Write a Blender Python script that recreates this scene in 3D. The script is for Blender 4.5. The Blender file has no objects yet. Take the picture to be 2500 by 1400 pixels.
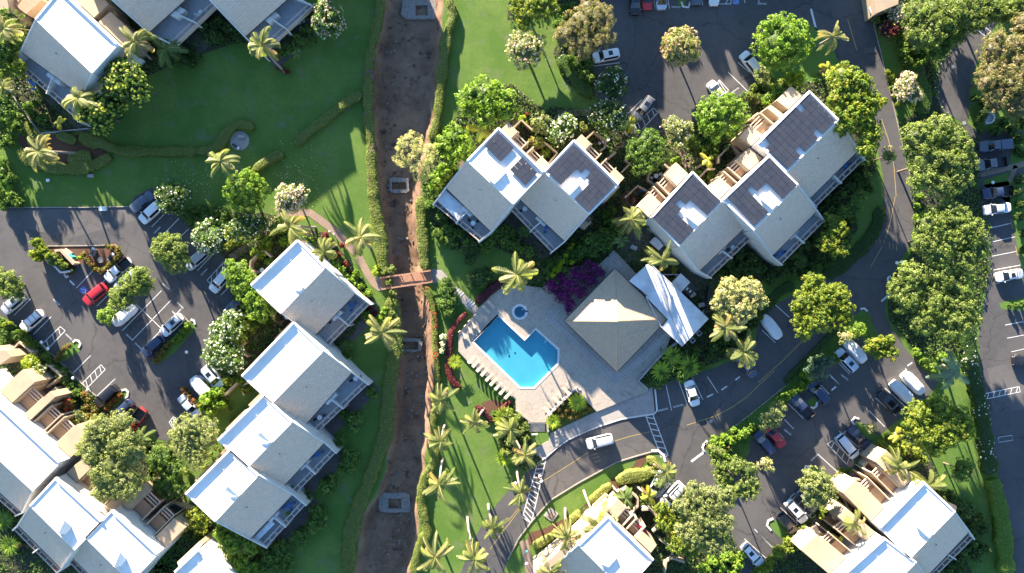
import bpy, bmesh, math, random
import numpy as np
from mathutils import Vector, Matrix
from mathutils.geometry import tessellate_polygon
C = bpy.context.scene.collection
scn = bpy.context.scene
R = math.radians
# ------------------------------------------------------------------ camera, sky, sun
H = 125.0          # drone height
S = 13.5           # photo pixels per metre on the ground
cam_d = bpy.data.cameras.new("camera"); cam = bpy.data.objects.new("camera", cam_d); C.objects.link(cam)
cam.location = (0, 0, H); cam.rotation_euler = (0, 0, 0)
cam_d.sensor_width = 36; cam_d.lens = 36 * H / (2500 / S); cam_d.clip_start = 1; cam_d.clip_end = 5000
scn.camera = cam
EL = 13.4; AZ = (-.384, .923)      # direction towards the sun on the ground (x right, y up in the photo)
w = bpy.data.worlds.new("World"); scn.world = w; w.use_nodes = True
nt = w.node_tree; bg = nt.nodes["Background"]
sky = nt.nodes.new("ShaderNodeTexSky"); sky.sky_type = 'NISHITA'; sky.sun_disc = False
sky.sun_elevation = R(EL); sky.sun_rotation = math.atan2(AZ[0], AZ[1]); sky.air_density = 1.0; sky.dust_density = 0.2; sky.ozone_density = 3.8
nt.links.new(sky.outputs[0], bg.inputs[0]); bg.inputs[1].default_value = 0.072
sd = bpy.data.lights.new("sun", 'SUN'); sd.energy = 5.0; sd.angle = R(0.5); sd.color = (1.0, .85, .67)
so = bpy.data.objects.new("sun", sd); C.objects.link(so)
sv = Vector((AZ[0] * math.cos(R(EL)), AZ[1] * math.cos(R(EL)), math.sin(R(EL))))
so.rotation_euler = sv.to_track_quat('Z', 'Y').to_euler(); so.location = (0, 0, 60)
scn.view_settings.view_transform = 'Standard'; scn.view_settings.look = 'None'
scn.view_settings.exposure = 2.82; scn.view_settings.gamma = 1
scn.render.engine = 'CYCLES'
scn.cycles.max_bounces = 5; scn.cycles.transparent_max_bounces = 8
# ------------------------------------------------------------------ survey marks -> metres
T = 2.9167
VW = {str(i): ([0, 620, 1240, 1850][i % 4], [0, 460, 920][i // 4], T) for i in range(12)}
for k, x, y in [('a',560,560),('b',560,760),('c',420,1040),('d',0,820),('e',0,1100),('f',1040,290),('g',1200,320),('h',1500,380),
                ('i',1740,220),('j',1700,380),('k',1080,680),('l',1360,620),('m',1260,820),('n',1280,1100),('o',1960,1100)]:
    VW[k] = (x, y, 4.6667)
VW['p'] = (0, 0, 1.0); VW['q'] = (0, 0, 5.383)
def px(s):
    "string of survey marks: '4 x y x y b x y' -> list of photo pixels"
    out = []; v = VW['p']; b = []
    toks = s.replace(',', ' ').split()
    i = 0
    # a sheet key is a token followed by '@'
    for t in toks:
        if t[-1] == '@': v = VW[t[:-1]]; continue
        b.append(float(t))
        if len(b) == 2:
            out.append((v[0] + b[0] / v[2], v[1] + b[1] / v[2])); b = []
    return out
def P(x, y, z=0.0):
    f = (H - z) / H / S
    return ((x - 1250) * f, (700 - y) * f)
def PP(s, z=0.0): return [P(x, y, z) for x, y in px(s)]
# ------------------------------------------------------------------ materials
MATS = {}
def mat(name, c1, c2=None, rough=.85, sc=1.5, big=None, bump=0, bsc=8, metal=0, spec=.4, coat=0):
    if name in MATS: return MATS[name]
    m = bpy.data.materials.new(name); m.use_nodes = True; t = m.node_tree; N = t.nodes; L = t.links
    b = N["Principled BSDF"]; b.inputs['Roughness'].default_value = rough; b.inputs['Metallic'].default_value = metal
    b.inputs['Specular IOR Level'].default_value = spec; b.inputs['Coat Weight'].default_value = coat
    geo = N.new("ShaderNodeNewGeometry")
    c1 = (*c1, 1); c2 = (*(c2 or [v * .8 for v in c1[:3]]), 1)
    n = N.new("ShaderNodeTexNoise"); n.inputs['Scale'].default_value = sc; n.inputs['Detail'].default_value = 8; n.inputs['Roughness'].default_value = .65
    L.new(geo.outputs['Position'], n.inputs['Vector'])
    r = N.new("ShaderNodeMapRange"); r.inputs[1].default_value = .35; r.inputs[2].default_value = .65
    L.new(n.outputs['Fac'], r.inputs[0])
    mx = N.new("ShaderNodeMix"); mx.data_type = 'RGBA'; mx.inputs[6].default_value = c1; mx.inputs[7].default_value = c2
    L.new(r.outputs[0], mx.inputs[0]); out = mx.outputs[2]
    if big:
        n2 = N.new("ShaderNodeTexNoise"); n2.inputs['Scale'].default_value = big[1]; n2.inputs['Detail'].default_value = 4
        L.new(geo.outputs['Position'], n2.inputs['Vector'])
        r2 = N.new("ShaderNodeMapRange"); r2.inputs[1].default_value = .42; r2.inputs[2].default_value = .66; r2.inputs[4].default_value = big[2]
        L.new(n2.outputs['Fac'], r2.inputs[0])
        m2 = N.new("ShaderNodeMix"); m2.data_type = 'RGBA'; m2.inputs[7].default_value = (*big[0], 1)
        L.new(out, m2.inputs[6]); L.new(r2.outputs[0], m2.inputs[0]); out = m2.outputs[2]
    L.new(out, b.inputs['Base Color'])
    if bump:
        n3 = N.new("ShaderNodeTexNoise"); n3.inputs['Scale'].default_value = bsc; n3.inputs['Detail'].default_value = 5
        L.new(geo.outputs['Position'], n3.inputs['Vector'])
        bp = N.new("ShaderNodeBump"); bp.inputs['Strength'].default_value = 1; bp.inputs['Distance'].default_value = bump
        L.new(n3.outputs['Fac'], bp.inputs['Height']); L.new(bp.outputs[0], b.inputs['Normal'])
    MATS[name] = m; return m
M = {}
M['asphalt'] = mat('asphalt', (.070,.068,.069), (.054,.053,.056), .95, .9, ((.090,.086,.085), .09, .75), .008, 14)
M['asphalt_old'] = mat('asphalt_old', (.090,.084,.082), (.072,.068,.069), .95, 1.2, ((.11,.102,.097), .12, .7), .008, 14)
M['paint'] = mat('road_paint', (.62,.62,.60), (.40,.40,.40), .8, 3)
M['yellow'] = mat('yellow_paint', (.42,.30,.08), (.26,.2,.09), .8, 3)
M['kerb'] = mat('kerb_white', (.62,.60,.56), (.48,.46,.43), .8, 2)
M['kerbc'] = mat('kerb_concrete', (.30,.27,.23), (.22,.20,.17), .9, 2)
M['deck'] = mat('pool_deck_stone', (.385,.325,.26), (.31,.27,.225), .85, 2.2, ((.27,.245,.215), .25, .45), .006, 6)
M['walk'] = mat('concrete', (.33,.30,.27), (.27,.25,.23), .9, 1.5, ((.2,.19,.18), .4, .4), .004, 8)
M['brown'] = mat('brown_tile', (.26,.185,.14), (.21,.15,.115), .9, 2.5, ((.16,.12,.1), .5, .5), .004, 8)
M['mulch'] = mat('mulch', (.13,.062,.036), (.07,.036,.024), 1, 5, None, .03, 12)
M['soil'] = mat('dark_soil', (.05,.042,.03), (.03,.035,.02), 1, 4, None, .03, 10)
M['white'] = mat('white_roof_coating', (.84,.79,.72), (.78,.735,.68), .6, .6, ((.66,.58,.50), .22, .5))
M['wallw'] = mat('painted_stucco', (.56,.54,.50), (.50,.48,.45), .85, 1)
M['cream'] = mat('cream_stucco', (.36,.29,.205), (.32,.255,.18), .85, 1.1)
M['tan'] = mat('tan_membrane', (.35,.27,.185), (.30,.235,.16), .85, .8, ((.26,.205,.145), .3, .5))
M['terr'] = mat('terracotta_tile', (.36,.235,.145), (.31,.20,.125), .8, 2.5)
M['wood'] = mat('tan_wood', (.50,.39,.31), (.40,.31,.25), .8, 3)
M['bridge'] = mat('red_wood', (.33,.175,.11), (.26,.135,.085), .8, 3)
M['dwood'] = mat('dark_wood', (.10,.062,.045), (.06,.04,.03), .8, 3)
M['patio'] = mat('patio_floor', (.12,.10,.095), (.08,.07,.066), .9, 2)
M['blued'] = mat('balcony_floor', (.42,.42,.42), (.34,.34,.35), .8, 1.5)
M['metalw'] = mat('white_metal_roof', (.62,.63,.62), (.52,.53,.54), .5, .7, ((.35,.35,.36), .35, .5))
M['dark'] = mat('dark_metal', (.03,.03,.032), (.02,.02,.022), .5, 3)
M['grey'] = mat('grey_metal', (.35,.36,.37), (.28,.28,.29), .45, 3, metal=.3)
M['rock'] = mat('drain_stone', (.25,.23,.21), (.12,.115,.11), .95, 4, None, .08, 5)
M['trunk'] = mat('bark', (.17,.13,.10), (.10,.075,.055), .95, 4, None, .03, 10)
M['ptrunk'] = mat('palm_trunk_bark', (.30,.245,.20), (.20,.165,.135), .95, 4, None, .02, 12)
M['fabric'] = mat('cream_sling', (.46,.375,.28), (.42,.34,.26), .9, 3)
M['plast'] = mat('white_plastic', (.75,.75,.73), (.68,.68,.66), .5, 3)
M['teal'] = mat('teal_plastic', (.04,.36,.33), (.03,.28,.26), .5, 3)
M['blue'] = mat('blue_fabric', (.05,.16,.38), (.04,.11,.28), .7, 2)
M['redf'] = mat('red_fabric', (.5,.03,.06), (.4,.02,.05), .8, 3)
M['pinkf'] = mat('pink_cloth', (.7,.42,.38), (.6,.34,.32), .9, 3)
M['skin'] = mat('skin', (.45,.27,.19), (.4,.24,.17), .6, 5)
M['glass'] = mat('dark_glass', (.012,.016,.022), (.01,.012,.018), .06, 2, spec=.7)
M['glassl'] = mat('skylight_glass', (.42,.44,.45), (.34,.37,.40), .12, .7, spec=.7)
M['tyre'] = mat('tyre_rubber', (.018,.018,.018), (.014,.014,.014), .8, 3)
M['rim'] = mat('wheel_rim', (.4,.4,.41), (.3,.3,.31), .35, 3, metal=.7)
M['lampw'] = mat('headlight_glass', (.6,.62,.64), (.5,.52,.55), .15, 3)
M['lampr'] = mat('taillight_red', (.30,.01,.01), (.2,.01,.01), .25, 3)
M['cover'] = mat('car_cover_cloth', (.60,.61,.62), (.52,.53,.55), .75, 1.4, None, .03, 3)
def paint(c, n):
    return mat('paint_' + n, c, [v * .94 for v in c], .32, 3, coat=.7)
CARC = {'white': (.66,.66,.65), 'silver': (.36,.38,.40), 'lightblue': (.40,.48,.55), 'navy': (.02,.032,.075), 'black': (.012,.013,.016),
        'red': (.42,.018,.022), 'grey': (.11,.12,.13), 'darkblue': (.018,.028,.07), 'slate': (.07,.085,.12)}
for k, c in CARC.items(): M['car_' + k] = paint(c, k)
# roof courses: real courses follow the height, so they run along every eave
def course_mat(name, c1, c2):
    m = mat(name, c1, c2, .85, 1.3); t = m.node_tree; N = t.nodes; L = t.links
    geo = N.new("ShaderNodeNewGeometry"); sx = N.new("ShaderNodeSeparateXYZ"); L.new(geo.outputs['Position'], sx.inputs[0])
    mu = N.new("ShaderNodeMath"); mu.operation = 'MULTIPLY'; mu.inputs[1].default_value = 5.2; L.new(sx.outputs[2], mu.inputs[0])
    fr = N.new("ShaderNodeMath"); fr.operation = 'PINGPONG'; fr.inputs[1].default_value = .5; L.new(mu.outputs[0], fr.inputs[0])
    bp = N.new("ShaderNodeBump"); bp.inputs['Strength'].default_value = 1; bp.inputs['Distance'].default_value = .11
    L.new(fr.outputs[0], bp.inputs['Height']); L.new(bp.outputs[0], N["Principled BSDF"].inputs['Normal'])
    bs = N["Principled BSDF"]; src = bs.inputs['Base Color'].links[0].from_socket
    rr = N.new("ShaderNodeMapRange"); rr.inputs[1].default_value = 0; rr.inputs[2].default_value = .22; rr.inputs[3].default_value = .94; rr.inputs[4].default_value = 1; L.new(fr.outputs[0], rr.inputs[0])
    nn = N.new("ShaderNodeTexNoise"); nn.inputs['Scale'].default_value = 1; nn.inputs['Detail'].default_value = 6; mp = N.new("ShaderNodeMapping"); mp.inputs['Scale'].default_value = (1.6, 1.6, .35); L.new(geo.outputs['Position'], mp.inputs[0]); L.new(mp.outputs[0], nn.inputs['Vector'])
    r3 = N.new("ShaderNodeMapRange"); r3.inputs[1].default_value = .3; r3.inputs[2].default_value = .7; r3.inputs[3].default_value = .92; r3.inputs[4].default_value = 1.05; L.new(nn.outputs['Fac'], r3.inputs[0])
    mm = N.new("ShaderNodeMath"); mm.operation = 'MULTIPLY'; L.new(rr.outputs[0], mm.inputs[0]); L.new(r3.outputs[0], mm.inputs[1])
    vm = N.new("ShaderNodeVectorMath"); vm.operation = 'SCALE'; L.new(src, vm.inputs[0]); L.new(mm.outputs[0], vm.inputs['Scale']); L.new(vm.outputs[0], bs.inputs['Base Color'])
    return m
def cracked(m, sc, amt, wdt=.012):
    t = m.node_tree; N = t.nodes; L = t.links; bs = N["Principled BSDF"]; src = bs.inputs['Base Color'].links[0].from_socket
    geo = N.new("ShaderNodeNewGeometry"); nz = N.new("ShaderNodeTexNoise"); nz.inputs['Scale'].default_value = .5; nz.inputs['Detail'].default_value = 6; L.new(geo.outputs['Position'], nz.inputs['Vector'])
    ad = N.new("ShaderNodeVectorMath"); ad.operation = 'MULTIPLY_ADD'; ad.inputs[1].default_value = (3,3,0); L.new(nz.outputs['Color'], ad.inputs[0]); L.new(geo.outputs['Position'], ad.inputs[2])
    vo = N.new("ShaderNodeTexVoronoi"); vo.feature = 'DISTANCE_TO_EDGE'; vo.inputs['Scale'].default_value = sc; L.new(ad.outputs[0], vo.inputs['Vector'])
    r = N.new("ShaderNodeMapRange"); r.inputs[1].default_value = 0; r.inputs[2].default_value = wdt; r.inputs[3].default_value = amt; r.inputs[4].default_value = 1; L.new(vo.outputs['Distance'], r.inputs[0])
    n2 = N.new("ShaderNodeTexNoise"); n2.inputs['Scale'].default_value = .35; n2.inputs['Detail'].default_value = 7; n2.inputs['Roughness'].default_value = .75; L.new(geo.outputs['Position'], n2.inputs['Vector'])
    r2 = N.new("ShaderNodeMapRange"); r2.inputs[1].default_value = .56; r2.inputs[2].default_value = .70; r2.inputs[3].default_value = 1; r2.inputs[4].default_value = .72; L.new(n2.outputs['Fac'], r2.inputs[0])
    mu = N.new("ShaderNodeMath"); mu.operation = 'MULTIPLY'; L.new(r.outputs[0], mu.inputs[0]); L.new(r2.outputs[0], mu.inputs[1])
    vm = N.new("ShaderNodeVectorMath"); vm.operation = 'SCALE'; L.new(src, vm.inputs[0]); L.new(mu.outputs[0], vm.inputs['Scale']); L.new(vm.outputs[0], bs.inputs['Base Color'])
cracked(M['asphalt'], .085, .62); cracked(M['asphalt_old'], .16, .6); cracked(M['deck'], .9, .72, .05); cracked(M['walk'], .5, .8, .03)
M['shingle'] = course_mat('shingle_courses', (.62,.465,.345), (.60,.45,.335))
M['shingle2'] = course_mat('pavilion_shingles', (.43,.315,.215), (.415,.305,.208))
# solar cells
def solar():
    m = mat('solar_cells', (.028,.034,.050), (.042,.046,.058), .35, .8, spec=.4); return m
M['solar'] = solar()
# water surface: thin glossy film over a tinted clear body
def water():
    m = bpy.data.materials.new('pool_water'); m.use_nodes = True; t = m.node_tree; N = t.nodes; L = t.links
    N.remove(N["Principled BSDF"]); o = N["Material Output"]
    tr = N.new("ShaderNodeBsdfTransparent"); tr.inputs[0].default_value = (.42,.74,.80,1)
    gl = N.new("ShaderNodeBsdfGlossy"); gl.inputs['Roughness'].default_value = .04
    fr = N.new("ShaderNodeFresnel"); fr.inputs[0].default_value = 1.33
    ms = N.new("ShaderNodeMixShader"); ms.inputs[0].default_value = .05; L.new(tr.outputs[0], ms.inputs[1]); L.new(gl.outputs[0], ms.inputs[2])
    nz = N.new("ShaderNodeTexNoise"); nz.inputs['Scale'].default_value = 3; bp = N.new("ShaderNodeBump"); bp.inputs['Distance'].default_value = .02
    L.new(nz.outputs['Fac'], bp.inputs['Height']); L.new(bp.outputs[0], gl.inputs['Normal']); L.new(bp.outputs[0], fr.inputs['Normal'])
    L.new(ms.outputs[0], o.inputs[0]); return m
M['water'] = water()
M['poolfloor'] = mat('pool_plaster', (.26,.50,.58), (.22,.46,.56), .8, .35)
# leaves: colour attribute holds each leaf's own hue
def leafmat():
    m = bpy.data.materials.new('leaf'); m.use_nodes = True; t = m.node_tree; N = t.nodes; L = t.links
    b = N["Principled BSDF"]; b.inputs['Roughness'].default_value = .55; b.inputs['Specular IOR Level'].default_value = .35
    a = N.new("ShaderNodeAttribute"); a.attribute_name = 'Col'
    L.new(a.outputs['Color'], b.inputs['Base Color'])
    tl = N.new("ShaderNodeBsdfTranslucent")
    mu = N.new("ShaderNodeMix"); mu.data_type = 'RGBA'; mu.blend_type = 'MULTIPLY'; mu.inputs[0].default_value = 1; mu.inputs[7].default_value = (1.5,1.6,.8,1)
    L.new(a.outputs['Color'], mu.inputs[6]); L.new(mu.outputs[2], tl.inputs[0])
    ms = N.new("ShaderNodeMixShader"); ms.inputs[0].default_value = .42
    L.new(b.outputs[0], ms.inputs[1]); L.new(tl.outputs[0], ms.inputs[2]); L.new(ms.outputs[0], N["Material Output"].inputs[0]); return m
M['leaf'] = leafmat()
# ------------------------------------------------------------------ mesh + object helpers
def meshnp(name, V, F, mats=None, col=None, mi=None):
    me = bpy.data.meshes.new(name)
    V = np.asarray(V, dtype=np.float32); F = np.asarray(F, dtype=np.int32)
    nf, k = F.shape
    me.vertices.add(len(V)); me.vertices.foreach_set('co', V.ravel())
    me.loops.add(nf * k); me.loops.foreach_set('vertex_index', F.ravel())
    me.polygons.add(nf); me.polygons.foreach_set('loop_start', np.arange(0, nf * k, k, dtype=np.int32)); me.polygons.foreach_set('loop_total', np.full(nf, k, dtype=np.int32))
    if mi is not None: me.polygons.foreach_set('material_index', np.asarray(mi, dtype=np.int32))
    for m in (mats or []): me.materials.append(m)
    if col is not None:
        a = me.color_attributes.new('Col', 'FLOAT_COLOR', 'POINT')
        c4 = np.ones((len(V), 4), dtype=np.float32); c4[:, :3] = col; a.data.foreach_set('color', c4.ravel())
    me.update(); me.validate(); return me
def link(name, me, parent=None, loc=None):
    o = bpy.data.objects.new(name, me); C.objects.link(o)
    if parent: o.parent = parent
    if loc is not None: o.location = loc
    return o
def tag(o, label=None, cat=None, group=None, kind=None):
    if label: o['label'] = label
    if cat: o['category'] = cat
    if group: o['group'] = group
    if kind: o['kind'] = kind
    return o
def empty(name, loc, label=None, cat=None, group=None, rz=0):
    o = bpy.data.objects.new(name, None); C.objects.link(o); o.location = loc; o.rotation_euler = (0, 0, rz); o.empty_display_size = .3
    return tag(o, label, cat, group)
class MB:
    def __init__(s): s.v = []; s.f = []
    def add(s, V, F):
        n = len(s.v); s.v += [tuple(p) for p in V]; s.f += [tuple(i + n for i in q) for q in F]; return s
    def box(s, cx, cy, cz, sx, sy, sz, rz=0, ry=0):
        c, d = math.cos(rz), math.sin(rz); ce, se = math.cos(ry), math.sin(ry); V = []
        for z in (-.5, .5):
            for x, y in ((-.5,-.5),(.5,-.5),(.5,.5),(-.5,.5)):
                X = x * sx; Y = y * sy; Z = z * sz
                X, Z = X * ce + Z * se, -X * se + Z * ce
                V.append((cx + X * c - Y * d, cy + X * d + Y * c, cz + Z))
        return s.add(V, [(3,2,1,0),(4,5,6,7),(0,1,5,4),(1,2,6,5),(2,3,7,6),(3,0,4,7)])
    def beam(s, a, b, wd, hz):
        "box from a to b (3d points, top centre line)"
        a = Vector(a); b = Vector(b); d = (b - a); n = Vector((-d.y, d.x, 0)); n = n.normalized() * wd / 2 if n.length > 1e-6 else Vector((wd/2,0,0)); u = Vector((0,0,hz))
        V = [a - n - u, b - n - u, b + n - u, a + n - u, a - n, b - n, b + n, a + n]
        return s.add(V, [(3,2,1,0),(4,5,6,7),(0,1,5,4),(1,2,6,5),(2,3,7,6),(3,0,4,7)])
    def prism(s, poly, z0, z1):
        n = len(poly); zt = list(z1) if hasattr(z1, '__len__') else [z1] * n
        if sum(poly[i][0]*poly[(i+1)%n][1]-poly[(i+1)%n][0]*poly[i][1] for i in range(n)) < 0: poly = poly[::-1]; zt = zt[::-1]
        V = [(p[0], p[1], z0) for p in poly] + [(p[0], p[1], zt[i]) for i, p in enumerate(poly)]
        tr = tessellate_polygon([[Vector((p[0], p[1], 0)) for p in poly]])
        F = []
        for t in tr:
            a, b, c = t; ar = (poly[b][0]-poly[a][0])*(poly[c][1]-poly[a][1])-(poly[c][0]-poly[a][0])*(poly[b][1]-poly[a][1])
            if ar < 0: t = (a, c, b)
            F.append(tuple(i + n for i in t)); F.append(tuple(reversed(t)))
        for i in range(n): j = (i + 1) % n; F.append((i, j, j + n, i + n))
        return s.add(V, F)
    def sheet(s, poly, z):
        n = len(poly)
        tr = tessellate_polygon([[Vector((p[0], p[1], 0)) for p in poly]])
        F = []
        for t in tr:
            a, b, c = t; ar = (poly[b][0]-poly[a][0])*(poly[c][1]-poly[a][1])-(poly[c][0]-poly[a][0])*(poly[b][1]-poly[a][1])
            F.append((a, b, c) if ar > 0 else (a, c, b))
        return s.add([(p[0], p[1], z) for p in poly], F)
    def strip(s, pts, wd, z, h=None):
        "flat strip (or solid kerb/wall when h is given) of width wd along a polyline"
        n = len(pts); Lf = []; Rt = []
        for i in range(n):
            a = Vector(pts[max(i-1,0)]); b = Vector(pts[min(i+1,n-1)]); d = (b - a).normalized(); m = Vector((-d.y, d.x)) * wd / 2
            p = Vector(pts[i]); Lf.append(p + m); Rt.append(p - m)
        V = [(p.x, p.y, z) for p in Lf] + [(p.x, p.y, z) for p in Rt]
        F = [(i + n, i + 1 + n, i + 1, i) for i in range(n - 1)]
        if h is not None:
            V += [(p[0], p[1], z - h) for p in V]; m = 2 * n
            F += [(i, i+1, i+1+m, i+m) for i in range(n-1)] + [(i+n+m, i+1+n+m, i+1+n, i+n) for i in range(n-1)]
            F += [(0, m, n+m, n), (n-1, 2*n-1, 2*n-1+m, n-1+m)]
        return s.add(V, F)
    def cyl(s, a, b, r0, r1, k=8, cap=True):
        a = Vector(a); b = Vector(b); d = (b - a).normalized(); u = d.orthogonal().normalized(); v = d.cross(u)
        V = []
        for p, r in ((a, r0), (b, r1)):
            for i in range(k): t = 2*math.pi*i/k; V.append(p + u*math.cos(t)*r + v*math.sin(t)*r)
        F = [(i, (i+1)%k, (i+1)%k+k, i+k) for i in range(k)]
        if cap: F += [tuple(range(k-1,-1,-1)), tuple(range(k, 2*k))]
        return s.add(V, F)
    def tube(s, pts, rad, k=7):
        n = len(pts); V = []; F = []
        for i, p in enumerate(pts):
            d = (Vector(pts[min(i+1,n-1)]) - Vector(pts[max(i-1,0)])).normalized(); u = d.orthogonal().normalized() if abs(d.x) > .999 else d.cross(Vector((1,0,0))).normalized(); v = d.cross(u)
            r = rad[i] if hasattr(rad, '__len__') else rad
            for j in range(k): t = 2*math.pi*j/k; V.append(Vector(p) + u*math.cos(t)*r + v*math.sin(t)*r)
        for i in range(n-1):
            for j in range(k): F.append((i*k+j, i*k+(j+1)%k, (i+1)*k+(j+1)%k, (i+1)*k+j))
        F += [tuple(range(k-1,-1,-1)), tuple(range((n-1)*k, n*k))]
        return s.add(V, F)
    def mesh(s, name, m, off=(0,0,0)):
        me = bpy.data.meshes.new(name); me.from_pydata([(p[0]-off[0], p[1]-off[1], p[2]-off[2]) for p in s.v], [], s.f)
        if m: me.materials.append(m)
        bm = bmesh.new(); bm.from_mesh(me); bmesh.ops.recalc_face_normals(bm, faces=bm.faces) if len(bm.faces) > 1 and not getattr(s, 'flat', False) else None
        bm.to_mesh(me); bm.free(); me.update(); return me
    def build(s, name, m, parent=None, loc=None, smooth=False):
        if parent is not None and loc is None: me = s.mesh(name, m, parent.location); o = link(name, me, parent)
        elif loc is not None: me = s.mesh(name, m, loc); o = link(name, me, None, loc)
        else: me = s.mesh(name, m); o = link(name, me)
        if smooth: me.shade_smooth()
        return o
def sheet_obj(name, polys, z, m, kind='structure'):
    b = MB(); b.flat = True
    for i, p in enumerate(polys): b.sheet(p, z)
    return tag(b.build(name, m), kind=kind)
def inpoly(X, Y, poly):
    r = np.zeros(X.shape, bool); n = len(poly)
    for i in range(n):
        x1, y1 = poly[i]; x2, y2 = poly[(i+1)%n]
        if y1 == y2: continue
        c = ((y1 > Y) != (y2 > Y)) & (X < (x2-x1)*(Y-y1)/(y2-y1)+x1); r ^= c
    return r
def dup(root, loc, rz, sc=1.0, label=None, group=None, over=None):
    r = root.copy(); C.objects.link(r); r.location = loc; r.rotation_euler = (0, 0, rz); r.scale = (sc, sc, sc) if not hasattr(sc, '__len__') else sc
    if label: r['label'] = label
    if group: r['group'] = group
    for ch in list(root.children):
        c = ch.copy(); C.objects.link(c); c.parent = r
        for g in ch.children: d = g.copy(); C.objects.link(d); d.parent = c
    return r
# label helper: names each plant or car by the nearest landmark that tells it apart
LM = [("the swimming pool",1258,860),("the round whirlpool tub",1270,762),("the tan pyramid roof",1505,785),("the wooden footbridge",995,683),
 ("the purple bougainvillea",1400,690),("the bright red car",233,719),("the round garden patio",585,345),("the striped roof at top left",150,140),
 ("the top stone sill in the gully",1027,32),("the middle stone sill in the gully",975,455),("the lower stone sill in the gully",965,1225),
 ("the turquoise box",173,632),("the sunlit road crosswalk",1605,1065),("the shaded left crosswalk",1295,1200),("the silver truck on the road",1465,1078),
 ("the ringed well at right",2413,288),("the lower left white roof pair",230,1290),("the big white roof at left edge",60,1090),("the topmost white roof of the four unit block",700,670),
 ("the second white roof of the four unit block",690,880),("the third white roof of the four unit block",640,1070),("the lowest white roof of the four unit block",570,1190),
 ("the roof with two solar arrays",1220,410),("the roof with the L shaped array",1400,450),("the left solar roof of the right block",1660,530),
 ("the middle solar roof of the right block",1860,480),("the long solar roof at upper right",1960,320),("the bottom centre white roof",1500,1310),
 ("the bottom right white roof",2230,1230),("the triangular flower bed",1400,1010),("the island with the stone patio",245,640),("the hatched bays at far left",125,825),
 ("the bright round tree in the car park",1660,115),("the speed bump",2122,122),("the far right crosswalk",2445,958),("the long parked row at far right",2435,440),
 ("the bottom edge path lamps",1287,1360),("the curved brown walkway",840,560),("the long S shaped hedge",400,360),("the tan roof at top centre left",400,30),
 ("the tan roof beside the gully top",620,30),("the white annex roof",1640,740),("the two white vans",2215,950),("the stop line at the junction",1705,1108),("the pair of solar roofs",1310,430)]
USED = set()
def where(x, y):
    ds = sorted(LM, key=lambda l: (l[1]-x)**2+(l[2]-y)**2)[:6]
    for n, lx, ly in ds:
        dx, dy = x-lx, y-ly; r = math.hypot(dx, dy)
        a = abs(dx) / (abs(dy)+1e-6)
        if a > 2.4: rel = "right of" if dx > 0 else "left of"
        elif a < .42: rel = "below" if dy > 0 else "above"
        else: rel = ("lower" if dy > 0 else "upper") + (" right of" if dx > 0 else " left of")
        yield ("close " if r < 70 else "") + rel + " " + n
def autolabel(look, x, y):
    for ph in where(x, y):
        l = look + " " + ph
        if l not in USED and len(l.split()) <= 16: USED.add(l); return l
    base = look + " " + next(where(x, y))
    for o in ("second", "third", "fourth", "fifth", "sixth"):
        l = o + " " + base
        if l not in USED: USED.add(l); return ' '.join(l.split()[:16])
    return base
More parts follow.
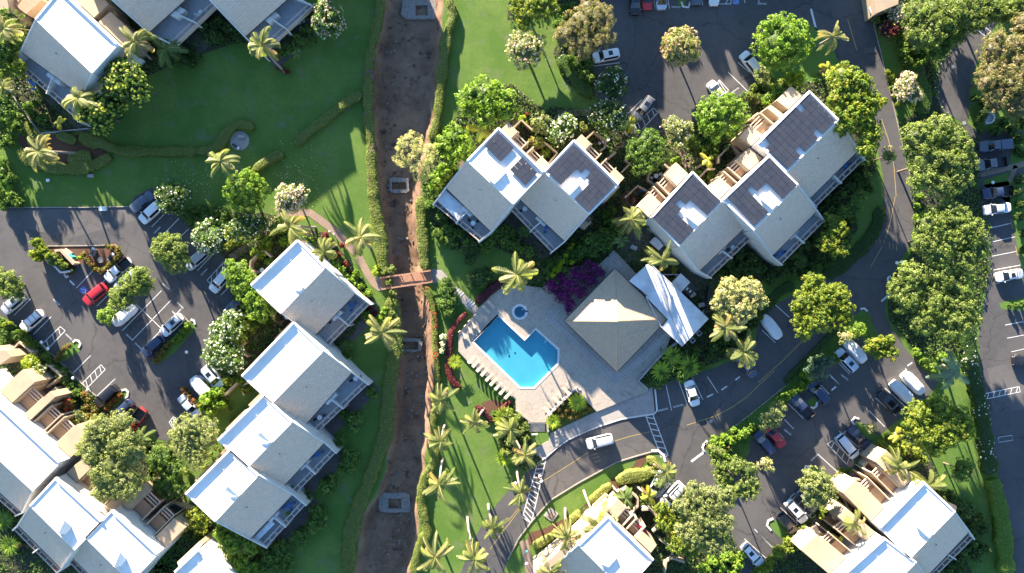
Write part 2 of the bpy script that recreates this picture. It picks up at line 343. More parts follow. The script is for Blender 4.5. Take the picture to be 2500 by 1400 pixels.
# ================================================================== the setting: ground, gully, roads, paths
GY = [-400,0,100,200,300,350,450,500,600,700,760,800,850,950,1050,1150,1200,1250,1300,1400,1900]
GL = [950,936,920,910,912,915,922,932,942,950,962,966,970,968,962,944,924,896,880,868,850]
GR = [1095,1077,1074,1068,1052,1044,1026,1022,1026,1042,1048,1054,1058,1056,1048,1034,1026,1022,1018,1004,990]
POOL = PP("k@ 635 415 340 720 885 1250 1045 1250 1320 975 1325 810 1065 575 940 700", .45)
SPA = P(1269, 762, .45)
def build_ground():
    xs = np.concatenate([[-2500,-900,-400,-220,-150], np.arange(-110, 110.1, .5), [150,220,400,900,2500]])
    ys = np.concatenate([[-2500,-900,-400,-220,-150,-110], np.arange(-72, 72.1, .5), [110,150,220,400,900,2500]])
    X, Y = np.meshgrid(xs, ys); px_ = X * S + 1250; py_ = 700 - Y * S
    L = np.interp(py_, GY, GL); Rr = np.interp(py_, GY, GR)
    rng = np.random.default_rng(3)
    wob = 5*np.sin(py_/23.0) + 4*np.sin(py_/11.3+1)
    a = (px_ - L - wob*.4) / S; b = (Rr + wob*.5 - px_) / S          # metres inside each lip
    d = np.clip(np.minimum(a / .9, b / 1.8), 0, 1); d = d*d*(3-2*d)
    Z = -2.4 * d
    Z += d * (.05*np.sin(X*1.7+Y*.6)*np.sin(Y*.9) + .05*rng.standard_normal(X.shape) + .06*np.sin(Y*.37+X*.5))
    inside = np.clip(np.minimum(a+.5, b+.5)*1.3, 0, 1)
    sp = (X-SPA[0])**2+(Y-SPA[1])**2 < 2.6**2
    hull = [POOL[0], POOL[1], POOL[2], POOL[3], POOL[4], POOL[5], POOL[6]]
    cx = sum(p[0] for p in hull)/7; cy = sum(p[1] for p in hull)/7
    ex = [(cx+(p[0]-cx)*1.16, cy+(p[1]-cy)*1.16) for p in hull]
    Z[inpoly(X, Y, ex) | sp] = -2.2
    ny, nx = X.shape; idx = np.arange(nx*ny).reshape(ny, nx)
    F = np.stack([idx[:-1,:-1], idx[:-1,1:], idx[1:,1:], idx[1:,:-1]], -1).reshape(-1, 4)
    me = meshnp('ground', np.stack([X, Y, Z], -1).reshape(-1, 3), F, None)
    at = me.attributes.new('soil', 'FLOAT', 'POINT'); at.data.foreach_set('value', inside.astype(np.float32).ravel())
    me.shade_smooth()
    m = bpy.data.materials.new('lawn_and_gully'); m.use_nodes = True; t = m.node_tree; N = t.nodes; K = t.links
    b_ = N["Principled BSDF"]; b_.inputs['Roughness'].default_value = .95; b_.inputs['Specular IOR Level'].default_value = .15
    geo = N.new("ShaderNodeNewGeometry")
    def noise(sc, det, lo, hi, rough=.6):
        n = N.new("ShaderNodeTexNoise"); n.inputs['Scale'].default_value = sc; n.inputs['Detail'].default_value = det; n.inputs['Roughness'].default_value = rough
        K.new(geo.outputs['Position'], n.inputs['Vector']); r = N.new("ShaderNodeMapRange"); r.inputs[1].default_value = lo; r.inputs[2].default_value = hi; K.new(n.outputs['Fac'], r.inputs[0]); return r.outputs[0], n.outputs['Fac']
    def mix(f, a, b):
        x = N.new("ShaderNodeMix"); x.data_type = 'RGBA'
        for k, v in ((0, f), (6, a), (7, b)):
            if isinstance(v, tuple): x.inputs[k].default_value = (*v, 1)
            elif isinstance(v, float): x.inputs[k].default_value = v
            else: K.new(v, x.inputs[k])
        return x.outputs[2]
    f1, _ = noise(5.0, 6, .35, .65); f2, _ = noise(.13, 4, .40, .62); f3, _ = noise(.35, 6, .55, .72); f4, h4 = noise(26, 3, .3, .7)
    g = mix(f1, (.070,.145,.026), (.105,.180,.034)); g = mix(f2, g, (.165,.230,.055)); g = mix(f4, g, (.055,.11,.020))
    g = mix(f3, g, (.125,.15,.075)); f5, _ = noise(1.7, 9, .50, .68, .8); g = mix(f5, g, (.055,.12,.024))
    s1, hs = noise(1.1, 10, .35, .68, .75); s2, _ = noise(.22, 5, .40, .62); s3, _ = noise(9, 5, .60, .72); s4, _ = noise(.55, 8, .56, .66, .7)
    d = mix(s1, (.185,.112,.070), (.095,.058,.040)); d = mix(s2, d, (.235,.150,.098)); d = mix(s4, d, (.055,.038,.03)); d = mix(s3, d, (.30,.26,.22))
    a = N.new("ShaderNodeAttribute"); a.attribute_name = 'soil'
    e, _ = noise(2.2, 5, 0, 1)
    ad = N.new("ShaderNodeMath"); ad.operation = 'MULTIPLY_ADD'; ad.inputs[1].default_value = .6; K.new(e, ad.inputs[0]); K.new(a.outputs['Fac'], ad.inputs[2])
    r = N.new("ShaderNodeMapRange"); r.inputs[1].default_value = .55; r.inputs[2].default_value = .8; K.new(ad.outputs[0], r.inputs[0])
    K.new(mix(r.outputs[0], g, d), b_.inputs['Base Color'])
    bp = N.new("ShaderNodeBump"); bp.inputs['Distance'].default_value = .05
    hm = N.new("ShaderNodeMath"); hm.operation = 'ADD'; K.new(h4, hm.inputs[0]); K.new(hs, hm.inputs[1])
    K.new(hm.outputs[0], bp.inputs['Height']); K.new(bp.outputs[0], b_.inputs['Normal'])
    me.materials.append(m)
    tag(link('ground', me), kind='structure')
build_ground()
# planting soil and mulch
SOIL = ["p@ 1025 430 1060 335 1110 290 1150 215 1250 205 1330 272 1345 260 1440 270 1500 310 1640 320 1700 300 1830 215 1870 190 1990 190 2070 170 2130 300 2140 420 2080 480 2095 560 2040 640 1900 680 1780 700 1745 720 1900 740 1850 775 1790 870 1700 905 1600 945 1560 930 1610 860 1560 700 1500 650 1330 710 1240 690 1290 640 1200 600 1100 610 1055 560",
 "p@ 440 530 560 520 640 520 700 530 745 560 800 570 860 650 915 730 880 790 840 850 700 900 600 900 520 950 500 1000 440 1050 425 1150 450 1250 430 1420 380 1420 370 1200 355 1080 410 1080 500 955 500 900 530 830 570 800 590 750 575 680 560 640 500 600",
 "p@ -60 790 0 790 100 850 190 935 240 975 300 1020 365 1080 385 1200 450 1230 640 1360 620 1420 -60 1420",
 "p@ -60 -60 720 -60 720 100 640 100 560 110 440 150 330 200 300 290 150 330 60 300 20 240 -60 260",
 "p@ 2140 -60 2560 -60 2560 60 2440 40 2350 80 2290 170 2290 250 2330 300 2400 320 2390 460 2420 560 2415 660 2390 760 2380 830 2300 880 2230 850 2170 780 2165 690 2225 620 2235 540 2190 300 2230 280 2225 100 2140 70",
 "p@ 1330 1330 1440 1220 1500 1170 1560 1140 1590 1180 1570 1210 1640 1250 1760 1240 1800 1340 1790 1440 1300 1440",
 "p@ 2120 1110 2230 1040 2300 1180 2320 1300 2400 1440 1850 1440 1880 1360 1960 1290 2040 1170", 
 "p@ 1435 40 1380 60 1350 130 1380 200 1440 240 1460 200 1440 120 1480 30 1500 -60 1240 -60 1240 50 1330 40 1440 10",
 "p@ 1200 1000 1250 985 1292 1035 1300 1100 1330 1130 1280 1150 1220 1100"]
def soil_polys(): return [PP(s) for s in SOIL]
sheet_obj('planting_soil', soil_polys(), .012, M['soil'])
sheet_obj('mulch_bed', [PP("p@ 1280 1330 1330 1330 1440 1240 1500 1200 1560 1150 1590 1110 1560 1112 1545 1140 1500 1165 1455 1200 1420 1245 1330 1290 1296 1300"),
   PP("p@ 1175 985 1200 975 1235 985 1255 978 1250 990 1205 1005 1185 1010"),
   PP("0@ 370 960 640 960 780 1100 600 1180 380 1200 250 1150 120 1010 150 930 250 960")], .016, M['mulch'])
# roads and car parks (each sheet 4 mm above the one below)
LOTW = "p@ -80 508 200 508 315 505 330 480 372 458 402 500 440 530 475 564 545 628 562 645 585 690 590 760 560 800 520 860 500 905 545 915 540 962 500 1000 452 1020 430 1042 412 1078 385 1072 366 1050 350 1062 318 1072 290 1040 236 968 197 934 178 912 100 841 20 779 -80 740"
MAIN = "p@ 1465 25 1480 -80 2108 -80 2118 0 2150 130 2195 320 2232 480 2232 540 2220 600 2190 650 2165 700 2160 760 2175 800 2210 850 2245 895 2290 935 2262 972 2141 1067 2097 1119 2035 1167 2005 1215 1953 1294 1891 1342 1874 1362 1840 1440 1780 1440 1770 1300 1740 1240 1640 1255 1590 1232 1578 1200 1592 1180 1620 1152 1627 1125 1605 1108 1593 1105 1504 1129 1411 1180 1343 1222 1296 1276 1267 1314 1240 1366 1205 1460 1100 1460 1124 1400 1162 1307 1196 1252 1254 1184 1300 1140 1332 1117 1388 1071 1470 1036 1517 1021 1594 1010 1599 1004 1592 944 1660 925 1740 900 1800 875 1845 835 1850 775 1895 742 1935 722 2000 690 2062 665 2104 617 2146 545 2158 500 2156 430 2135 330 2115 240 2072 180 2040 140 2028 103 1995 70 1930 190 1850 205 1760 280 1700 300 1640 305 1610 345 1590 352 1530 330 1500 300 1450 230 1450 190 1440 120 1500 60"
EAST = "p@ 2282 161 2347 79 2400 20 2450 30 2400 110 2371 192 2362 300 2385 322 2560 322 2560 1460 2483 1460 2475 1380 2440 1180 2400 950 2388 830 2400 760 2415 650 2400 560 2388 480 2385 380 2350 300 2300 270 2280 220"
for nm, s in (('car_park_asphalt', LOTW), ('road_asphalt', MAIN), ('east_road_asphalt', EAST)):
    sheet_obj(nm, [PP(s)], .020, M['asphalt'])
sheet_obj('asphalt_patch', [PP("p@ 1345 1222 1411 1183 1504 1132 1560 1118 1590 1108 1580 1075 1500 1090 1400 1130 1330 1175"), PP("0@ 50 1500 900 1480 1000 1560 500 1700 60 1600"),
   PP("p@ 2235 900 2290 935 2230 985 2150 930"), PP("p@ 2410 900 2500 880 2500 1000 2425 1010")], .024, M['asphalt_old'])
ISL = ["p@ 1990 66 2028 103 2045 150 2060 182 1990 200 1860 202 1850 150 1900 60", "p@ 2104 757 2122 768 2132 800 2150 832 2085 818 2060 832 2040 872 1985 932 1940 962 1890 1022 1850 1052 1832 1078 1830 1104 1800 1150 1780 1200 1755 1190 1747 1139 1724 1100 1727 1078 1789 1043 1850 995 1918 940 1994 854 2073 782",
       "p@ 2466 500 2475 560 2490 640 2500 700 2580 700 2580 420 2500 436 2400 452 2402 440 2500 408 2560 390 2560 330 2475 330 2462 420", "p@ 2438 740 2500 728 2540 740 2500 760 2445 755",
       "p@ 2085 1042 2098 1030 2110 1036 2145 1066 2132 1076 2112 1066", "p@ 1966 1140 1980 1135 2035 1165 2008 1195", "p@ 1876 1278 1892 1270 1912 1282 1935 1312 1920 1325 1890 1300", "p@ 410 852 455 800 478 785 476 806 430 858 390 888 368 890",
       "p@ 150 855 185 832 198 843 195 858 160 880 140 890", "p@ 270 970 296 948 314 955 310 972 280 995 262 1005", "p@ 1680 -20 1672 14 1664 20 1654 14 1655 -20", "p@ 1960 985 1994 965 1996 984 1985 996 1972 985"]
gi = sheet_obj('traffic_island', [PP(s) for s in ISL[:2]], .03, mat('island_grass', (.055,.13,.02), (.085,.16,.028), .95, 4, None, .03, 20))
sheet_obj('kerbed_planting', [PP(s) for s in ISL[2:]], .03, MATS['island_grass'])
sheet_obj('planter_island', [PP("p@ 117 602 150 604 240 601 280 600 300 624 322 650 300 655 260 672 238 660 212 636 193 648 182 655 165 676 147 666 130 630")], .03, M['mulch'])
# kerbs
def kerb(name, s, m='kerb', wd=.16, h=.14, z=.15):
    b = MB(); b.strip(PP(s), wd, z, h + .03); return tag(b.build(name, M[m]), kind='structure')
kerb('kerb', "p@ 1599 950 1604 1003 1596 1011 1517 1023 1470 1038 1430 1053 1388 1073 1360 1092 1333 1116 1324 1122", wd=.28)
kerb('kerb', "p@ 1240 1366 1267 1314 1296 1276 1343 1222 1411 1180 1504 1129 1560 1112 1593 1103", 'kerbc', .2)
kerb('kerb', "p@ 1590 1101 1608 1101 1620 1112 1624 1128", wd=.4)
kerb('kerb', "p@ 0 507 200 507 315 505", 'kerbc', .15)
kerb('kerb', "p@ 117 601 240 600 282 598 303 623 325 650", 'kerbc', .2)
kerb('kerb', "p@ 1789 1045 1850 997 1918 942", 'kerbc', .15)
kerb('kerb', "p@ 2118 0 2150 130 2195 320 2232 480", 'kerbc', .12)
kerb('kerb', "p@ 100 841 178 912 197 934 236 968", 'kerbc', .14)
for s in ("d@ 835 75 860 50 900 60 920 95 900 135", "d@ 1370 655 1385 625 1430 610 1460 640 1455 690 1420 715", "10@ 1420 470 1395 480 1385 505 1395 530", "11@ 720 300 690 290 670 315 685 345", "11@ 375 640 340 635 330 660 350 690",
          "11@ 110 1010 75 1025 65 1060 95 1095", "11@ 420 180 415 210 395 225 375 215", "4@ 1360 935 1385 945 1390 970", "2@ 1235 15 1245 50 1285 55 1298 15", "7@ 730 860 755 855 780 875", "7@ 945 625 925 640 925 665", "4@ 460 615 475 635 490 625", "10@ 1400 480 1420 455", "4@ 880 485 905 495 940 540"):
    kerb('kerb', s, wd=.34)
# pool deck with the pool and spa cut out
def ring(c, r, n=28): return [(c[0]+r*math.cos(2*math.pi*i/n), c[1]+r*math.sin(2*math.pi*i/n)) for i in range(n)]
DECK = PP("p@ 1168 752 1215 706 1250 694 1325 703 1375 655 1500 640 1650 790 1625 856 1556 931 1584 953 1581 956 1461 1004 1406 948 1335 1013 1332 1032 1293 1032 1288 1024 1260 1002 1258 976 1140 881 1119 858 1119 817 1131 800 1161 766", .45)
def holed(outer, holes, z, skirt):
    loops = [outer] + holes; V = [(p[0], p[1], z) for l in loops for p in l]
    tr = tessellate_polygon([[Vector((p[0], p[1], 0)) for p in l] for l in loops]); F = []
    for a, b, c in tr:
        ar = (V[b][0]-V[a][0])*(V[c][1]-V[a][1])-(V[c][0]-V[a][0])*(V[b][1]-V[a][1]); F.append((a,b,c) if ar > 0 else (a,c,b))
    n0 = len(outer); n = len(V); V += [(p[0], p[1], z-skirt) for p in outer]
    F += [(i, (i+1)%n0, (i+1)%n0+n, i+n) for i in range(n0)]
    b = MB(); b.add(V, F); return b
# stamped stone pattern
md = M['deck']; t_ = md.node_tree; vo = t_.nodes.new("ShaderNodeTexVoronoi"); vo.feature = 'DISTANCE_TO_EDGE'; vo.inputs['Scale'].default_value = 1.3
ge_ = t_.nodes.new("ShaderNodeNewGeometry"); t_.links.new(ge_.outputs['Position'], vo.inputs['Vector'])
tag(holed(DECK, [POOL, ring(SPA, 1.32)], .45, .6).build('pool_deck', M['deck']), kind='structure')
SW = PP("m@ 1550 580 1580 860 1560 885 1200 940 980 1010 600 1170 340 1370 300 1400 160 1310 370 1200 390 1110 900 870 1500 620", .15)
b = MB(); b.prism(SW, -.1, .15); tag(b.build('sidewalk', M['walk']), kind='structure')
b = MB()      # stairs from deck down to the sidewalk
for i, dz in enumerate((.10, .20, .30)):
    o = i * 9
    b.prism(PP(f"m@ {880+o*.6} {780+o*1.2} {935+o*.6} {715+o*1.2} {1150+o*.2} {640+o*1.3} {1360+o*.4} {590+o*1.3} {1415+o*.8} {540+o*.9} {1480+o*.6} {600+o*.8} {1390+o*.5} {655+o} {1165+o*.3} {715+o*1.2} {960+o*.5} {790+o*1.2} {915+o*.6} {830+o*1.1}", .45-dz), -.05, .45 - dz + .06)
tag(b.build('deck_steps', M['walk']), kind='structure')
b = MB()
for i in range(7): x0, x1, y = 1293, 1331, 1032 + i * 3.3; b.prism([P(x0, y, .4), P(x1, y, .4), P(x1, y+3.2, .4), P(x0, y+3.2, .4)], -.05, .40 - i*.055)
tag(b.build('lower_steps', M['walk']), kind='structure')
for s, wd in (("p@ 562 632 590 612 628 590 655 560 690 525 722 518 757 520 785 540 819 566 846 594 874 624 894 662 912 690 928 704", 1.35), ("p@ 1052 668 1072 668 1105 705 1140 738 1170 768", 1.5)):
    b = MB(); b.strip(PP(s), wd, .035); b.flat = True; tag(b.build('walkway', M['brown'] if wd < 1.5 else M['walk']), kind='structure')
b = MB(); b.flat = True
for s, wd in (("p@ 1360 276 1445 275", 1.1), ("2@ 1140 860 1130 930 1180 1030 1250 1100 1280 1190", 1.2), ("2@ 1270 1140 1440 1140", .9), ("2@ 740 1060 830 1030 900 960", 1.2), ("p@ 1490 400 1500 460 1545 500 1555 540", 1.3), ("p@ 1278 1320 1288 1365 1305 1440", 1.6),
              ("p@ 200 955 215 990 232 1030", 1.3), ("p@ 2072 1130 2110 1165 2140 1190", 1.2), ("p@ 1985 1270 2020 1305", 1.2), ("p@ 2388 428 2440 416 2500 400 2540 394", .9), ("p@ 2480 405 2465 445", .8), ("p@ 640 700 650 760 690 790", 1.2), ("p@ 410 1240 450 1200", 1.3)):
    b.strip(PP(s), wd, .033)
tag(b.build('garden_path', M['brown']), kind='structure')
b = MB(); b.flat = True
for s in ("6@ 20 420 130 330 200 280", "6@ 1400 470 1560 500"): b.strip(PP(s), .5, .04)
b.sheet(ring(P(585, 344), 1.75), .04); b.build('x', M['walk']) if 0 else tag(b.build('round_garden_patio', M['walk']), kind='structure')
b = MB(); b.flat = True
for s in ("b@ 1230 330 1400 210 1440 290 1290 400", "b@ 1320 1090 1600 900 1640 960 1400 1110", "b@ 1100 1350 1280 1240 1320 1300 1150 1400", "c@ 1560 640 1700 540 1760 620 1600 720", "c@ 1750 480 1867 400 1867 480 1800 530", "c@ 1400 960 1500 900 1520 960 1420 1030",
          "f@ 360 1290 520 1200 560 1330 430 1400", "0@ 230 590 330 700 300 720 200 640", "i@ 1470 1090 1700 900 1720 940 1480 1150", "p@ 1555 560 1600 540 1700 640 1760 700 1740 760 1640 640 1500 640 1480 600", "d@ 380 500 480 460 640 640 560 700", "p@ 655 1350 690 1330 700 1345 665 1360"):
    b.sheet(PP(s), .038)
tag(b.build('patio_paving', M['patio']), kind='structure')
b = MB()
for i in range(2):
    for k in range(3): o = i*27 + k*5; b.strip([P(1110+o, 718+o*.9), P(1122+o, 706+o*.9)], .22, .06+.01*k, .05)
tag(b.build('path_steps', M['kerb']), kind='structure')
# stone sills across the gully
for i, (cx, cy, ww, hh, iw, ih) in enumerate(((1030,25,50,26,15,13),(975,453,26,20,18,9),(1002,842,30,17,20,10),(965,1226,40,26,16,13))):
    o = P(cx, cy, -2.3); b = MB(); a, c = ww/S, hh/S; ia, ic = iw/S, ih/S
    rng = random.Random(i)
    sq = lambda t: (math.copysign(abs(math.cos(t))**.35, math.cos(t)), math.copysign(abs(math.sin(t))**.35, math.sin(t)))
    out = [(o[0]+a*sq(t)[0]*rng.uniform(.88,1.04), o[1]+c*sq(t)[1]*rng.uniform(.88,1.04)) for t in [j*math.pi/14+.1 for j in range(28)]]
    inn = [(o[0]-ia,o[1]-ic*1.2),(o[0]+ia,o[1]-ic*1.2),(o[0]+ia,o[1]+ic*.8),(o[0]-ia,o[1]+ic*.8)]
    q = holed(out, [inn], -1.85, .8); n = len(q.v); q.add([(p[0],p[1],-1.85) for p in inn]+[(p[0],p[1],-2.7) for p in inn], [(0,1,5,4),(1,2,6,5),(2,3,7,6),(3,0,4,7),(7,6,5,4)])
    e = empty('drain_sill', (o[0], o[1], -2.3), ['pale stone drain sill at the top edge of the gully','brown stone drain sill halfway up the dry gully','stone drain sill in the gully just below the footbridge','large pale stone drain sill low in the dry gully'][i], 'drain', 'stone sills across the gully')
    q.build('stone_apron', M['rock'], e)
    g = MB(); g.box(o[0], o[1]-ic*.2, -2.55, ia*1.9, ic*1.9, .1); g.build('basin_floor', M['dark'] if i == 1 else M['rock'], e)
rr = random.Random(5); bk = MB()
for i in range(420):
    y = rr.uniform(0, 1400); L_ = np.interp(y, GY, GL); R_ = np.interp(y, GY, GR); x = rr.uniform(L_+10, R_-8)
    p = P(x, y, -2.2); s_ = rr.choice((.08,.1,.12,.16,.22,.3)); bk.box(p[0], p[1], -2.25+s_*.2, s_*rr.uniform(.8,1.6), s_, s_*.7, rr.uniform(0,3), rr.uniform(-.4,.4))
tag(bk.build('gully_stones', M['rock']), kind='stuff')
# ------------------------------------------------------------------ painted markings
ln = MB(); ln.flat = True
def line(s, wd=.13, b=None, z=.030): (b or ln).strip(PP(s), wd, z)
for s in ("4@ 1080 275 1170 185","4@ 1150 345 1275 215","4@ 1280 350 1345 290","4@ 545 710 680 570","4@ 700 700 760 640","4@ 690 840 840 690","4@ 820 690 860 655","4@ 870 1015 1150 730","4@ 940 1085 1220 795","4@ 1010 1155 1290 860","4@ 970 825 1160 1010",
          "4@ 100 905 222 785","4@ 240 1040 365 915","4@ 1405 588 1525 462","4@ 1575 760 1620 715","d@ 830 430 1035 225","d@ 1100 690 1315 490","4@ 1430 1335 1500 1395 1580 1480",
          "2@ 612 472 795 448","2@ 620 388 640 384","2@ 835 830 955 710","2@ 1638 445 1765 560","2@ 1568 515 1710 655","2@ 935 0 948 75","2@ 1040 0 1050 70","2@ 1140 0 1150 65","2@ 1380 0 1387 40","2@ 1685 0 1687 22","2@ 1785 0 1788 18",
          "10@ 1125 55 1165 240","10@ 1215 30 1278 200","10@ 1310 0 1388 165","10@ 1420 0 1495 115","7@ 125 830 225 920","7@ 30 1010 125 1100","7@ 600 1140 720 1255","7@ 540 1210 655 1325","7@ 510 1325 580 1395",
          "11@ 520 0 580 55","11@ 450 60 508 125","11@ 215 190 325 300","11@ 190 305 255 372","11@ 140 390 185 437","11@ 835 150 985 280","11@ 790 240 905 358","11@ 905 80 1050 215","11@ 580 390 740 520","11@ 425 550 580 690","11@ 160 930 300 1065","11@ 0 1110 115 1225",
          "10@ 1685 1155 1840 1295","10@ 1755 1085 1890 1225","10@ 1130 750 1080 870","n@ 1640 370 1550 500","4@ 1420 1330 1450 1365",
          "7@ 1650 285 1800 250","7@ 1670 382 1835 345","7@ 1665 485 1840 450","7@ 1680 582 1870 548","7@ 1690 680 1720 675","7@ 1760 975 1890 950","7@ 1775 1068 1896 1045","7@ 1805 1165 1896 1145","3@ 1570 1215 1830 1180"):
    line(s)
for s in ("3@ 378 65 415 210",): line(s, .35)
for s in ("3@ 415 212 460 222 500 260 522 298",): line(s, .12)
line("10@ 1305 605 1405 530", .42); line("4@ 497 658 530 690", .3); line("11@ 525 98 557 70", .3); line("10@ 1620 25 1650 0", .25); line("10@ 1520 95 1560 68", .25); line("10@ 1418 145 1460 125", .25); line("7@ 880 805 960 735", .35); line("7@ 1065 1265 1100 1240", .25); line("7@ 1050 1285 1060 1295", .2)
def hatch(s, n, wd=.13, slope=.5):
    q = [Vector(p) for p in PP(s)]
    for a, b_ in ((0,3),(1,2),(0,1),(3,2)): ln.strip([q[a], q[b_]], wd, .030 if a != b_ else .03)
    for i in range(n):
        t = (i + .3) / n; u = min(1, t + slope / n); ln.strip([q[0].lerp(q[3], t), q[1].lerp(q[2], u)], wd, .031)
hatch("4@ 430 985 465 1015 340 1145 300 1110", 3); hatch("d@ 1150 330 1200 385 990 600 940 540", 4); hatch("4@ 1600 520 1600 600 1505 690 1475 655", 3); hatch("2@ 1035 770 1070 800 940 940 900 895", 4)
hatch("2@ 1505 570 1572 645 1530 680 1478 615", 2); hatch("11@ 530 455 495 480 640 632 682 600", 4); hatch("11@ 262 830 230 858 385 1010 415 990", 4, slope=.2); hatch("11@ 1620 160 1612 122 1860 70 1868 108", 6); hatch("2@ 1480 30 1480 -30 1590 -30 1588 30", 2)
hatch("10@ 980 275 1030 265 1142 562 1092 575", 7, .17); hatch("n@ 150 150 250 80 80 830 -20 760", 13, .17, .9); hatch("8@ 1235 285 1262 300 1235 370 1205 325", 2); hatch("n@ 1640 370 1700 330 1560 510 1500 540", 4)
hatch("3@ 1560 150 1530 190 1620 260 1660 225", 2, .1)
ln.strip(PP("11@ 1712 432 1810 418 1815 452 1716 468 1712 432"), .09, .03)
tag(ln.build('painted_road_lines', M['paint']), kind='structure')
yl = MB(); yl.flat = True
for s in ("10@ 720 470 870 425 1015 392", "10@ 250 745 400 650 570 542", "10@ 1275 345 1480 280 1600 215 1700 145 1830 20 1896 -40", "7@ 0 1385 170 1235 340 1065", "7@ 805 560 885 415", "7@ 910 362 950 210 978 60", "3@ 985 1400 970 1200 955 1100 925 980 880 850", "3@ 640 140 705 360", "8@ 0 0 1 1", "10@ 0 1030 85 925", "9@ 1680 1230 1896 940",
          "7@ 1800 220 1815 290", "7@ 1835 410 1848 480", "7@ 1885 650 1893 690", "7@ 1770 50 1785 90"): line(s, .11, yl)
for i in range(3):
    line(f"10@ {530+i*15} {450+i*25} {575+i*15} {435+i*25}", .1, yl); line(f"10@ {590+i*12} {560+i*24} {640+i*12} {545+i*24}", .1, yl); line(f"7@ {835+i*30} {350+i*8} {845+i*30} {385+i*4}", .1, yl); line(f"7@ {935+i*26} {385+i*6} {940+i*24} {430+i*8}", .1, yl)
for i in range(4): line(f"3@ {758+i*22} {350} {762+i*22} {375}", .16, yl)
tag(yl.build('yellow_road_lines', M['yellow']), kind='structure')
hm = MB(); hm.strip(PP("3@ 755 368 840 355"), 1.0, .10, .08); tag(hm.build('speed_bump', M['asphalt_old']), kind='structure')
# manhole lids
for x, y in ((1735.7,1028.8),(2326,165),(2354,301)):
    c = P(x, y); b = MB(); b.cyl((*c,.02), (*c,.045), .33, .33, 20); o = b.build('manhole_cover', M['grey'], loc=(*c,0)); tag(o, autolabel('round grey manhole cover', x, y), 'manhole cover', 'manhole covers in the roads')
# stall lettering and wheelchair marks
def letters(s, x, y, rz, size=.42):
    cu = bpy.data.curves.new('stall_lettering', 'FONT'); cu.body = s; cu.size = size; cu.align_x = 'CENTER'; cu.align_y = 'CENTER'; cu.offset = .008; cu.materials.append(M['paint'])
    o = bpy.data.objects.new('stall_lettering', cu); C.objects.link(o); c = P(x, y); o.location = (c[0], c[1], .034); o.rotation_euler = (0,0,R(rz)); tag(o, kind='structure')
for x, y, rz in ((1581,21,-3),(1616,20,-3),(1650,18,-3),(1699,11,-3),(384,562,-135),(498,665,-133),(316,823,137),(338,845,137),(440,746,-45),(428,768,-45),(455,780,-45),(138,738,-43),(168,823,-43),(2062,922,-38),(1923,1056,-38),(2062,1056,42),(1988,1118,42),(1795,221,35),(1560,1,-3),(405,700,-45),(1860,10,-3)):
    letters("RESERVED" , x, y, rz, .36)
for x, y, rz in ((1618.5,1001,15),(1656,991.5,15)): letters("RESERVED", x, y, rz, .42);
for x, y, rz in ((204,709,45),(1797,3,0)):
    c = P(x, y); e = MB(); e.flat = True; cc, ss = math.cos(R(rz)), math.sin(R(rz)); q = lambda a, b: (c[0]+a*cc-b*ss, c[1]+a*ss+b*cc)
    e.sheet([q(-.6,-.6),q(.6,-.6),q(.6,.6),q(-.6,.6)], .034); tag(e.build('wheelchair_mark_field', mat('blue_paint', (.03,.12,.42), (.04,.13,.36), .7)), kind='structure')
    e = MB(); e.flat = True; e.strip([q(.36*math.cos(t)-.05,.36*math.sin(t)-.1) for t in [k*.3-3.6 for k in range(14)]], .09, .038); e.strip([q(-.08,.42),q(-.04,.05),q(.22,.03),q(.36,-.3)], .1, .039); e.sheet(ring(q(-.08,.5), .09, 10), .038)
    tag(e.build('wheelchair_mark_symbol', M['paint']), kind='structure')
# ================================================================== swimming pool and spa
def basin(name, label, poly, zf, cat, extra=None, center=None):
    c = center or (sum(p[0] for p in poly)/len(poly), sum(p[1] for p in poly)/len(poly))
    e = empty(name, (*c, zf), label, cat)
    n = len(poly); V = [(p[0],p[1],.452) for p in poly] + [(p[0],p[1],zf) for p in poly]
    b = MB(); b.add(V, [(i, (i+1)%n, (i+1)%n+n, i+n) for i in range(n)]); b.build('basin_wall', M['poolfloor'], e)
    b = MB(); b.flat = True; b.sheet(poly, zf); b.build('basin_floor', M['poolfloor'], e)
    b = MB(); b.flat = True; b.sheet(poly, .33); b.build('water', M['water'], e)
    b = MB(); b.strip(list(poly) + [poly[0], poly[1]], .42, .49, .09); b.build('coping', M['kerb'] if n < 12 else M['kerb'], e)
    return e
e = basin('swimming_pool', 'blue angular swimming pool with a notch and underwater steps', POOL, -.30, 'pool')
for i in range(4):
    t = i*13; b = MB(); b.prism(PP(f"k@ {1065-t} {575+t*.75} {1318-t*.15} {806+t*1.35} {1318-t*.15} {826+t*1.3} {1050-t} {590+t*.75}", -.2), -.35, .22-.11*i); b.build('pool_step', M['poolfloor'], e)
b = MB(); b.tube([(*P(1335.6,828,.5),.5),(*P(1335,829,1.3),1.35),(*P(1331,835,1),1.2),(*P(1328,838,.3),.1)], .03); b.build('handrail', M['plast'], e)
for x, y in ((761,885),(828,850)): c = PP(f"k@ {x} {y}", -.3)[0]; b = MB(); b.box(c[0], c[1], -.28, .26, .26, .04, .4); b.build('floor_drain', M['dark'], e)
e = basin('spa_pool', 'small round blue whirlpool tub beside the pool', ring(SPA, 1.22), -.6, 'spa')
b = MB(); b.cyl((*SPA,-.6), (*SPA,-.15), 1.21, 1.21, 28); 
iv = MB(); V = [(p[0],p[1],-.15) for p in ring(SPA,1.21)] + [(p[0],p[1],-.15) for p in ring(SPA,.72)] ; iv.add(V, [(i,(i+1)%28,(i+1)%28+28,i+28) for i in range(28)]); iv.build('bench', mat('spa_tile', (.25,.48,.75), (.2,.42,.7), .5, 2), e)
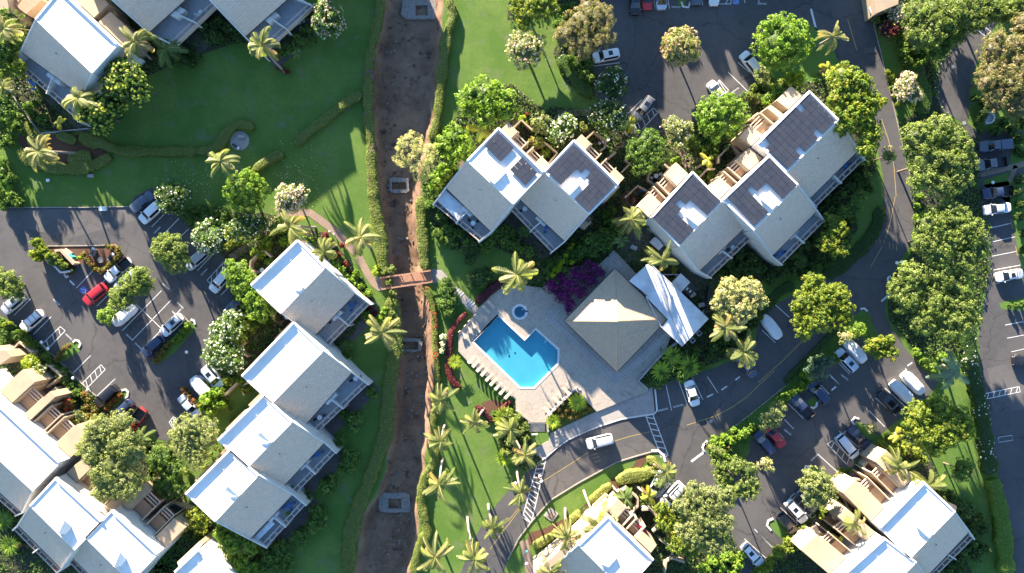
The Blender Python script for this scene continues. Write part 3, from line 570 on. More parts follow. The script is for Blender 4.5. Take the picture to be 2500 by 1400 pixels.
b = MB(); b.tube([(*P(1285,747,.5),.5),(*P(1284,748,1.3),1.3),(*P(1277,755,1),1.1),(*P(1274,758,.3),.1)], .03); b.build('handrail', M['plast'], e)
# ================================================================== footbridge
c = P(995, 684, -.2); e = empty('footbridge', (*c, -2.2), 'reddish wooden footbridge with railings crossing the dry gully', 'bridge')
a0 = Vector(P(932, 693)); a1 = Vector(P(1055, 675)); d = (a1-a0).normalized(); n_ = Vector((-d.y, d.x)); wd = .98
b = MB()
for i in range(44):
    t = (i+.5)/44; p = a0.lerp(a1, t); b.box(p.x, p.y, .12 + .1*math.sin(math.pi*t), (a1-a0).length/44*.92, 2*wd, .06, math.atan2(d.y, d.x))
b.build('deck_planks', M['bridge'], e)
for s in (-1, 1):
    b = MB(); b.beam((*(a0+n_*wd*s), 0.06), (*(a1+n_*wd*s), 0.06), .18, .4); b.build('girder', M['dwood'], e)
    b = MB()
    for k in range(6):
        p = a0.lerp(a1, k/5) + n_*wd*1.05*s; b.box(p.x, p.y, .6, .13, .13, 1.1)
        b.beam((*(p - n_*.0*s), 1.14), (*(p - n_*.35*s), 1.14), .12, .08)
    b.beam((*(a0+n_*wd*1.05*s), 1.2), (*(a1+n_*wd*1.05*s), 1.2), .26, .07); b.beam((*(a0+n_*wd*1.05*s), .7), (*(a1+n_*wd*1.05*s), .7), .06, .1)
    b.build('railing', M['bridge'], e)
for x in (-1, 1):
    p = a0 if x < 0 else a1; b = MB(); b.box(p.x + x*.3, p.y, -.7, 1.0, 2.6, 1.5, math.atan2(d.y, d.x)); b.build('abutment', M['rock'], e)
# ================================================================== buildings
def V2(p): return Vector((p[0], p[1]))
def side_wall(B, pts, th=.24, m='wallw', name='side_wall'):
    "pts: (x,y,ztop) along the wall; a solid slab from the ground to the sloping top"
    b = MB(); d = (V2(pts[-1]) - V2(pts[0])).normalized(); n = Vector((-d.y, d.x)) * th / 2; V = []; k = len(pts)
    for s in (1, -1):
        for z in (0, 1):
            for p in pts: V.append((p[0]+n.x*s, p[1]+n.y*s, p[2] if z else -.1))
    A, A2, Q, Q2 = 0, k, 2*k, 3*k; F = []
    for i in range(k-1):
        F += [(A+i,A+i+1,A2+i+1,A2+i), (Q+i+1,Q+i,Q2+i,Q2+i+1), (A2+i,A2+i+1,Q2+i+1,Q2+i)]
    F += [(A,A2,Q2,Q), (A+k-1,Q+k-1,Q2+k-1,A2+k-1)]
    b.add(V, F); return b.build(name, M[m], B)
SOLN = [0]; REST = MB()
def roof_unit(B, W, E, L, ze=5.0, z=9.0, sky=None, sol=None, wing=None, wall='wallw', side=(1,1), furn=True, roofm='shingle', awn=None):
    A, Bq, Cq, D = [V2(p) for p in W]; eB, eA = [V2(p) for p in E]; lB, lA = [V2(p) for p in L]
    # body: white-roofed half and the half under the slope
    b = MB(); b.prism([A, Bq, Cq, D], 0, z-.12); b.build('wall', M[wall], B)
    iB, iA = Cq.lerp(eB, .80), D.lerp(eA, .80)
    zi = z + (ze - z) * .80 - .15
    b = MB(); b.prism([D + (Cq-D)*.004, Cq + (D-Cq)*.004, iB, iA], 0, [z-.14, z-.14, zi, zi]); b.build('garden_wall', M[wall], B)
    b = MB(); b.prism([A, Bq, Cq, D], z-.11, z); b.build('white_roof', M['white'], B)
    b = MB(); b.strip([A, Bq], .34, z+.42, .5); b.build('parapet', M['white'], B)
    for s, (p0, p1) in enumerate(((A, D), (Bq, Cq))): b = MB(); b.strip([p0, p1], .3, z+.16, .27); b.build('parapet', M['white'], B)
    b = MB(); b.strip([D, Cq], .16, z+.07, .2); b.build('ridge_trim', M['white'], B)
    # shingled slope
    n = MB(); V = []
    for dz in (0, -.14):
        V += [(D.x,D.y,z+.02+dz),(Cq.x,Cq.y,z+.02+dz),(eB.x,eB.y,ze+dz),(eA.x,eA.y,ze+dz)]
    n.add(V, [(0,1,2,3),(7,6,5,4),(0,4,5,1),(1,5,6,2),(2,6,7,3),(3,7,4,0)]); n.build('shingle_roof', M[roofm], B)
    b = MB(); b.strip([eA, eB], .14, ze+.03, .16); b.build('gutter', M['dwood'], B)
    pv = MB(); p = D.lerp(Cq, .45).lerp(eA.lerp(eB, .45), .35); pv.cyl((p.x,p.y,z+(ze-z)*.35), (p.x,p.y,z+(ze-z)*.35+.35), .07, .07); pv.build('vent_pipe', M['dark'], B)
    vp = MB()
    for u, v in ((.25,.3),(.7,.25),(.3,.75),(.75,.8)): q = A.lerp(Bq, u).lerp(D.lerp(Cq, u), v); vp.cyl((q.x,q.y,z), (q.x,q.y,z+.3), .05, .05, 6)
    vp.build('vent_pipe', M['white'], B)
    # balcony
    zd = 2.9
    b = MB(); b.prism([iA, iB, lB, lA], zd-.25, zd); b.build('balcony_floor', M['blued'], B)
    d = (lB-lA).normalized(); out = Vector((d.y, -d.x)); out = out if out.dot(lA - D) > 0 else -out
    b = MB(); Ln = (lB-lA).length
    for k in (0.0, .74): b.strip([lA - out*k, lB - out*k], .20, zd+1.0+.02*k, .16)
    m_ = int(Ln/1.35)
    for i in range(m_+1):
        q = lA.lerp(lB, i/m_); b.strip([q, q - out*.74], .16, zd+.98, .12)
    b.strip([lA, lB], .1, zd+.9, 1.0); b.build('balcony_rail', M['wood'], B)
    mid = lambda a, c, t=.5: a.lerp(c, t)
    q0, q1 = mid(eA, eB, .5), mid(lA, lB, .5); q1 = q1 + (q1-q0).normalized()*.25
    side_wall(B, [(*(mid(iA,iB)), zi), (*q0, ze-.2), (*q1, zd+1.5)], .2, 'wallw', 'divider_wall')
    for t0, t1 in ((.06,.42),(.58,.94)):
        g = MB(); a = iA.lerp(iB, t0) + out*.04; c_ = iA.lerp(iB, t1) + out*.04
        g.add([(a.x,a.y,zd+.05),(c_.x,c_.y,zd+.05),(c_.x,c_.y,zd+2.0),(a.x,a.y,zd+2.0)], [(0,1,2,3)]); g.build('window', M['glass'], B)
        g = MB(); g.add([(a.x,a.y,.05),(c_.x,c_.y,.05),(c_.x,c_.y,2.2),(a.x,a.y,2.2)], [(0,1,2,3)]); g.build('window', M['glass'], B)
    for t0 in ((.40,.50),(.50,.60)):
        a = iA.lerp(iB, t0[0]); c_ = iA.lerp(iB, t0[1]); k = .45
        g = MB(); g.prism([a, c_, c_.lerp(lA.lerp(lB, t0[1]), k), a.lerp(lA.lerp(lB, t0[0]), k)], zd+.01, zd+1.9 if t0[0] < .5 else zd+1.7); g.build('storage_closet', M['wallw'], B)
    # wing walls on both sides, following the roof line out past the balcony
    for s, (p0, p1, p2, p3) in ((0, (A, D, eA, lA)), (1, (Bq, Cq, eB, lB))):
        if side[s]: ex = p3 + (p3-p2).normalized()*.3; side_wall(B, [(*p1, z+.1), (*p2, ze+.22), (*ex, zd+1.15)], .22, 'wallw')
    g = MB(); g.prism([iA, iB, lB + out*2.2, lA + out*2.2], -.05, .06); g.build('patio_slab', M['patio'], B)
    # skylight box
    if sky:
        kind, s = sky; q = [V2(p) for p in PP(s, z+.4)]
        cx = sum((p for p in q), Vector((0,0)))/len(q)
        if kind == 'box':
            g = MB(); g.prism(q, z, z+.45); e2 = g.build('skylight', M['white'], B)
            for t in (0, 1):
                r_ = [q[0].lerp(q[1], t*.5+.05), q[0].lerp(q[1], t*.5+.45), q[3].lerp(q[2], t*.5+.45), q[3].lerp(q[2], t*.5+.05)]; r_ = [cx + (p-cx)*.86 for p in r_]
                g = MB(); g.flat = True; g.sheet([p - Vector(B.location[:2]) for p in r_], z+.46); o = g.build('skylight_pane', M['glassl']); o.parent = e2
        else:
            # clerestory wedge: tall back edge q0-q1, sloping down to the point
            g = MB(); zz = [z+1.0, z+1.0] + [z+.08]*(len(q)-2); g.prism(q, z-.02, zz); g.build('clerestory', M['white'], B)
    if sol:
        poly = PP(sol, z+.3); u = (Bq-A).normalized(); v = Vector((-u.y, u.x)); v = v if v.dot(D-A) > 0 else -v
        pw, ph = 1.34, 1.06
        ex = lambda p: ((V2(p)-A).dot(u), (V2(p)-A).dot(v))
        uv = [ex(p) for p in poly]; u0 = min(p[0] for p in uv); u1 = max(p[0] for p in uv); v0 = min(p[1] for p in uv); v1 = max(p[1] for p in uv)
        nu = max(1, round((u1-u0)/ph)); nv = max(1, round((v1-v0)/pw)); pu = (u1-u0)/nu; pvv = (v1-v0)/nv
        for i in range(nu):
            for j in range(nv):
                cu, cv = u0+(i+.5)*pu, v0+(j+.5)*pvv
                if inpoly(np.array([cu]), np.array([cv]), uv)[0]:
                    c0 = A + u*cu + v*cv; g = MB()
                    zc = z+.30; k = .5; a_, b_ = u*(pu*.482), v*(pvv*.488); tl = .05
                    g.add([(*(c0-a_-b_),zc-tl+.1),(*(c0+a_-b_),zc-tl+.1),(*(c0+a_+b_),zc+tl),(*(c0-a_+b_),zc+tl),(*(c0-a_-b_),zc-.1),(*(c0+a_-b_),zc-.1),(*(c0+a_+b_),zc-.14),(*(c0-a_+b_),zc-.14)],
                          [(0,1,2,3),(7,6,5,4),(0,4,5,1),(1,5,6,2),(2,6,7,3),(3,7,4,0)])
                    SOLN[0] += 1
                    if SOLN[0] % 1000 <= 100: g.build('solar_panel', M['solar'], B)
                    else:
                        REST.add(g.v, g.f)
        g = MB()
        for i in range(0, nu, 2):
            q = A + u*(u0+(i+.5)*pu) + v*(v0-.25); g.beam((*(q), z+.3), (*(q+v*.5), z+.3), .05, .05)
        g.build('panel_bracket', M['grey'], B)
    if awn:
        q = PP(awn, 4.2); g = MB(); g.prism(q, 4.05, 4.15); g.build('awning', M['metalw'], B)
    # entry wing: strips along the outer edge
    if wing:
        o2 = (A-D).normalized()
        for kind, f0, f1, dep in wing:
            a, c_ = A.lerp(Bq, f0), A.lerp(Bq, f1); a = a + o2*.19; c_ = c_ + o2*.19
            if kind == 'S':
                g = MB(); g.prism([a, c_, c_+o2*dep, a+o2*dep], 0, [6.6,6.6,6.0,6.0]); g.build('wing_roof', M['tan'], B)
            elif kind == 's':
                g = MB(); g.prism([a, c_, c_+o2*dep, a+o2*dep], 0, 4.2); g.build('low_roof', M['tan'], B)
            elif kind == 'D':
                g = MB(); h = dep*.55; g.prism([a, c_, c_+o2*h, a+o2*h], 0, 5.0); g.build('tiled_terrace', M['terr'], B)
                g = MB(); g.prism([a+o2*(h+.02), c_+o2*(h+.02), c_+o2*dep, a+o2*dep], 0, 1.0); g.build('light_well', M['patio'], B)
                g = MB()
                for k in range(3):
                    t = dep - .1 - k*.55; g.beam((*(a+o2*t), 5.3), (*(c_+o2*t), 5.3), .2, .2)
                g.build('pergola_slats', M['wood'], B)
                for q in (a, c_):
                    s_ = q + (c_-a).normalized()*(.12 if q == a else -.12)
                    side_wall(B, [(*s_, 6.3), (*(s_+o2*(dep+.3)), 5.9)], .2, 'cream', 'terrace_wall')
            elif kind == 'W':
                g = MB(); g.prism([a, c_, c_+o2*dep, a+o2*dep], 0, .2); g.build('entry_walk', M['patio'], B)
def ctr(pts): return (sum(p[0] for p in pts)/len(pts), sum(p[1] for p in pts)/len(pts), 0)
def building(label, units, group='low white and tan condominium blocks', name='apartment_building', extra=None):
    allp = [p for u in units for p in PP(u['W'], 9)]
    B = empty(name, ctr(allp), label, 'building', group)
    for u in units:
        k = {x: y for x, y in u.items() if x not in 'WEL'}; ze = k.get('ze', 5.0)
        roof_unit(B, PP(u['W'], k.get('z', 9.0)), PP(u['E'], ze), PP(u['L'], 3.9), **k)
    if REST.v: tag(REST.build('solar_panel_rows', M['solar'], B), kind='stuff'); REST.v = []; REST.f = []
    SOLN[0] = 0
    return B
def slab(B, s, z, m='tan', name='wing_roof', z0=0, base=None):
    b = MB(); b.prism(PP(s, z), z0, z); return b.build(name, M[m], B)
# --- four-unit block west of the gully
wA = [('s',0,.45,1.0),('S',.45,.55,.6),('s',.55,1,1.2)]
BW = building('four stepped units with white flat tops and grey-tan slopes left of the dry gully', [
  dict(W="a@ 255 635 780 130 1090 440 590 955", E="a@ 1440 735 970 1220", L="a@ 1590 850 1120 1330", sky=('w', "a@ 830 690 845 655 700 610 720 650 740 700 800 712"), wing=wA),
  dict(W="b@ 150 735 735 130 1070 455 490 1045", E="b@ 1400 700 870 1290", L="b@ 1575 830 1010 1370", wing=wA),
  dict(W="c@ 530 160 b@ 390 960 715 1265 c@ 870 465", E="c@ 1740 190 1260 700", L="c@ 1865 300 1400 775", sky=('w', "c@ 1025 60 1140 180 1080 230 1010 215 985 160 960 110"), wing=wA),
  dict(W="c@ 165 770 660 275 985 565 495 1085", E="c@ 1380 780 890 1290", L="c@ 1520 895 1070 1380", sky=('w', "c@ 655 675 770 790 720 850 650 825 620 780 590 735"), wing=wA, awn="c@ 905 1300 1120 1075 1170 1120 960 1330")])
# --- block at lower left
wB = [('S',0,.22,3.2),('D',.22,.50,3.4),('D',.55,.80,3.4),('S',.82,1,3.2)]
BL = building('tan and white roofed units at the lower left corner with rooftop wedges', [
  dict(W="p@ -60 930 19 1006 148 1128 79 1197.5", E="p@ 53.6 1253 -110 1100", L="p@ 40 1262 -120 1112") if 0 else dict(W="p@ -80 915 148 1128 79 1197.5 -150 985", E="p@ 53.6 1253 -178 1040", L="e@ 190 740 -900 -230", wing=[('S',.22,.36,5),('D',.36,.5,3.6),('S',.5,.56,5.5),('D',.58,.70,3.6),('D',.72,.84,3.6),('S',.84,1,4.5)]),
  dict(W="e@ 645 310 1170 800 850 1130 345 630", E="e@ 700 1350 205 855", L="e@ 650 1395 160 900", sky=('w', "e@ 690 930 760 785 800 880 740 965 690 950 600 850"), wing=wB),
  dict(W="e@ 1285 680 1800 1170 1490 1500 980 995", E="e@ 1330 1730 825 1225", L="e@ 1290 1790 790 1270", sky=('w', "e@ 1320 1310 1390 1150 1425 1250 1370 1330 1320 1310 1230 1220"), wing=[('S',0,.14,4.5),('D',.14,.42,4.2),('W',.42,.5,4),('D',.5,.74,4.2),('S',.76,1,4.2)])])
slab(BL, "d@ -60 120 0 170 60 165 130 240 0 330 -60 330", 5.2, 'tan', 'low_roof'); 
# --- bottom edge block
BX = building('cream walled white roofed unit cut off by the bottom edge left of centre', [dict(W="8@ 1250 1385 1415 1230 1620 1440 1450 1590", E="8@ 1760 1540 1590 1700", L="8@ 1800 1580 1630 1740", z=8, wing=[('S',0,1,.8)])])
slab(BX, "8@ 1415 1190 1470 1170 1560 1290 1490 1290", 4.5, 'tan', 'low_roof')
# --- top left blocks
BT = building('striped tan slope and white flat roof with stepped edge at the top left corner', [dict(W="0@ 395 -10 620 100 840 318 655 520 ".replace('395 -10 620 100','430 -70') + "255 140", E="0@ 590 690 150 370", L="0@ 560 860 130 470", wing=[('S',.1,.42,3.4),('s',.42,.5,3.0),('S',.5,.95,2.6)])]) 
BT2 = building('tan sloped unit with balconies at the top edge above the garden lawn', [dict(W="0@ 480 -330 820 -640 1130 -330 780 -15", E="0@ 1400 -70 1060 235", L="0@ 1560 10 1235 325")])
BT3 = building('tan sloped unit with open balconies at the top edge beside the gully', [dict(W="0@ 1150 -330 1500 -640 1830 -330 1450 -45", E="0@ 2080 -30 1745 265", L="0@ 2225 45 1860 380")])
BT4 = empty('tan_building_corner', (*P(20,20),0), 'tan flat roofed corner of a building in the top left corner', 'building')
slab(BT4, "0@ -60 -60 60 -60 50 0 185 100 110 60 60 95 0 110 -60 100".replace('185 100 110 60','60 40'), 6, 'tan', 'roof', 0); slab(BT4, "0@ 120 50 170 -20 260 -40 300 0 185 100", 5.0, 'terr', 'terrace', 0); slab(BT4, "0@ 110 45 165 -30 140 -60 60 -60 50 -10", 4.4, 'tan', 'low_roof')
# --- centre block with solar arrays
wC = [('S',0,.22,2.2),('D',.22,.46,2.0),('W',.46,.56,2),('D',.56,.8,2.0),('S',.8,1,2.0)]
BC = building('two stepped units with solar panels and striped slopes right of the gully', [
  dict(W="f@ 825 110 1335 610 990 970 470 480", E="f@ 740 1290 225 790", L="f@ 610 1395 90 970", sky=('box', "f@ 850 550 915 610 780 745 715 690"), sol="f@ 820 155 990 335 850 490 670 310", wing=wC, awn="f@ 120 920 220 810 460 1030 360 1160"),
  dict(W="g@ 935 110 1445 610 1110 950 600 465", E="g@ 835 1260 320 780", L="g@ 690 1380 215 890", sky=('box', "g@ 930 540 1010 610 890 730 800 650"), sol="g@ 935 155 1405 615 1095 915 965 785 1085 650 1070 580 1130 510 1050 420 985 480 920 450 775 600 640 470", wing=wC)])
q = PP("f@ 1095 435 1270 620 1130 765 955 580", 9.3)
def solar_quad(B, q, nu, nv, z=9.3):
    q = [V2(p) for p in q]
    for i in range(nu):
        for j in range(nv):
            f = lambda a, b: q[0].lerp(q[1], a).lerp(q[3].lerp(q[2], a), b)
            a0, a1, b0, b1 = (i+.03)/nu, (i+.97)/nu, (j+.02)/nv, (j+.98)/nv
            g = MB(); g.prism([f(a0,b0),f(a1,b0),f(a1,b1),f(a0,b1)], z-.06, z+.02); g.build('solar_panel', M['solar'], B)
solar_quad(BC, q, 3, 3)
slab(BC, "f@ 405 460 450 490 380 575 340 540", 5, 'tan', 'side_closet'); slab(BC, "f@ 1830 1130 1890 1180 1810 1260 1740 1215", 3.4, 'tan', 'side_closet'); slab(BC, "g@ 1445 620 1460 640 1310 800 1285 785", 5.5, 'cream', 'side_closet'); slab(BC, "g@ 1100 960 1155 1005 1110 1040 1075 1000", 4.4, 'dwood', 'side_closet')
# --- big three-unit block with solar arrays
wD = [('S',0,.30,2.6),('D',.30,.45,2.6),('W',.45,.52,3),('D',.52,.72,2.6),('S',.72,1,2.8)]
BE = building('three stepped units with large solar arrays at the upper right', [
  dict(W="h@ 430 695 890 190 1220 530 740 1030", E="h@ 1480 830 965 1320", L="h@ 1560 940 1090 1390", sky=('box', "h@ 870 620 1020 740 950 800 810 690"), sol="h@ 900 235 1200 520 1075 665 920 520 850 570 790 500 700 590 765 660 730 710 875 860 745 1000 440 710", wing=wD),
  dict(W="j@ 300 505 820 10 1155 335 660 850", E="j@ 1375 635 860 1150", L="j@ 1455 745 965 1240", sky=('box', "j@ 790 425 930 545 870 615 735 500"), sol="j@ 835 35 1130 330 990 480 870 360 835 335 740 415 660 345 620 385 690 465 650 510 800 660 670 800 375 500", wing=wD),
  dict(W="i@ 510 610 1100 20 1430 345 850 930", E="i@ 1665 685 1100 1245", L="i@ 1720 790 1170 1330", sol="i@ 1085 60 1390 340 1260 490 1180 430 1150 460 1210 520 1040 710 960 650 925 685 990 750 860 895 590 640 640 520 720 585 740 560 670 490 950 200 1030 265 1065 220 1010 140", wing=[('S',.0,.2,2.6),('D',.2,.45,2.6),('W',.45,.55,3),('S',.55,.62,2.6),('S',.72,1,2.4)])])
# --- bottom centre block
BS = building('white roofed unit at the bottom centre with cream entry walls and palms above', [
  dict(W="n@ 960 750 1465 1240 1140 1600 620 1080", E="n@ 860 1860 340 1330", L="n@ 800 1920 290 1390", sky=('box', "n@ 975 1165 1055 1225 960 1330 870 1290"), wing=[('S',.0,.2,2.5),('D',.2,.38,2.3),('W',.38,.44,3),('D',.44,.66,2.3),('S',.66,1,1.6)], wall='cream')])
slab(BS, "n@ 620 1080 960 750 900 700 560 1010 380 1160 110 1400 150 1440 420 1250", 6.8, 'cream', 'low_roof'); slab(BS, "n@ 700 770 940 560 975 600 800 760 720 830", 3.4, 'cream', 'garden_terrace'); slab(BS, "n@ 780 640 930 500 960 520 810 670", 2.0, 'terr', 'garden_terrace')
# --- bottom right block
BR = building('pair of units with shaded white tops and tan entry roofs at the bottom right', [
  dict(W="o@ 870 870 1370 360 1730 700 1220 1230", E="o@ 1895 930 1410 1440", L="o@ 1940 1000 1490 1450", sky=('box', "o@ 1340 810 1490 940 1440 1000 1300 870"), wing=[('S',.0,.30,6.5),('D',.30,.48,5.0),('W',.48,.56,5),('D',.56,.74,5.0),('S',.74,1,6.2)]),
  dict(W="o@ 380 1480 920 995 1290 1275 760 1800", E="o@ 1440 1500 950 2020", L="o@ 1490 1560 1000 2080", wing=[('S',.0,.36,6.0),('D',.36,.52,4.6),('W',.52,.58,5),('D',.62,.8,4.6),('S',.8,1,6.0)])])
slab(BR, "o@ 1730 620 1755 640 1745 700 1730 720 1655 630 1670 600", 5, 'cream', 'side_closet')
# --- white building at top right corner
BQ = empty('gatehouse', (*P(2160,-10),0), 'small tan roofed gatehouse at the top right beside the road', 'building'); slab(BQ, "3@ 815 -90 1010 -90 1000 30 845 95", 4, 'tan', 'roof'); slab(BQ, "3@ 790 60 818 28 845 92 818 118", 2.5, 'metalw', 'canopy', 2.3)
b = MB(); b.cyl((*P(2130,33),0), (*P(2131,34,2.4),2.4), .06, .06); b.build('post', M['grey'], BQ)
# --- pool pavilion
cs = PP("l@ 78 765 660 165 1262 745 683 1350", 2.9); ap = (*P(1507.8, 785, 6.6), 6.6)
BP = empty('pool_pavilion', (*ctr(cs)[:2], .45), 'square pavilion with tan pyramid shingle roof beside the pool', 'pavilion')
b = MB(); V = [(p[0],p[1],2.9) for p in cs] + [ap] + [(p[0],p[1],2.72) for p in cs]; b.add(V, [(0,1,4),(1,2,4),(2,3,4),(3,0,4),(8,7,6,5),(0,5,6,1),(1,6,7,2),(2,7,8,3),(3,8,5,0)]); b.build('pyramid_roof', M['shingle2'], BP)
for i in range(4):
    b = MB(); b.beam((*cs[i], 2.97), ap if 1 else 0, .16, .05); b.build('hip_cap', M['tan'], BP)
    a, c_ = Vector(cs[i]), Vector(cs[(i+1)%4]); cc = Vector(BP.location[:2])
    for t in (.08,.36,.64,.92):
        p = a.lerp(c_, t); p = cc + (p-cc)*.86; b = MB(); b.box(p.x, p.y, 1.8, .3, .3, 2.0); b.build('post', M['wallw'], BP)
    b = MB(); b.strip([a, c_], .12, 2.94, .22); b.build('gutter', M['dark'], BP)
b = MB(); c_ = Vector(BP.location[:2]); b.prism([c_ + (Vector(p)-c_)*.42 for p in cs], .9, 2.8); b.build('bar_room', M['cream'], BP)
pl = [V2(P(1331.8,776.4,.6)), V2(P(1500,612,.6)), V2(P(1668,790,.6)), V2(P(1504,940,.6))]; pc = sum(pl, Vector((0,0)))/4
for i in range(3):
    b = MB(); b.prism([pc + (p-pc)*(1-.045*i) for p in pl], .40, .58+.15*i); b.build('plinth_step', M['walk'], BP)
    b = MB(); q = [pc + (p-pc)*(1-.045*i) for p in pl]; b.strip([q[0], q[3], q[2]], .07, .586+.15*i, .02); b.strip([q[1], q[0]], .07, .586+.15*i, .02); b.build('step_nosing', M['kerb'], BP)
b = MB(); b.cyl((*ap[:2], ap[2]-.05), (*ap[:2], ap[2]+.25), .12, .05); b.build('finial', M['tan'], BP)
BA = empty('annex_building', (*P(1640,740),0), 'long flat white metal roofed annex right of the pyramid roof', 'building')
slab(BA, "l@ 820 310 1050 100 1725 745 1425 1058 1190 840 1265 750 1015 490 1030 470", 3.5, 'metalw', 'roof', 3.3); slab(BA, "l@ 850 320 1050 135 1690 745 1420 1020 1220 830 1290 750 1040 490", 3.29, 'wallw', 'wall')
b = MB(); b.beam((*P(1590,655,3.62),3.62), (*P(1668,842,3.62),3.62), .12, .12); b.build('roof_pipe', M['grey'], BA)
for s in ("l@ 1015 490 1190 840", "l@ 1050 100 1725 745"): b = MB(); b.strip(PP(s, 3.5), .12, 3.58, .3); b.build('roof_trim', M['metalw'], BA)
# ------------------------------------------------------------------ garden and courtyard walls
def gwall(label, s, h=1.8, m='cream', th=.32, name='courtyard_wall', cat='wall', group='cream courtyard walls'):
    pts = PP(s, h); c = pts[0]; b = MB(); b.strip(pts, th, h, h+.1); o = b.build(name, M[m], loc=(*c,0)); return tag(o, label, cat, group)
for s, h in (("a@ 475 320 400 250 345 265 235 370 230 445 290 495",1.8), ("b@ 210 520 105 425 180 350",1.6), ("b@ 270 780 150 850 160 960",1.8), ("b@ 490 50 500 10 530 -20",1.8), ("d@ 110 190 215 75 360 190 335 240",1.9), ("d@ 470 350 560 345 690 465 525 590",1.9),
    ("d@ 520 710 625 600 780 710",1.9), ("f@ 995 105 1085 15 1220 135",1.7), ("f@ 1120 390 1210 345",2.2), ("f@ 1350 270 1495 390 1400 505",1.7), ("g@ 1075 90 1170 5 1300 110 1300 180 1240 225",1.8), ("g@ 1240 380 1420 240",2.2), ("g@ 1520 320 1575 375 1480 475",1.8),
    ("h@ 490 110 395 210 385 280 470 340",1.7), ("h@ 570 100 640 160",1.8), ("h@ 120 480 270 345 420 430",1.6), ("h@ 980 240 1060 155 1150 155",1.7), ("i@ 75 830 75 760 210 625 320 730",1.8), ("i@ 520 50 530 140",1.5), ("i@ 510 265 740 330",3.0), ("i@ 440 320 720 345",3.0),
    ("n@ 1080 500 1165 430 1295 550 1295 640 1225 710 1190 910",2.2), ("n@ 1340 680 1430 675 1540 780",2.2), ("n@ 1540 850 1470 930",2.2), ("n@ 1300 790 1240 980",2.5), ("n@ 1540 1010 1680 1120 1690 1190",1.8), ("n@ 1600 1400 1620 1270 1680 1230 1830 1280",1.8),
    ("o@ 730 280 700 180 810 60 880 70 940 150",2.2), ("o@ 450 450 570 330 680 340",2.6), ("o@ 380 800 370 700 460 620 560 680",2.4), ("o@ 30 1130 20 1100 140 980 220 1010",2.2), ("o@ 130 1250 10 1140",2.2),
    ("8@ 350 120 390 80 480 150",1.8), ("8@ 1200 870 1180 910 1060 1000",2.0), ("8@ 970 1060 1240 900 1340 950",2.0), ("8@ 1700 30 1590 140",1.8)):
    p = px(s); mx = sum(a for a, _ in p)/len(p); my = sum(a for _, a in p)/len(p)
    gwall(autolabel('low cream courtyard wall', mx, my), s, h)
gwall('cream seat wall holding the shrub at the left planter island', "4@ 388 445 430 440 525 540", 1.6, 'cream', .5)
gwall('white end wall of the left planter island behind the shrub', "4@ 345 510 430 600 500 590", 1.2, 'wallw', .35)
gwall('pale kerb wall around the triangular flower bed, pool side', "m@ 365 1100 350 920 680 610", .9, 'walk', .35, 'planter_wall', 'wall', 'walls of the triangular flower bed')
gwall('pale kerb wall around the triangular flower bed, stair side', "m@ 680 610 930 860", .9, 'walk', .35, 'planter_wall', 'wall', 'walls of the triangular flower bed')
gwall('grey wall beside the wide deck stairs', "m@ 1500 610 1395 515 1530 360 1690 185 1830 85", 1.0, 'walk', .35, 'planter_wall', 'wall')
gwall('pale retaining edge left of the lower pool steps', "m@ 150 1000 140 960 0 850", .7, 'walk', .25, 'planter_wall', 'wall')
gwall('long brown garden border wall under the top left lawn palms', "0@ 0 520 60 640 280 950 630 915", .5, 'walk', .2, 'border_wall', 'wall')
gwall('dark grey utility yard wall right of the annex', "l@ 1740 370 1700 700", 2.0, 'dark', .2, 'yard_wall', 'wall')
gwall('thin pale yard wall behind the annex', "l@ 1195 240 1370 235 1475 330", 2.0, 'grey', .15, 'yard_wall', 'wall')
# ================================================================== vegetation
rngG = np.random.default_rng(11)
PAL = {  # leaf hues: list of (rgb, weight)
 'bright': [((.13,.23,.028),5),((.17,.27,.035),3),((.09,.17,.02),3)],
 'yellow': [((.18,.235,.030),5),((.13,.195,.024),4),((.225,.245,.03),1),((.085,.145,.02),3)],
 'olive':  [((.145,.205,.050),4),((.115,.17,.04),3),((.175,.225,.07),2)],
 'pale':   [((.20,.245,.095),4),((.16,.205,.07),3),((.235,.265,.13),1.5)],
 'cream':  [((.34,.35,.18),4),((.25,.29,.12),3),((.40,.38,.23),2)],
 'dark':   [((.05,.10,.022),5),((.07,.13,.028),3),((.035,.07,.02),3)],
 'mid':    [((.085,.16,.03),5),((.11,.19,.035),3),((.06,.12,.025),3)],
 'brown':  [((.20,.185,.085),4),((.155,.16,.065),4),((.115,.135,.045),3),((.25,.215,.145),2)],
 'blush':  [((.20,.25,.07),6),((.30,.22,.13),1.4),((.24,.26,.09),3)],
 'red':    [((.15,.030,.032),4),((.20,.05,.045),3),((.10,.025,.025),2)],
 'burg':   [((.09,.02,.03),4),((.13,.03,.04),3)],
 'purple': [((.19,.012,.17),4),((.28,.03,.22),2),((.08,.008,.08),3),((.03,.05,.02),2.5)],
 'orange': [((.22,.14,.04),2.5),((.15,.17,.04),5),((.24,.08,.03),1.5),((.09,.12,.03),3)],
 'lime':   [((.26,.34,.03),5),((.20,.30,.03),3)],
 'hedge':  [((.175,.22,.05),5),((.14,.19,.04),4),((.20,.24,.065),2)],
 'hedgeL': [((.24,.27,.07),5),((.20,.25,.06),3)],
 'hedgeD': [((.045,.095,.02),5),((.06,.12,.025),3)],
 'teal':   [((.07,.13,.085),4),((.10,.17,.12),3),((.05,.09,.06),2)],
 'grass':  [((.075,.15,.025),4),((.10,.18,.03),3)],
}
def pick(pal, n, rng):
    c = np.array([p[0] for p in PAL[pal]]); w_ = np.array([p[1] for p in PAL[pal]], float); w_ /= w_.sum()
    return c[rng.choice(len(c), n, p=w_)] * rng.uniform(.78, 1.2, (n, 1)) * [1.28, 1.18, 1.08]
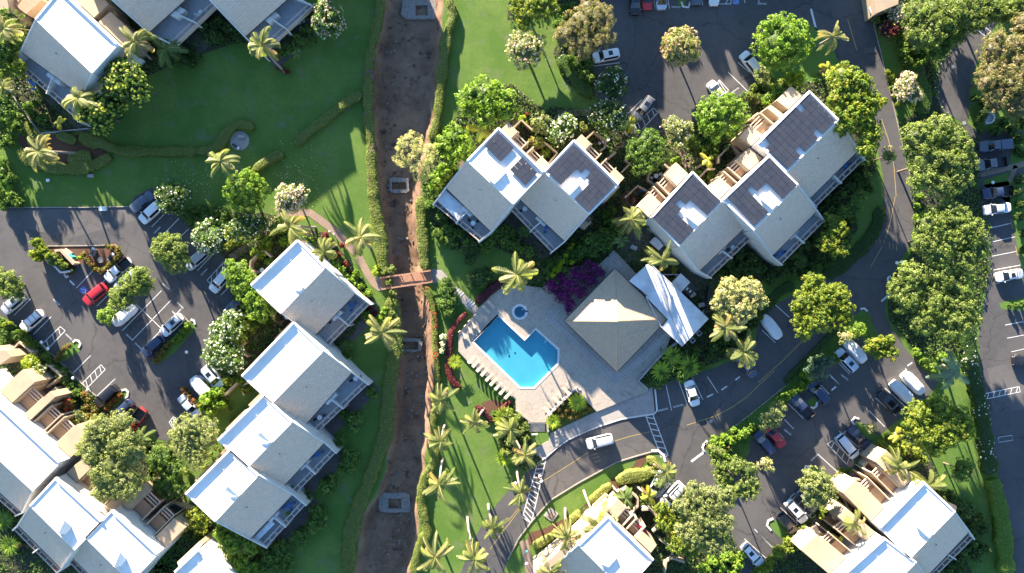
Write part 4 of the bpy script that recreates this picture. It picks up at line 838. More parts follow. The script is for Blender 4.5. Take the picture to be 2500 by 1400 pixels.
def unit(v): return v / (np.linalg.norm(v, axis=-1, keepdims=True) + 1e-9)
def leaves(pos, nrm, size, rng, asp=.5):
    "rhombic leaf quads; returns V (n*4,3) and F"
    n = len(pos); r = rng.standard_normal((n, 3)); t = unit(np.cross(nrm, r)); b = np.cross(nrm, t)
    s = (size * rng.uniform(.7, 1.3, n))[:, None]
    V = np.stack([pos - t*s, pos + b*s*asp + nrm*s*.12, pos + t*s, pos - b*s*asp + nrm*s*.12], 1).reshape(-1, 3)
    return V, np.arange(n*4).reshape(n, 4)
def crown(name, lobes, pal, leaf=.20, clump=.55, dens=1.0, seed=0, fl=None, npc=15, asp=.5, core=True, up=.35, rough=.22):
    "lobes: (x,y,z,rx,rz); clumps of leaves spread over every lobe, with gaps between them"
    leaf *= .8; npc = int(npc*1.5)
    rng = np.random.default_rng(seed); P_, N_, Cc = [], [], []
    L = np.array(lobes, float)
    for x, y, z, rx, rz in lobes:
        area = 2*math.pi*rx*rx*(.6+.5*rz/rx); nc = max(6, int(area / (clump**2) * .62 * dens))
        d = unit(rng.standard_normal((nc, 3)) + np.array([0,0,.55])); d = d[d[:,2] > -.45]
        rad = 1 - rough * rng.random(len(d))**1.2 + rough*.35*np.sin(d[:,0]*7+seed)*np.cos(d[:,1]*6+x)
        c = np.stack([x + d[:,0]*rx*rad, y + d[:,1]*rx*rad, z + d[:,2]*rz*rad], 1)
        # drop clumps buried deep in another lobe
        keep = np.ones(len(c), bool)
        for l in L:
            q = ((c[:,0]-l[0])/l[3])**2+((c[:,1]-l[1])/l[3])**2+((c[:,2]-l[2])/l[4])**2; keep &= q > .42
        c, d = c[keep], d[keep]; nc = len(c)
        if nc == 0: continue
        cr = clump * rng.uniform(.6, 1.15, nc)
        k = npc; e = unit(rng.standard_normal((nc, k, 3)) + d[:,None,:]*.9 + np.array([0,0,up]))
        p = c[:,None,:] + e * (cr[:,None] * rng.uniform(.55, 1.0, (nc, k)))[...,None]
        nn = unit(e + rng.standard_normal((nc, k, 3))*.45)
        P_.append(p.reshape(-1,3)); N_.append(nn.reshape(-1,3))
        tint = pick(pal, nc, rng); Cc.append((np.repeat(tint, k, 0) * rng.uniform(.85, 1.15, (nc*k, 1))))
    p = np.concatenate(P_); n = np.concatenate(N_); c = np.concatenate(Cc)
    V, F = leaves(p, n, np.full(len(p), leaf), rng, asp); col = np.repeat(c, 4, 0)
    Vs, Fs, Cs = [V], [F], [col]; off = len(V)
    if fl:   # blossoms
        fc, frac, fsz = fl; m = int(len(p) * frac); ix = rng.choice(len(p), m, replace=False)
        pp = p[ix] + n[ix]*.12; nn = unit(n[ix] + np.array([0,0,.8])); v2, f2 = leaves(pp, nn, np.full(m, fsz), rng, 1.0)
        cc = np.array(fc)[rng.integers(len(fc), size=m)] * rng.uniform(.85, 1.1, (m, 1))
        Vs.append(v2); Fs.append(f2 + off); Cs.append(np.repeat(cc, 4, 0)); off += len(v2)
    if core:  # solid inner mass in a darker leaf tone, hides the ground below
        for x, y, z, rx, rz in lobes:
            nu, nv = 12, 6; th = np.linspace(0, 2*np.pi, nu, endpoint=False); ph = np.linspace(-.35*np.pi, .5*np.pi, nv)
            TH, PH = np.meshgrid(th, ph); rr_ = .74 * rng.uniform(.88, 1.08, TH.shape)
            v2 = np.stack([x+rx*rr_*np.cos(TH)*np.cos(PH), y+rx*rr_*np.sin(TH)*np.cos(PH), z+rz*rr_*np.sin(PH)], -1).reshape(-1,3)
            idx = np.arange(nu*nv).reshape(nv, nu); f2 = np.stack([idx[:-1], np.roll(idx,-1,1)[:-1], np.roll(idx,-1,1)[1:], idx[1:]], -1).reshape(-1,4)
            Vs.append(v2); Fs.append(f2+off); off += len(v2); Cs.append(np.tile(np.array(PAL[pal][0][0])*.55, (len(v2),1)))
    return meshnp(name, np.concatenate(Vs), np.concatenate(Fs), [M['leaf']], np.concatenate(Cs))
WHITEF = [(.8,.78,.68)]; PINKF = [(.75,.42,.42),(.8,.6,.58),(.75,.72,.66)]; REDF = [(.6,.03,.03),(.5,.06,.04)]; LAV = [(.55,.6,.7)]
def tree(label, s, h, pal, seed, cat='tree', group=None, fl=None, flat=.62, name='tree', **kw):
    """s: 'sheet@ x y r x y r ...' lobes in photo pixels (radii in photo pixels); h: crown mid height in metres"""
    toks = s.replace(',', ' ').split(); v = VW[toks[0][:-1]]; t = [float(q) for q in toks[1:]]
    L = []
    for i in range(0, len(t), 3):
        hz = h * (1 + .08*math.sin(i*2.1+seed)); x, y = P(v[0]+t[i]/v[2], v[1]+t[i+1]/v[2], hz); r = t[i+2] / v[2] / S * (H-hz)/H
        L.append([x, y, hz, r, r*flat])
    cx = sum(l[0]*l[3] for l in L)/sum(l[3] for l in L); cy = sum(l[1]*l[3] for l in L)/sum(l[3] for l in L)
    ppx = (cx*H/(H-h)*S+1250, 700-cy*H/(H-h)*S)
    e = empty(name, (cx, cy, 0), label if label.startswith('!') is False and ' ' in label and kw.pop('full', False) else autolabel(label, *ppx), cat, group)
    loc = [(l[0]-cx, l[1]-cy, l[2], l[3], l[4]) for l in L]
    # sub-lobes give an uneven outline
    rng = random.Random(seed*7+1); ext = []
    for l in loc:
        for k in range(4 if l[3] > 1.6 else 2):
            a = rng.uniform(0, 2*math.pi); q = rng.uniform(.4, .68); rr_ = l[3]*rng.uniform(.28,.44)
            ext.append((l[0]+math.cos(a)*l[3]*q, l[1]+math.sin(a)*l[3]*q, l[2]+l[4]*rng.uniform(-.1,.55), rr_, rr_*.8))
    link('crown', crown('crown', loc + ext, pal, seed=seed, fl=fl, **kw), e)
    b = MB(); rt = max(.08, .045*sum(l[3] for l in L)/len(L)+.05)
    zt = max(.6, min(l[2]-l[4]*.5 for l in L)); b.tube([(0,0,0),(.08,.05,zt*.5),(0,0,zt)], [rt*1.3, rt, rt*.8], 7)
    for l in loc + ext[:4]:
        b.tube([(0,0,zt*.85),((l[0])*.5,(l[1])*.5,(zt+l[2])*.5),(l[0]*.92,l[1]*.92,l[2]+l[4]*.1)], [rt*.6, rt*.4, rt*.15], 5)
    o = link('trunk', b.mesh('trunk', M['trunk']), e)
    return e
G1 = 'flowering plumeria trees'; G2 = 'shade trees along the roads and car parks'
tree('round clipped bright green tree', "p@ 600 468 54", 3.6, 'bright', 1, clump=.42, leaf=.17, group=G2)
tree('dense glossy mango tree with yellow new leaves', "0@ 900 560 130 960 640 110 830 600 110 880 500 90", 6.5, 'dark', 2, clump=.5, leaf=.2, fl=([(.36,.42,.04),(.42,.46,.05)], .06, .24))
tree('dense glossy mango tree with yellow new leaves', "0@ 700 790 120 800 770 90 640 830 80 730 880 80", 5.6, 'dark', 3, clump=.5, leaf=.2, fl=([(.32,.36,.03),(.38,.40,.04)], .07, .24))
tree('pink blossomed pale plumeria tree', "p@ 712 484 36 700 500 24 733 474 20", 4.5, 'pale', 4, fl=(PINKF, .22, .13), group=G1)
tree('pink and white blossomed plumeria tree', "p@ 803 52 40", 4, 'mid', 5, fl=(PINKF, .13, .14), group=G1)
tree('dark plumeria tree dotted with white flowers', "p@ 425 482 44", 3.6, 'dark', 6, fl=(WHITEF, .035, .15), group=G1)
tree('pale green plumeria tree full of white flowers', "p@ 512 580 42", 3.6, 'mid', 7, fl=(WHITEF, .10, .15), group=G1)
tree('dark plumeria tree dotted with white flowers', "p@ 598 556 36 630 552 28", 3.4, 'dark', 8, fl=(WHITEF, .035, .14), group=G1)
tree('airy olive green shade tree', "p@ 418 612 42 432 636 34 400 600 28", 5.5, 'olive', 9, group=G2)
tree('glossy yellow green tree', "p@ 578 662 32 594 690 36 616 722 36 640 748 38", 4.8, 'bright', 10, clump=.5, group=G2)
tree('olive green shade tree', "p@ 22 695 36 0 680 30 40 712 22", 4.5, 'olive', 11, group=G2)
tree('airy olive green shade tree', "p@ 340 685 34 318 700 28 300 730 32 358 700 18", 4.5, 'olive', 12, group=G2)
tree('small round bright green tree', "p@ 260 772 21", 2.2, 'bright', 13)
tree('pale plumeria tree full of white flowers', "p@ 560 800 40 575 780 25", 3.6, 'mid', 14, fl=(WHITEF, .07, .16), group=G1)
tree('large plumeria tree full of white flowers', "p@ 540 862 42 562 872 38 530 840 25", 3.8, 'mid', 15, fl=(WHITEF, .07, .16), group=G1)
tree('big spreading pale green silvery tree', "p@ 255 1050 44 232 1095 42 300 1080 46 330 1110 30 270 1140 50 310 1180 44 260 1190 35 300 1030 30", 8, 'pale', 16, clump=.5, leaf=.17, group=G2)
tree('big pale green silvery tree', "p@ 470 1050 44 455 1085 36 500 1070 36 480 1115 34 440 1060 24 515 1045 22", 7, 'pale', 17, clump=.5, leaf=.17, group=G2)
tree('dark leafy tree in the shade', "p@ 392 1120 30 420 1150 26 405 1185 32 438 1190 22", 3.5, 'mid', 18)
tree('round blush pink and pale green tree', "p@ 1660 112 46 1650 132 30 1680 125 28", 4.0, 'blush', 19, clump=.45, leaf=.16, group=G2, fl=([(.55,.36,.27)], .10, .13))
tree('large round bright green clipped tree', "p@ 1910 104 70", 5.0, 'bright', 20, clump=.6, leaf=.26, dens=.9, group=G2)
tree('large round bright green clipped tree', "p@ 1762 284 62", 4.6, 'bright', 21, clump=.6, leaf=.27, dens=.9, group=G2)
tree('wide feathery brown and olive tree', "p@ 1420 60 46 1460 50 40 1385 88 34 1470 88 36 1425 108 44 1438 20 28", 6.5, 'brown', 22, clump=.55, leaf=.13, npc=20, rough=.4, group=G2)
tree('round plumeria tree dotted with pink flowers', "p@ 1285 120 48", 4.0, 'pale', 23, fl=(PINKF, .09, .14), group=G1)
tree('dark plumeria tree dotted with white flowers', "p@ 1495 205 40", 3.8, 'dark', 24, fl=(WHITEF, .04, .15), group=G1)
tree('dark plumeria tree dotted with white flowers', "p@ 1485 288 46 1465 280 30", 3.6, 'dark', 25, fl=(WHITEF, .04, .15), group=G1)
tree('clumped mid green tree', "p@ 1580 345 32 1600 355 24 1560 375 30 1595 385 30 1570 405 28 1548 360 20", 4, 'mid', 26, clump=.6, group=G2)
tree('big leafed bright green heliconia clump', "p@ 1185 235 44 1150 250 34 1225 250 36 1190 275 36 1235 275 25", 4.5, 'bright', 27, cat='plant', name='heliconia_clump', leaf=.42, clump=.8, npc=10, asp=.34, rough=.4)
tree('big leafed bright green heliconia clump', "p@ 1110 345 38 1092 360 30 1130 372 28 1105 385 26", 4.2, 'bright', 28, cat='plant', name='heliconia_clump', leaf=.42, clump=.8, npc=10, asp=.34, rough=.4)
tree('silvery pale feathery tree leaning over the gully', "p@ 1000 360 34 1025 390 36 985 380 26 1045 375 26 1030 420 24 1010 345 22", 7, 'cream', 29, clump=.5, leaf=.12, npc=22, rough=.4, core=False)
tree('small pale rounded tree', "p@ 1322 298 26 1335 312 18", 2.6, 'pale', 30)
tree('white flowered plumeria bush', "p@ 1378 312 32 1352 322 22 1362 335 20", 2.8, 'mid', 31, fl=(WHITEF, .12, .14), group=G1)
tree('yellow and green broad crowned tree', "p@ 2060 190 36 2090 215 38 2048 235 34 2100 260 40 2070 280 42 2115 300 30 2125 335 28 2110 365 24 2050 310 22 2140 250 22", 7.5, 'yellow', 32, clump=.6, leaf=.3, npc=12, rough=.35, group=G2)
tree('huge pale green spreading tree', "p@ 2242 338 40 2290 315 36 2333 348 38 2258 392 42 2318 398 44 2252 436 36 2340 438 34 2300 448 36 2362 398 24", 11.5, 'olive', 33, clump=.55, leaf=.2, group=G2, dens=.9)
tree('huge leafy green spreading tree', "p@ 2272 548 36 2335 538 38 2365 575 38 2262 590 34 2318 590 38 2385 612 28 2352 636 32 2292 618 34 2312 512 26", 11.5, 'olive', 34, clump=.55, leaf=.2, group=G2, dens=.9)
tree('huge leafy green spreading tree', "p@ 2222 676 40 2288 680 40 2335 700 36 2212 730 38 2278 742 44 2345 752 38 2252 785 36 2316 790 40 2362 785 28 2192 702 24", 11.5, 'olive', 35, clump=.55, leaf=.2, group=G2, dens=.9)
tree('yellow green many lobed tree', "p@ 1985 695 28 2000 730 40 1965 740 34 2040 725 34 2055 755 30 2000 775 40 1955 780 24 1960 810 22 2050 785 24", 8, 'yellow', 36, clump=.5, leaf=.2, group=G2)
tree('large brownish green feathery tree', "p@ 2430 130 46 2480 120 50 2425 185 44 2475 190 60 2440 240 40 2490 255 46 2510 60 40", 10, 'brown', 37, clump=.55, leaf=.15, npc=18, rough=.35, group=G2)
tree('dense olive tree mass', "p@ 2235 40 36 2275 30 40 2310 55 40 2270 80 40 2240 95 30", 6.5, 'olive', 38, group=G2); tree('dense olive tree mass', "p@ 2350 25 38 2400 15 44 2370 50 34 2445 30 36 2490 15 40", 6.5, 'olive', 39, group=G2)
tree('dark green tree', "p@ 2300 100 30 2325 85 28 2285 125 24", 5, 'mid', 40, group=G2)
tree('pale cream green clustered tree', "p@ 1785 715 36 1825 715 36 1765 740 28 1805 755 40 1850 735 22 1780 700 24 1795 785 24", 7, 'cream', 41, clump=.5, group=G2)
tree('large pale yellow green tree', "p@ 1695 1205 32 1735 1225 38 1670 1235 30 1765 1215 30 1710 1265 42 1755 1275 38 1700 1305 36 1745 1325 32 1670 1290 24", 7.5, 'pale', 42, clump=.5, leaf=.17, group=G2)
tree('yellow green leafy tree', "p@ 1615 1240 20 1625 1272 26 1650 1290 24 1655 1325 30 1690 1340 22", 4, 'yellow', 43, group=G2)
tree('open branched olive tree', "p@ 1760 1140 22 1765 1165 22 1795 1135 20 1825 1150 22 1840 1185 20 1805 1190 24 1780 1215 16 1830 1205 16 1750 1100 16", 5.5, 'olive', 44, group=G2, rough=.4)
tree('large bright green round topped tree', "p@ 2240 1010 36 2290 1000 38 2335 1025 36 2250 1055 40 2300 1055 42 2350 1045 28 2280 1085 28 2225 1040 24", 6, 'yellow', 45, clump=.5, leaf=.22, group=G2)
tree('pale green rounded tree', "p@ 1990 1180 40 2012 1200 32 1985 1215 28", 5, 'pale', 46, clump=.45, leaf=.17, group=G2)
tree('dark green upright tree', "p@ 2350 1140 24 2345 1158 20", 5, 'mid', 47)
tree('small pale topped tree', "p@ 1866 1133 15 1878 1142 10", 4.0, 'cream', 48); tree('small pale topped tree', "p@ 2125 1043 12", 3.2, 'cream', 49)
tree('small pale leafy tree at the road edge', "p@ 2168 380 18", 5, 'pale', 50)
tree('grey green shrubby tree', "p@ 1995 900 28 2015 885 20", 3.5, 'teal', 51); tree('grey green shrubby tree', "p@ 1880 1020 26 1900 1000 20 1870 1035 18", 3.5, 'pale', 52)
tree('bright leafy tree', "p@ 570 1320 34 600 1335 26 545 1300 20", 4.0, 'bright', 53, leaf=.35, npc=10, asp=.3); tree('bright leafy tree', "p@ 570 1375 34 600 1390 30 545 1390 20", 3.2, 'bright', 54)
tree('light leafed small tree', "p@ 475 1265 24 495 1285 18 455 1280 16", 3.2, 'yellow', 55); tree('bright lime green shrub', "p@ 75 888 20 90 900 12", 2.6, 'lime', 56)
tree('small white flowered tree in the courtyard', "p@ 95 912 20", 2.4, 'pale', 57, fl=(WHITEF, .12, .12)); tree('red bougainvillea bush', "p@ 150 992 22 162 985 14", 2.2, 'mid', 58, fl=(REDF, .35, .13), cat='bush', name='bougainvillea')
tree('grey green bush', "p@ 190 1018 18", 2.2, 'pale', 59, cat='bush', name='bush')
tree('orange and green leafy small tree at the street end', "p@ 2140 838 20 2120 845 14 2165 835 16 2172 862 16 2145 860 14", 3.2, 'yellow', 60, leaf=.3); tree('bright green feathery small tree', "p@ 2092 808 20", 3, 'bright', 61)
tree('pale barked flowering shrub tree', "p@ 2063 822 16", 3, 'cream', 62); tree('white and pink flowering shrub', "p@ 2180 25 22 2192 40 16", 2.5, 'pale', 63, fl=(PINKF, .25, .14)); tree('dark plum leafed shrub with yellow top', "p@ 2170 75 24", 1.8, 'burg', 64, fl=([(.5,.45,.1)], .06, .15))
tree('pink and white flowering shrub', "p@ 2215 205 26 2205 225 22 2232 232 16", 2.2, 'pale', 65, fl=(PINKF, .3, .14), cat='bush'); tree('pink flowering shrub', "p@ 2220 55 20 2228 80 14", 3, 'pale', 66, fl=(PINKF, .3, .14), cat='bush')
tree('leafy yellow green tree', "p@ 2020 590 28 2042 560 26 2050 610 20 2030 535 18", 5, 'yellow', 67, rough=.4); tree('green leafy tree', "p@ 2100 485 18 2085 505 20 2060 520 18", 4, 'mid', 68)
tree('leafy tree mass', "p@ 20 60 40 0 110 40 40 100 24", 5, 'mid', 69); tree('yellow green leafy tree', "p@ 20 140 26 45 165 24 10 170 24", 4.5, 'yellow', 70)
tree('bright leafy tree', "p@ 5 240 30 20 280 24 -5 300 28", 3.5, 'mid', 71); tree('yellow green bush', "p@ 1050 900 0.1" if 0 else "p@ 1290 20 34 1330 10 30 1262 10 22 1280 50 20", 4.5, 'yellow', 72)
tree('airy green tree', "p@ 1640 310 24 1668 318 28 1655 345 22", 3, 'pale', 73, fl=(WHITEF, .05, .13), rough=.4); tree('leafy green clump', "p@ 1895 232 24 1878 245 16", 3.2, 'bright', 74); tree('lime green bush', "p@ 1948 195 20 1930 192 14", 2.2, 'lime', 75); tree('pale green bush', "p@ 1860 185 20", 2.5, 'pale', 76)
# shrubs: one mesh per kind, copied
SHP = {}
def shrub_mesh(pal, k, fl=None, **kw):
    key = (pal, k, fl is not None)
    if key not in SHP:
        rg = random.Random(k); lob = [(0,0,.55,.8,.62)] + [(rg.uniform(-.5,.5), rg.uniform(-.5,.5), rg.uniform(.4,.9), rg.uniform(.3,.5), rg.uniform(.28,.45)) for _ in range(5)]
        a = dict(leaf=.14, clump=.3, npc=10); a.update(kw)
        SHP[key] = crown('shrub_' + pal, lob, pal, seed=k+50, fl=fl, **a)
    return SHP[key]
LOOK = {'dark':'dark green rounded shrub','mid':'mid green rounded shrub','bright':'bright green shrub','yellow':'yellow green shrub','olive':'olive shrub','pale':'pale green shrub','red':'red leafed shrub','orange':'orange and green croton bush','lime':'lime green shrub','teal':'blue green shrub','burg':'dark red shrub','hedgeD':'dark clipped shrub','hedgeL':'pale clipped shrub','purple':'purple flowering shrub', 'cream':'cream coloured shrub','hedge':'clipped green shrub','brown':'brownish shrub','blush':'pinkish shrub'}
SHQ = []
def shrubs(s, pal, hgt=1.3, fl=None, group='garden shrubs', **kw):
    toks = s.split(); v = VW[toks[0][:-1]]; t = [float(q) for q in toks[1:]]
    for i in range(0, len(t), 3):
        X, Y = v[0]+t[i]/v[2], v[1]+t[i+1]/v[2]; r = t[i+2]
        SHQ.append((r, X, Y, pal, hgt, fl, shrub_mesh(pal, (i//3) % 3, fl, **kw), len(SHQ)))
shrubs("p@ 862 1028 28 856 1118 28 848 1140 24 803 1185 27 775 1250 26 782 1270 24 765 1280 24 730 1312 28 690 1345 30 655 1355 28 640 1380 24 828 1080 20 745 1215 24 690 1385 26 620 1310 18 905 960 17 838 1010 16 845 870 18 700 1390 24", 'mid', 1.9)
shrubs("p@ 1165 680 30 1190 672 22 1145 620 26 1160 600 20", 'dark', 1.6); shrubs("p@ 1092 712 26 1105 735 22 1085 745 20 1088 690 18 1095 765 18", 'mid', 1.3)
shrubs("p@ 1510 560 22 1490 575 24 1465 580 26 1440 592 26 1478 600 24 1450 610 24 1495 545 20 1420 610 24 1400 622 24 1375 630 24 1355 645 24 1345 668 22 1372 655 22", 'mid', 2.2); shrubs("p@ 1395 640 8 1372 640 9 1358 660 10 1350 672 9 1365 650 9 1392 606 6 1380 625 7 1398 598 5", 'lime', 3.4)
shrubs("p@ 1080 530 20 1095 560 22 1070 575 18 1100 590 20 1120 570 18 1210 570 24 1235 590 22 1260 600 20 1190 600 22 1290 610 22 1180 560 18 1240 565 20 1080 500 20 1060 470 22 1050 500 16", 'mid', 1.8)
shrubs("p@ 1065 440 22 1080 420 24 1100 405 22 1060 460 18 1120 395 20", 'bright', 2.0, leaf=.22)
shrubs("p@ 1770 640 24 1800 620 24 1820 655 24 1850 660 22 1790 665 22 1750 665 18 1835 630 20 1880 680 20 1910 660 20 1940 650 22 1960 670 18 1900 640 20 1985 650 18 2000 630 20 2020 640 16 1960 600 20 1990 585 18 2060 560 18 2075 540 18", 'dark', 2.0)
shrubs("p@ 2050 470 20 2070 455 20 2090 440 20 2110 430 18 2120 460 16 2030 490 20 2020 510 20 2045 510 18 2105 400 18 2120 380 16", 'dark', 2.0)
shrubs("p@ 20 805 22 40 820 18 15 835 18 0 790 22 5 850 18 60 822 12 70 830 12 85 842 12", 'mid', 1.6); shrubs("p@ 20 795 12 58 812 9 72 838 8", 'yellow', 2.0)
shrubs("p@ 115 870 13 125 885 12 135 900 12 148 915 13 160 930 13 172 945 12 185 958 12 168 965 14 178 985 14 160 905 10 192 965 9", 'mid', 1.4)
shrubs("p@ 205 965 12 215 975 12 222 990 12 232 1000 12 210 995 12 218 1012 12 232 1018 11 205 1008 9 150 862 10 158 850 9 170 845 8 142 875 10", 'orange', 1.2)
shrubs("p@ 272 985 9 284 975 9 262 994 9 292 966 8", 'yellow', 1.0, fl=(REDF,.1,.12)); shrubs("p@ 455 960 9 462 970 9 470 982 10 480 992 9 448 950 8", 'orange', 1.0, fl=(REDF,.06,.1))
shrubs("p@ 510 975 22 530 960 18 540 985 18 520 1000 16 500 990 14", 'bright', 3.0, leaf=.25); shrubs("p@ 600 950 16 590 930 14 560 930 16 610 800 20 590 830 18 585 900 16", 'yellow', 2.0)
shrubs("p@ 458 795 11 448 808 11 438 822 10 428 832 9", 'bright', 1.1); shrubs("p@ 408 842 10 400 855 11 390 868 11 380 880 10 418 836 8", 'orange', 1.0)
shrubs("p@ 205 622 8 210 632 8 218 642 8 226 650 9 234 658 9 246 662 10 256 658 9 266 650 9 276 642 9 286 632 9 292 622 9 288 610 9 276 604 8 264 602 8", 'orange', 1.1); shrubs("p@ 196 630 6", 'lime', 1.2); shrubs("p@ 92 594 14 102 608 14 88 620 14 110 618 12 125 625 12 98 632 10", 'yellow', 2.4, leaf=.22)
shrubs("p@ 138 628 14 148 640 14 160 650 10 132 642 10", 'olive', 1.8); shrubs("p@ 178 660 8 172 666 7", 'dark', .9)
shrubs("p@ 450 520 16 465 535 18 480 545 18 500 535 20 520 545 20 545 545 20 470 515 18 495 512 20 525 515 20 548 520 18", 'mid', 1.0); shrubs("p@ 560 570 18 575 585 18 560 600 16 590 590 14", 'yellow', 1.3)
shrubs("p@ 690 540 18 675 560 18 700 590 18 720 600 16 650 590 18 640 620 14 660 640 14 690 560 14 745 590 16 760 600 16 770 620 16 790 640 16 805 620 14 815 650 16 830 660 16 840 680 16 850 690 16", 'bright', 1.8)
shrubs("p@ 795 574 10 825 620 9 845 645 9 835 600 8 878 712 8 896 735 9 905 750 9 915 765 8", 'red', 1.0); shrubs("p@ 865 690 14 880 700 12 885 720 12 900 715 12 870 670 12 895 770 14 925 780 14 940 760 14", 'bright', 1.3); shrubs("p@ 920 663 14 925 655 9", 'lime', 1.2)
shrubs("p@ 600 740 16 615 760 18 580 720 16 640 770 18 625 790 14 660 790 12", 'dark', 2.2)
shrubs("p@ 950 690 12 958 715 12 962 740 13 955 770 14 962 790 14 950 800 12 955 660 14 940 665 12", 'olive', 1.2)
shrubs("p@ 20 300 18 40 310 10 60 325 9 45 285 12 80 275 14 105 290 16 70 262 14 90 255 12", 'mid', 1.6); shrubs("p@ 0 330 24 15 350 18 -5 400 24 10 425 20 25 440 18 0 470 22 30 480 18 45 495 16 10 500 16", 'mid', 1.8)
shrubs("p@ 725 100 22 750 75 18 760 100 14 690 130 14 705 118 12 760 40 18 775 25 16 740 25 14", 'mid', 1.6); shrubs("p@ 455 150 18 470 155 14 480 140 14 460 130 12 500 70 22 530 60 20 520 90 22 560 70 22 590 90 18 440 150 14 545 95 16 610 95 14 570 45 18 600 60 16", 'dark', 1.8); shrubs("p@ 462 152 9 690 170 7 702 176 7 680 165 7", 'red', .9)
shrubs("p@ 1410 125 18 1425 140 18 1435 165 18 1420 180 16 1405 160 16 1395 145 14 1440 190 14 1380 40 16 1375 20 14 1400 20 16 1360 60 14 1372 80 14", 'mid', 1.4)
shrubs("p@ 1300 345 12 1308 355 14 1320 350 14", 'blush', 2.0); shrubs("p@ 1275 292 12 1282 302 9", 'lime', 1.2); shrubs("p@ 1288 280 6", 'red', 1); shrubs("p@ 1340 340 14 1330 375 14 1345 360 12", 'yellow', 1.4); shrubs("p@ 1425 315 12 1420 305 9", 'pale', 1.6)
shrubs("p@ 1520 500 14 1545 490 12 1530 470 14 1550 470 12", 'dark', 1.5, fl=([(.4,.05,.2)],.06,.1)); shrubs("p@ 1500 470 14 1495 515 14 1480 520 10 1475 530 8", 'mid', 1.6)
shrubs("p@ 1600 560 9 1585 552 8 1645 660 10 1580 612 8", 'yellow', 1.8); shrubs("p@ 1645 395 10 1655 405 9 1690 430 12 1705 425 12 1715 445 10 1735 430 12 1655 390 8", 'bright', 1.0)
shrubs("p@ 1700 355 18 1720 365 18 1745 370 16 1690 340 16 1775 365 14 1740 350 18", 'mid', 1.6); shrubs("p@ 1850 240 14 1832 235 12 1840 215 10 1910 205 16 1870 210 16 1920 225 12", 'olive', 1.6)
shrubs("p@ 1640 900 16 1660 915 16 1620 915 14 1680 905 16 1690 880 16 1710 895 14 1670 870 16 1650 860 14 1700 860 14 1625 880 12", 'mid', 1.4); shrubs("p@ 1740 850 18 1760 835 18 1785 830 20 1800 840 20 1820 820 18 1770 860 14 1750 820 16 1735 800 14 1840 790 16 1850 775 14 1730 870 12", 'dark', 2.0)
shrubs("p@ 1745 1075 12 1758 1085 14 1770 1070 13 1785 1078 14 1798 1065 14 1812 1060 13 1822 1052 12 1835 1045 12 1790 1050 9 1750 1105 14 1768 1110 14 1780 1125 13 1760 1130 12", 'bright', 1.6); shrubs("p@ 1735 1092 8 1748 1090 7 1782 1095 8 1775 1090 6", 'blush', 1.3)
shrubs("p@ 1935 960 12 1948 950 12 1960 942 12 1920 968 12 1905 975 12 2040 880 10 2025 875 9 1960 915 10 2035 870 8 1975 930 10", 'bright', 1.4)
shrubs("p@ 1900 1350 20 1925 1340 16 1930 1320 18 1945 1330 14 1880 1370 14 1870 1385 18 1850 1395 16 1960 1290 12", 'yellow', 1.8); shrubs("p@ 1800 1380 18 1790 1400 20 1775 1360 18 1740 1370 18 1760 1385 18 1720 1390 18 1810 1355 14", 'bright', 1.6)
shrubs("p@ 2160 1085 18 2180 1090 18 2200 1100 16 2175 1070 16 2190 1120 14 2210 1090 14 2235 1105 16 2250 1120 14", 'yellow', 2.0); shrubs("p@ 2050 1160 12 2065 1170 12 2040 1170 10 2055 1150 10 2080 1150 9", 'yellow', .9); shrubs("p@ 2010 1245 12 2025 1238 10 2005 1260 9", 'yellow', 1.5)
shrubs("p@ 2360 1250 26 2385 1270 22 2400 1290 18 2340 1230 20 2320 1210 18 2370 1290 18 2350 1340 24 2380 1350 22 2330 1370 22 2370 1320 20 2400 1340 18 2340 1390 22 2310 1385 18 2290 1200 14", 'dark', 2.0)
shrubs("p@ 2205 130 16 2210 150 14 2200 100 14 2225 120 14 2245 130 16 2260 110 14 2235 155 14 2250 150 12", 'mid', 2.4, leaf=.22); shrubs("p@ 2175 190 10 2185 200 10 2170 178 9 2180 215 9 2188 235 8 2192 255 8", 'yellow', 1.3); shrubs("p@ 2130 45 10 2140 50 9 2165 20 13 2178 32 12", 'pale', 1.4)
shrubs("p@ 1335 1335 14 1340 1348 12" if 0 else "p@ 1348 1345 9 1316 1372 8 1340 1380 8", 'lime', .9); shrubs("p@ 60 1310 14 75 1325 12 50 1330 12", 'dark', 1.2, fl=(REDF,.05,.1)); shrubs("p@ 440 1255 12 430 1280 10 450 1300 10 480 1310 12 620 1285 8", 'mid', 1.6)
shrubs("p@ 545 980 10 560 1000 10 630 1060 8 565 1030 9 400 1095 16 385 1100 14 455 1150 12 500 1140 12 510 1110 10 530 1095 8", 'olive', 1.4); shrubs("p@ 1240 1010 18 1262 1022 16 1275 1045 18 1255 1050 16 1235 1105 16 1260 1120 16 1245 1080 16 1225 1060 14 1282 1070 12", 'olive', 1.7)
shrubs("p@ 1082 825 9 1082 840 9 1080 855 8", 'pale', 1.4, fl=(WHITEF,.15,.14)); shrubs("p@ 1375 985 8 1390 975 9 1400 965 9 1385 1000 9 1400 1005 9 1420 1005 9 1430 995 8 1365 1000 8 1375 1015 9 1392 1020 8 1362 1020 8 1410 1018 8 1430 1005 8 1440 1000 7 1420 975 8", 'orange', .8)
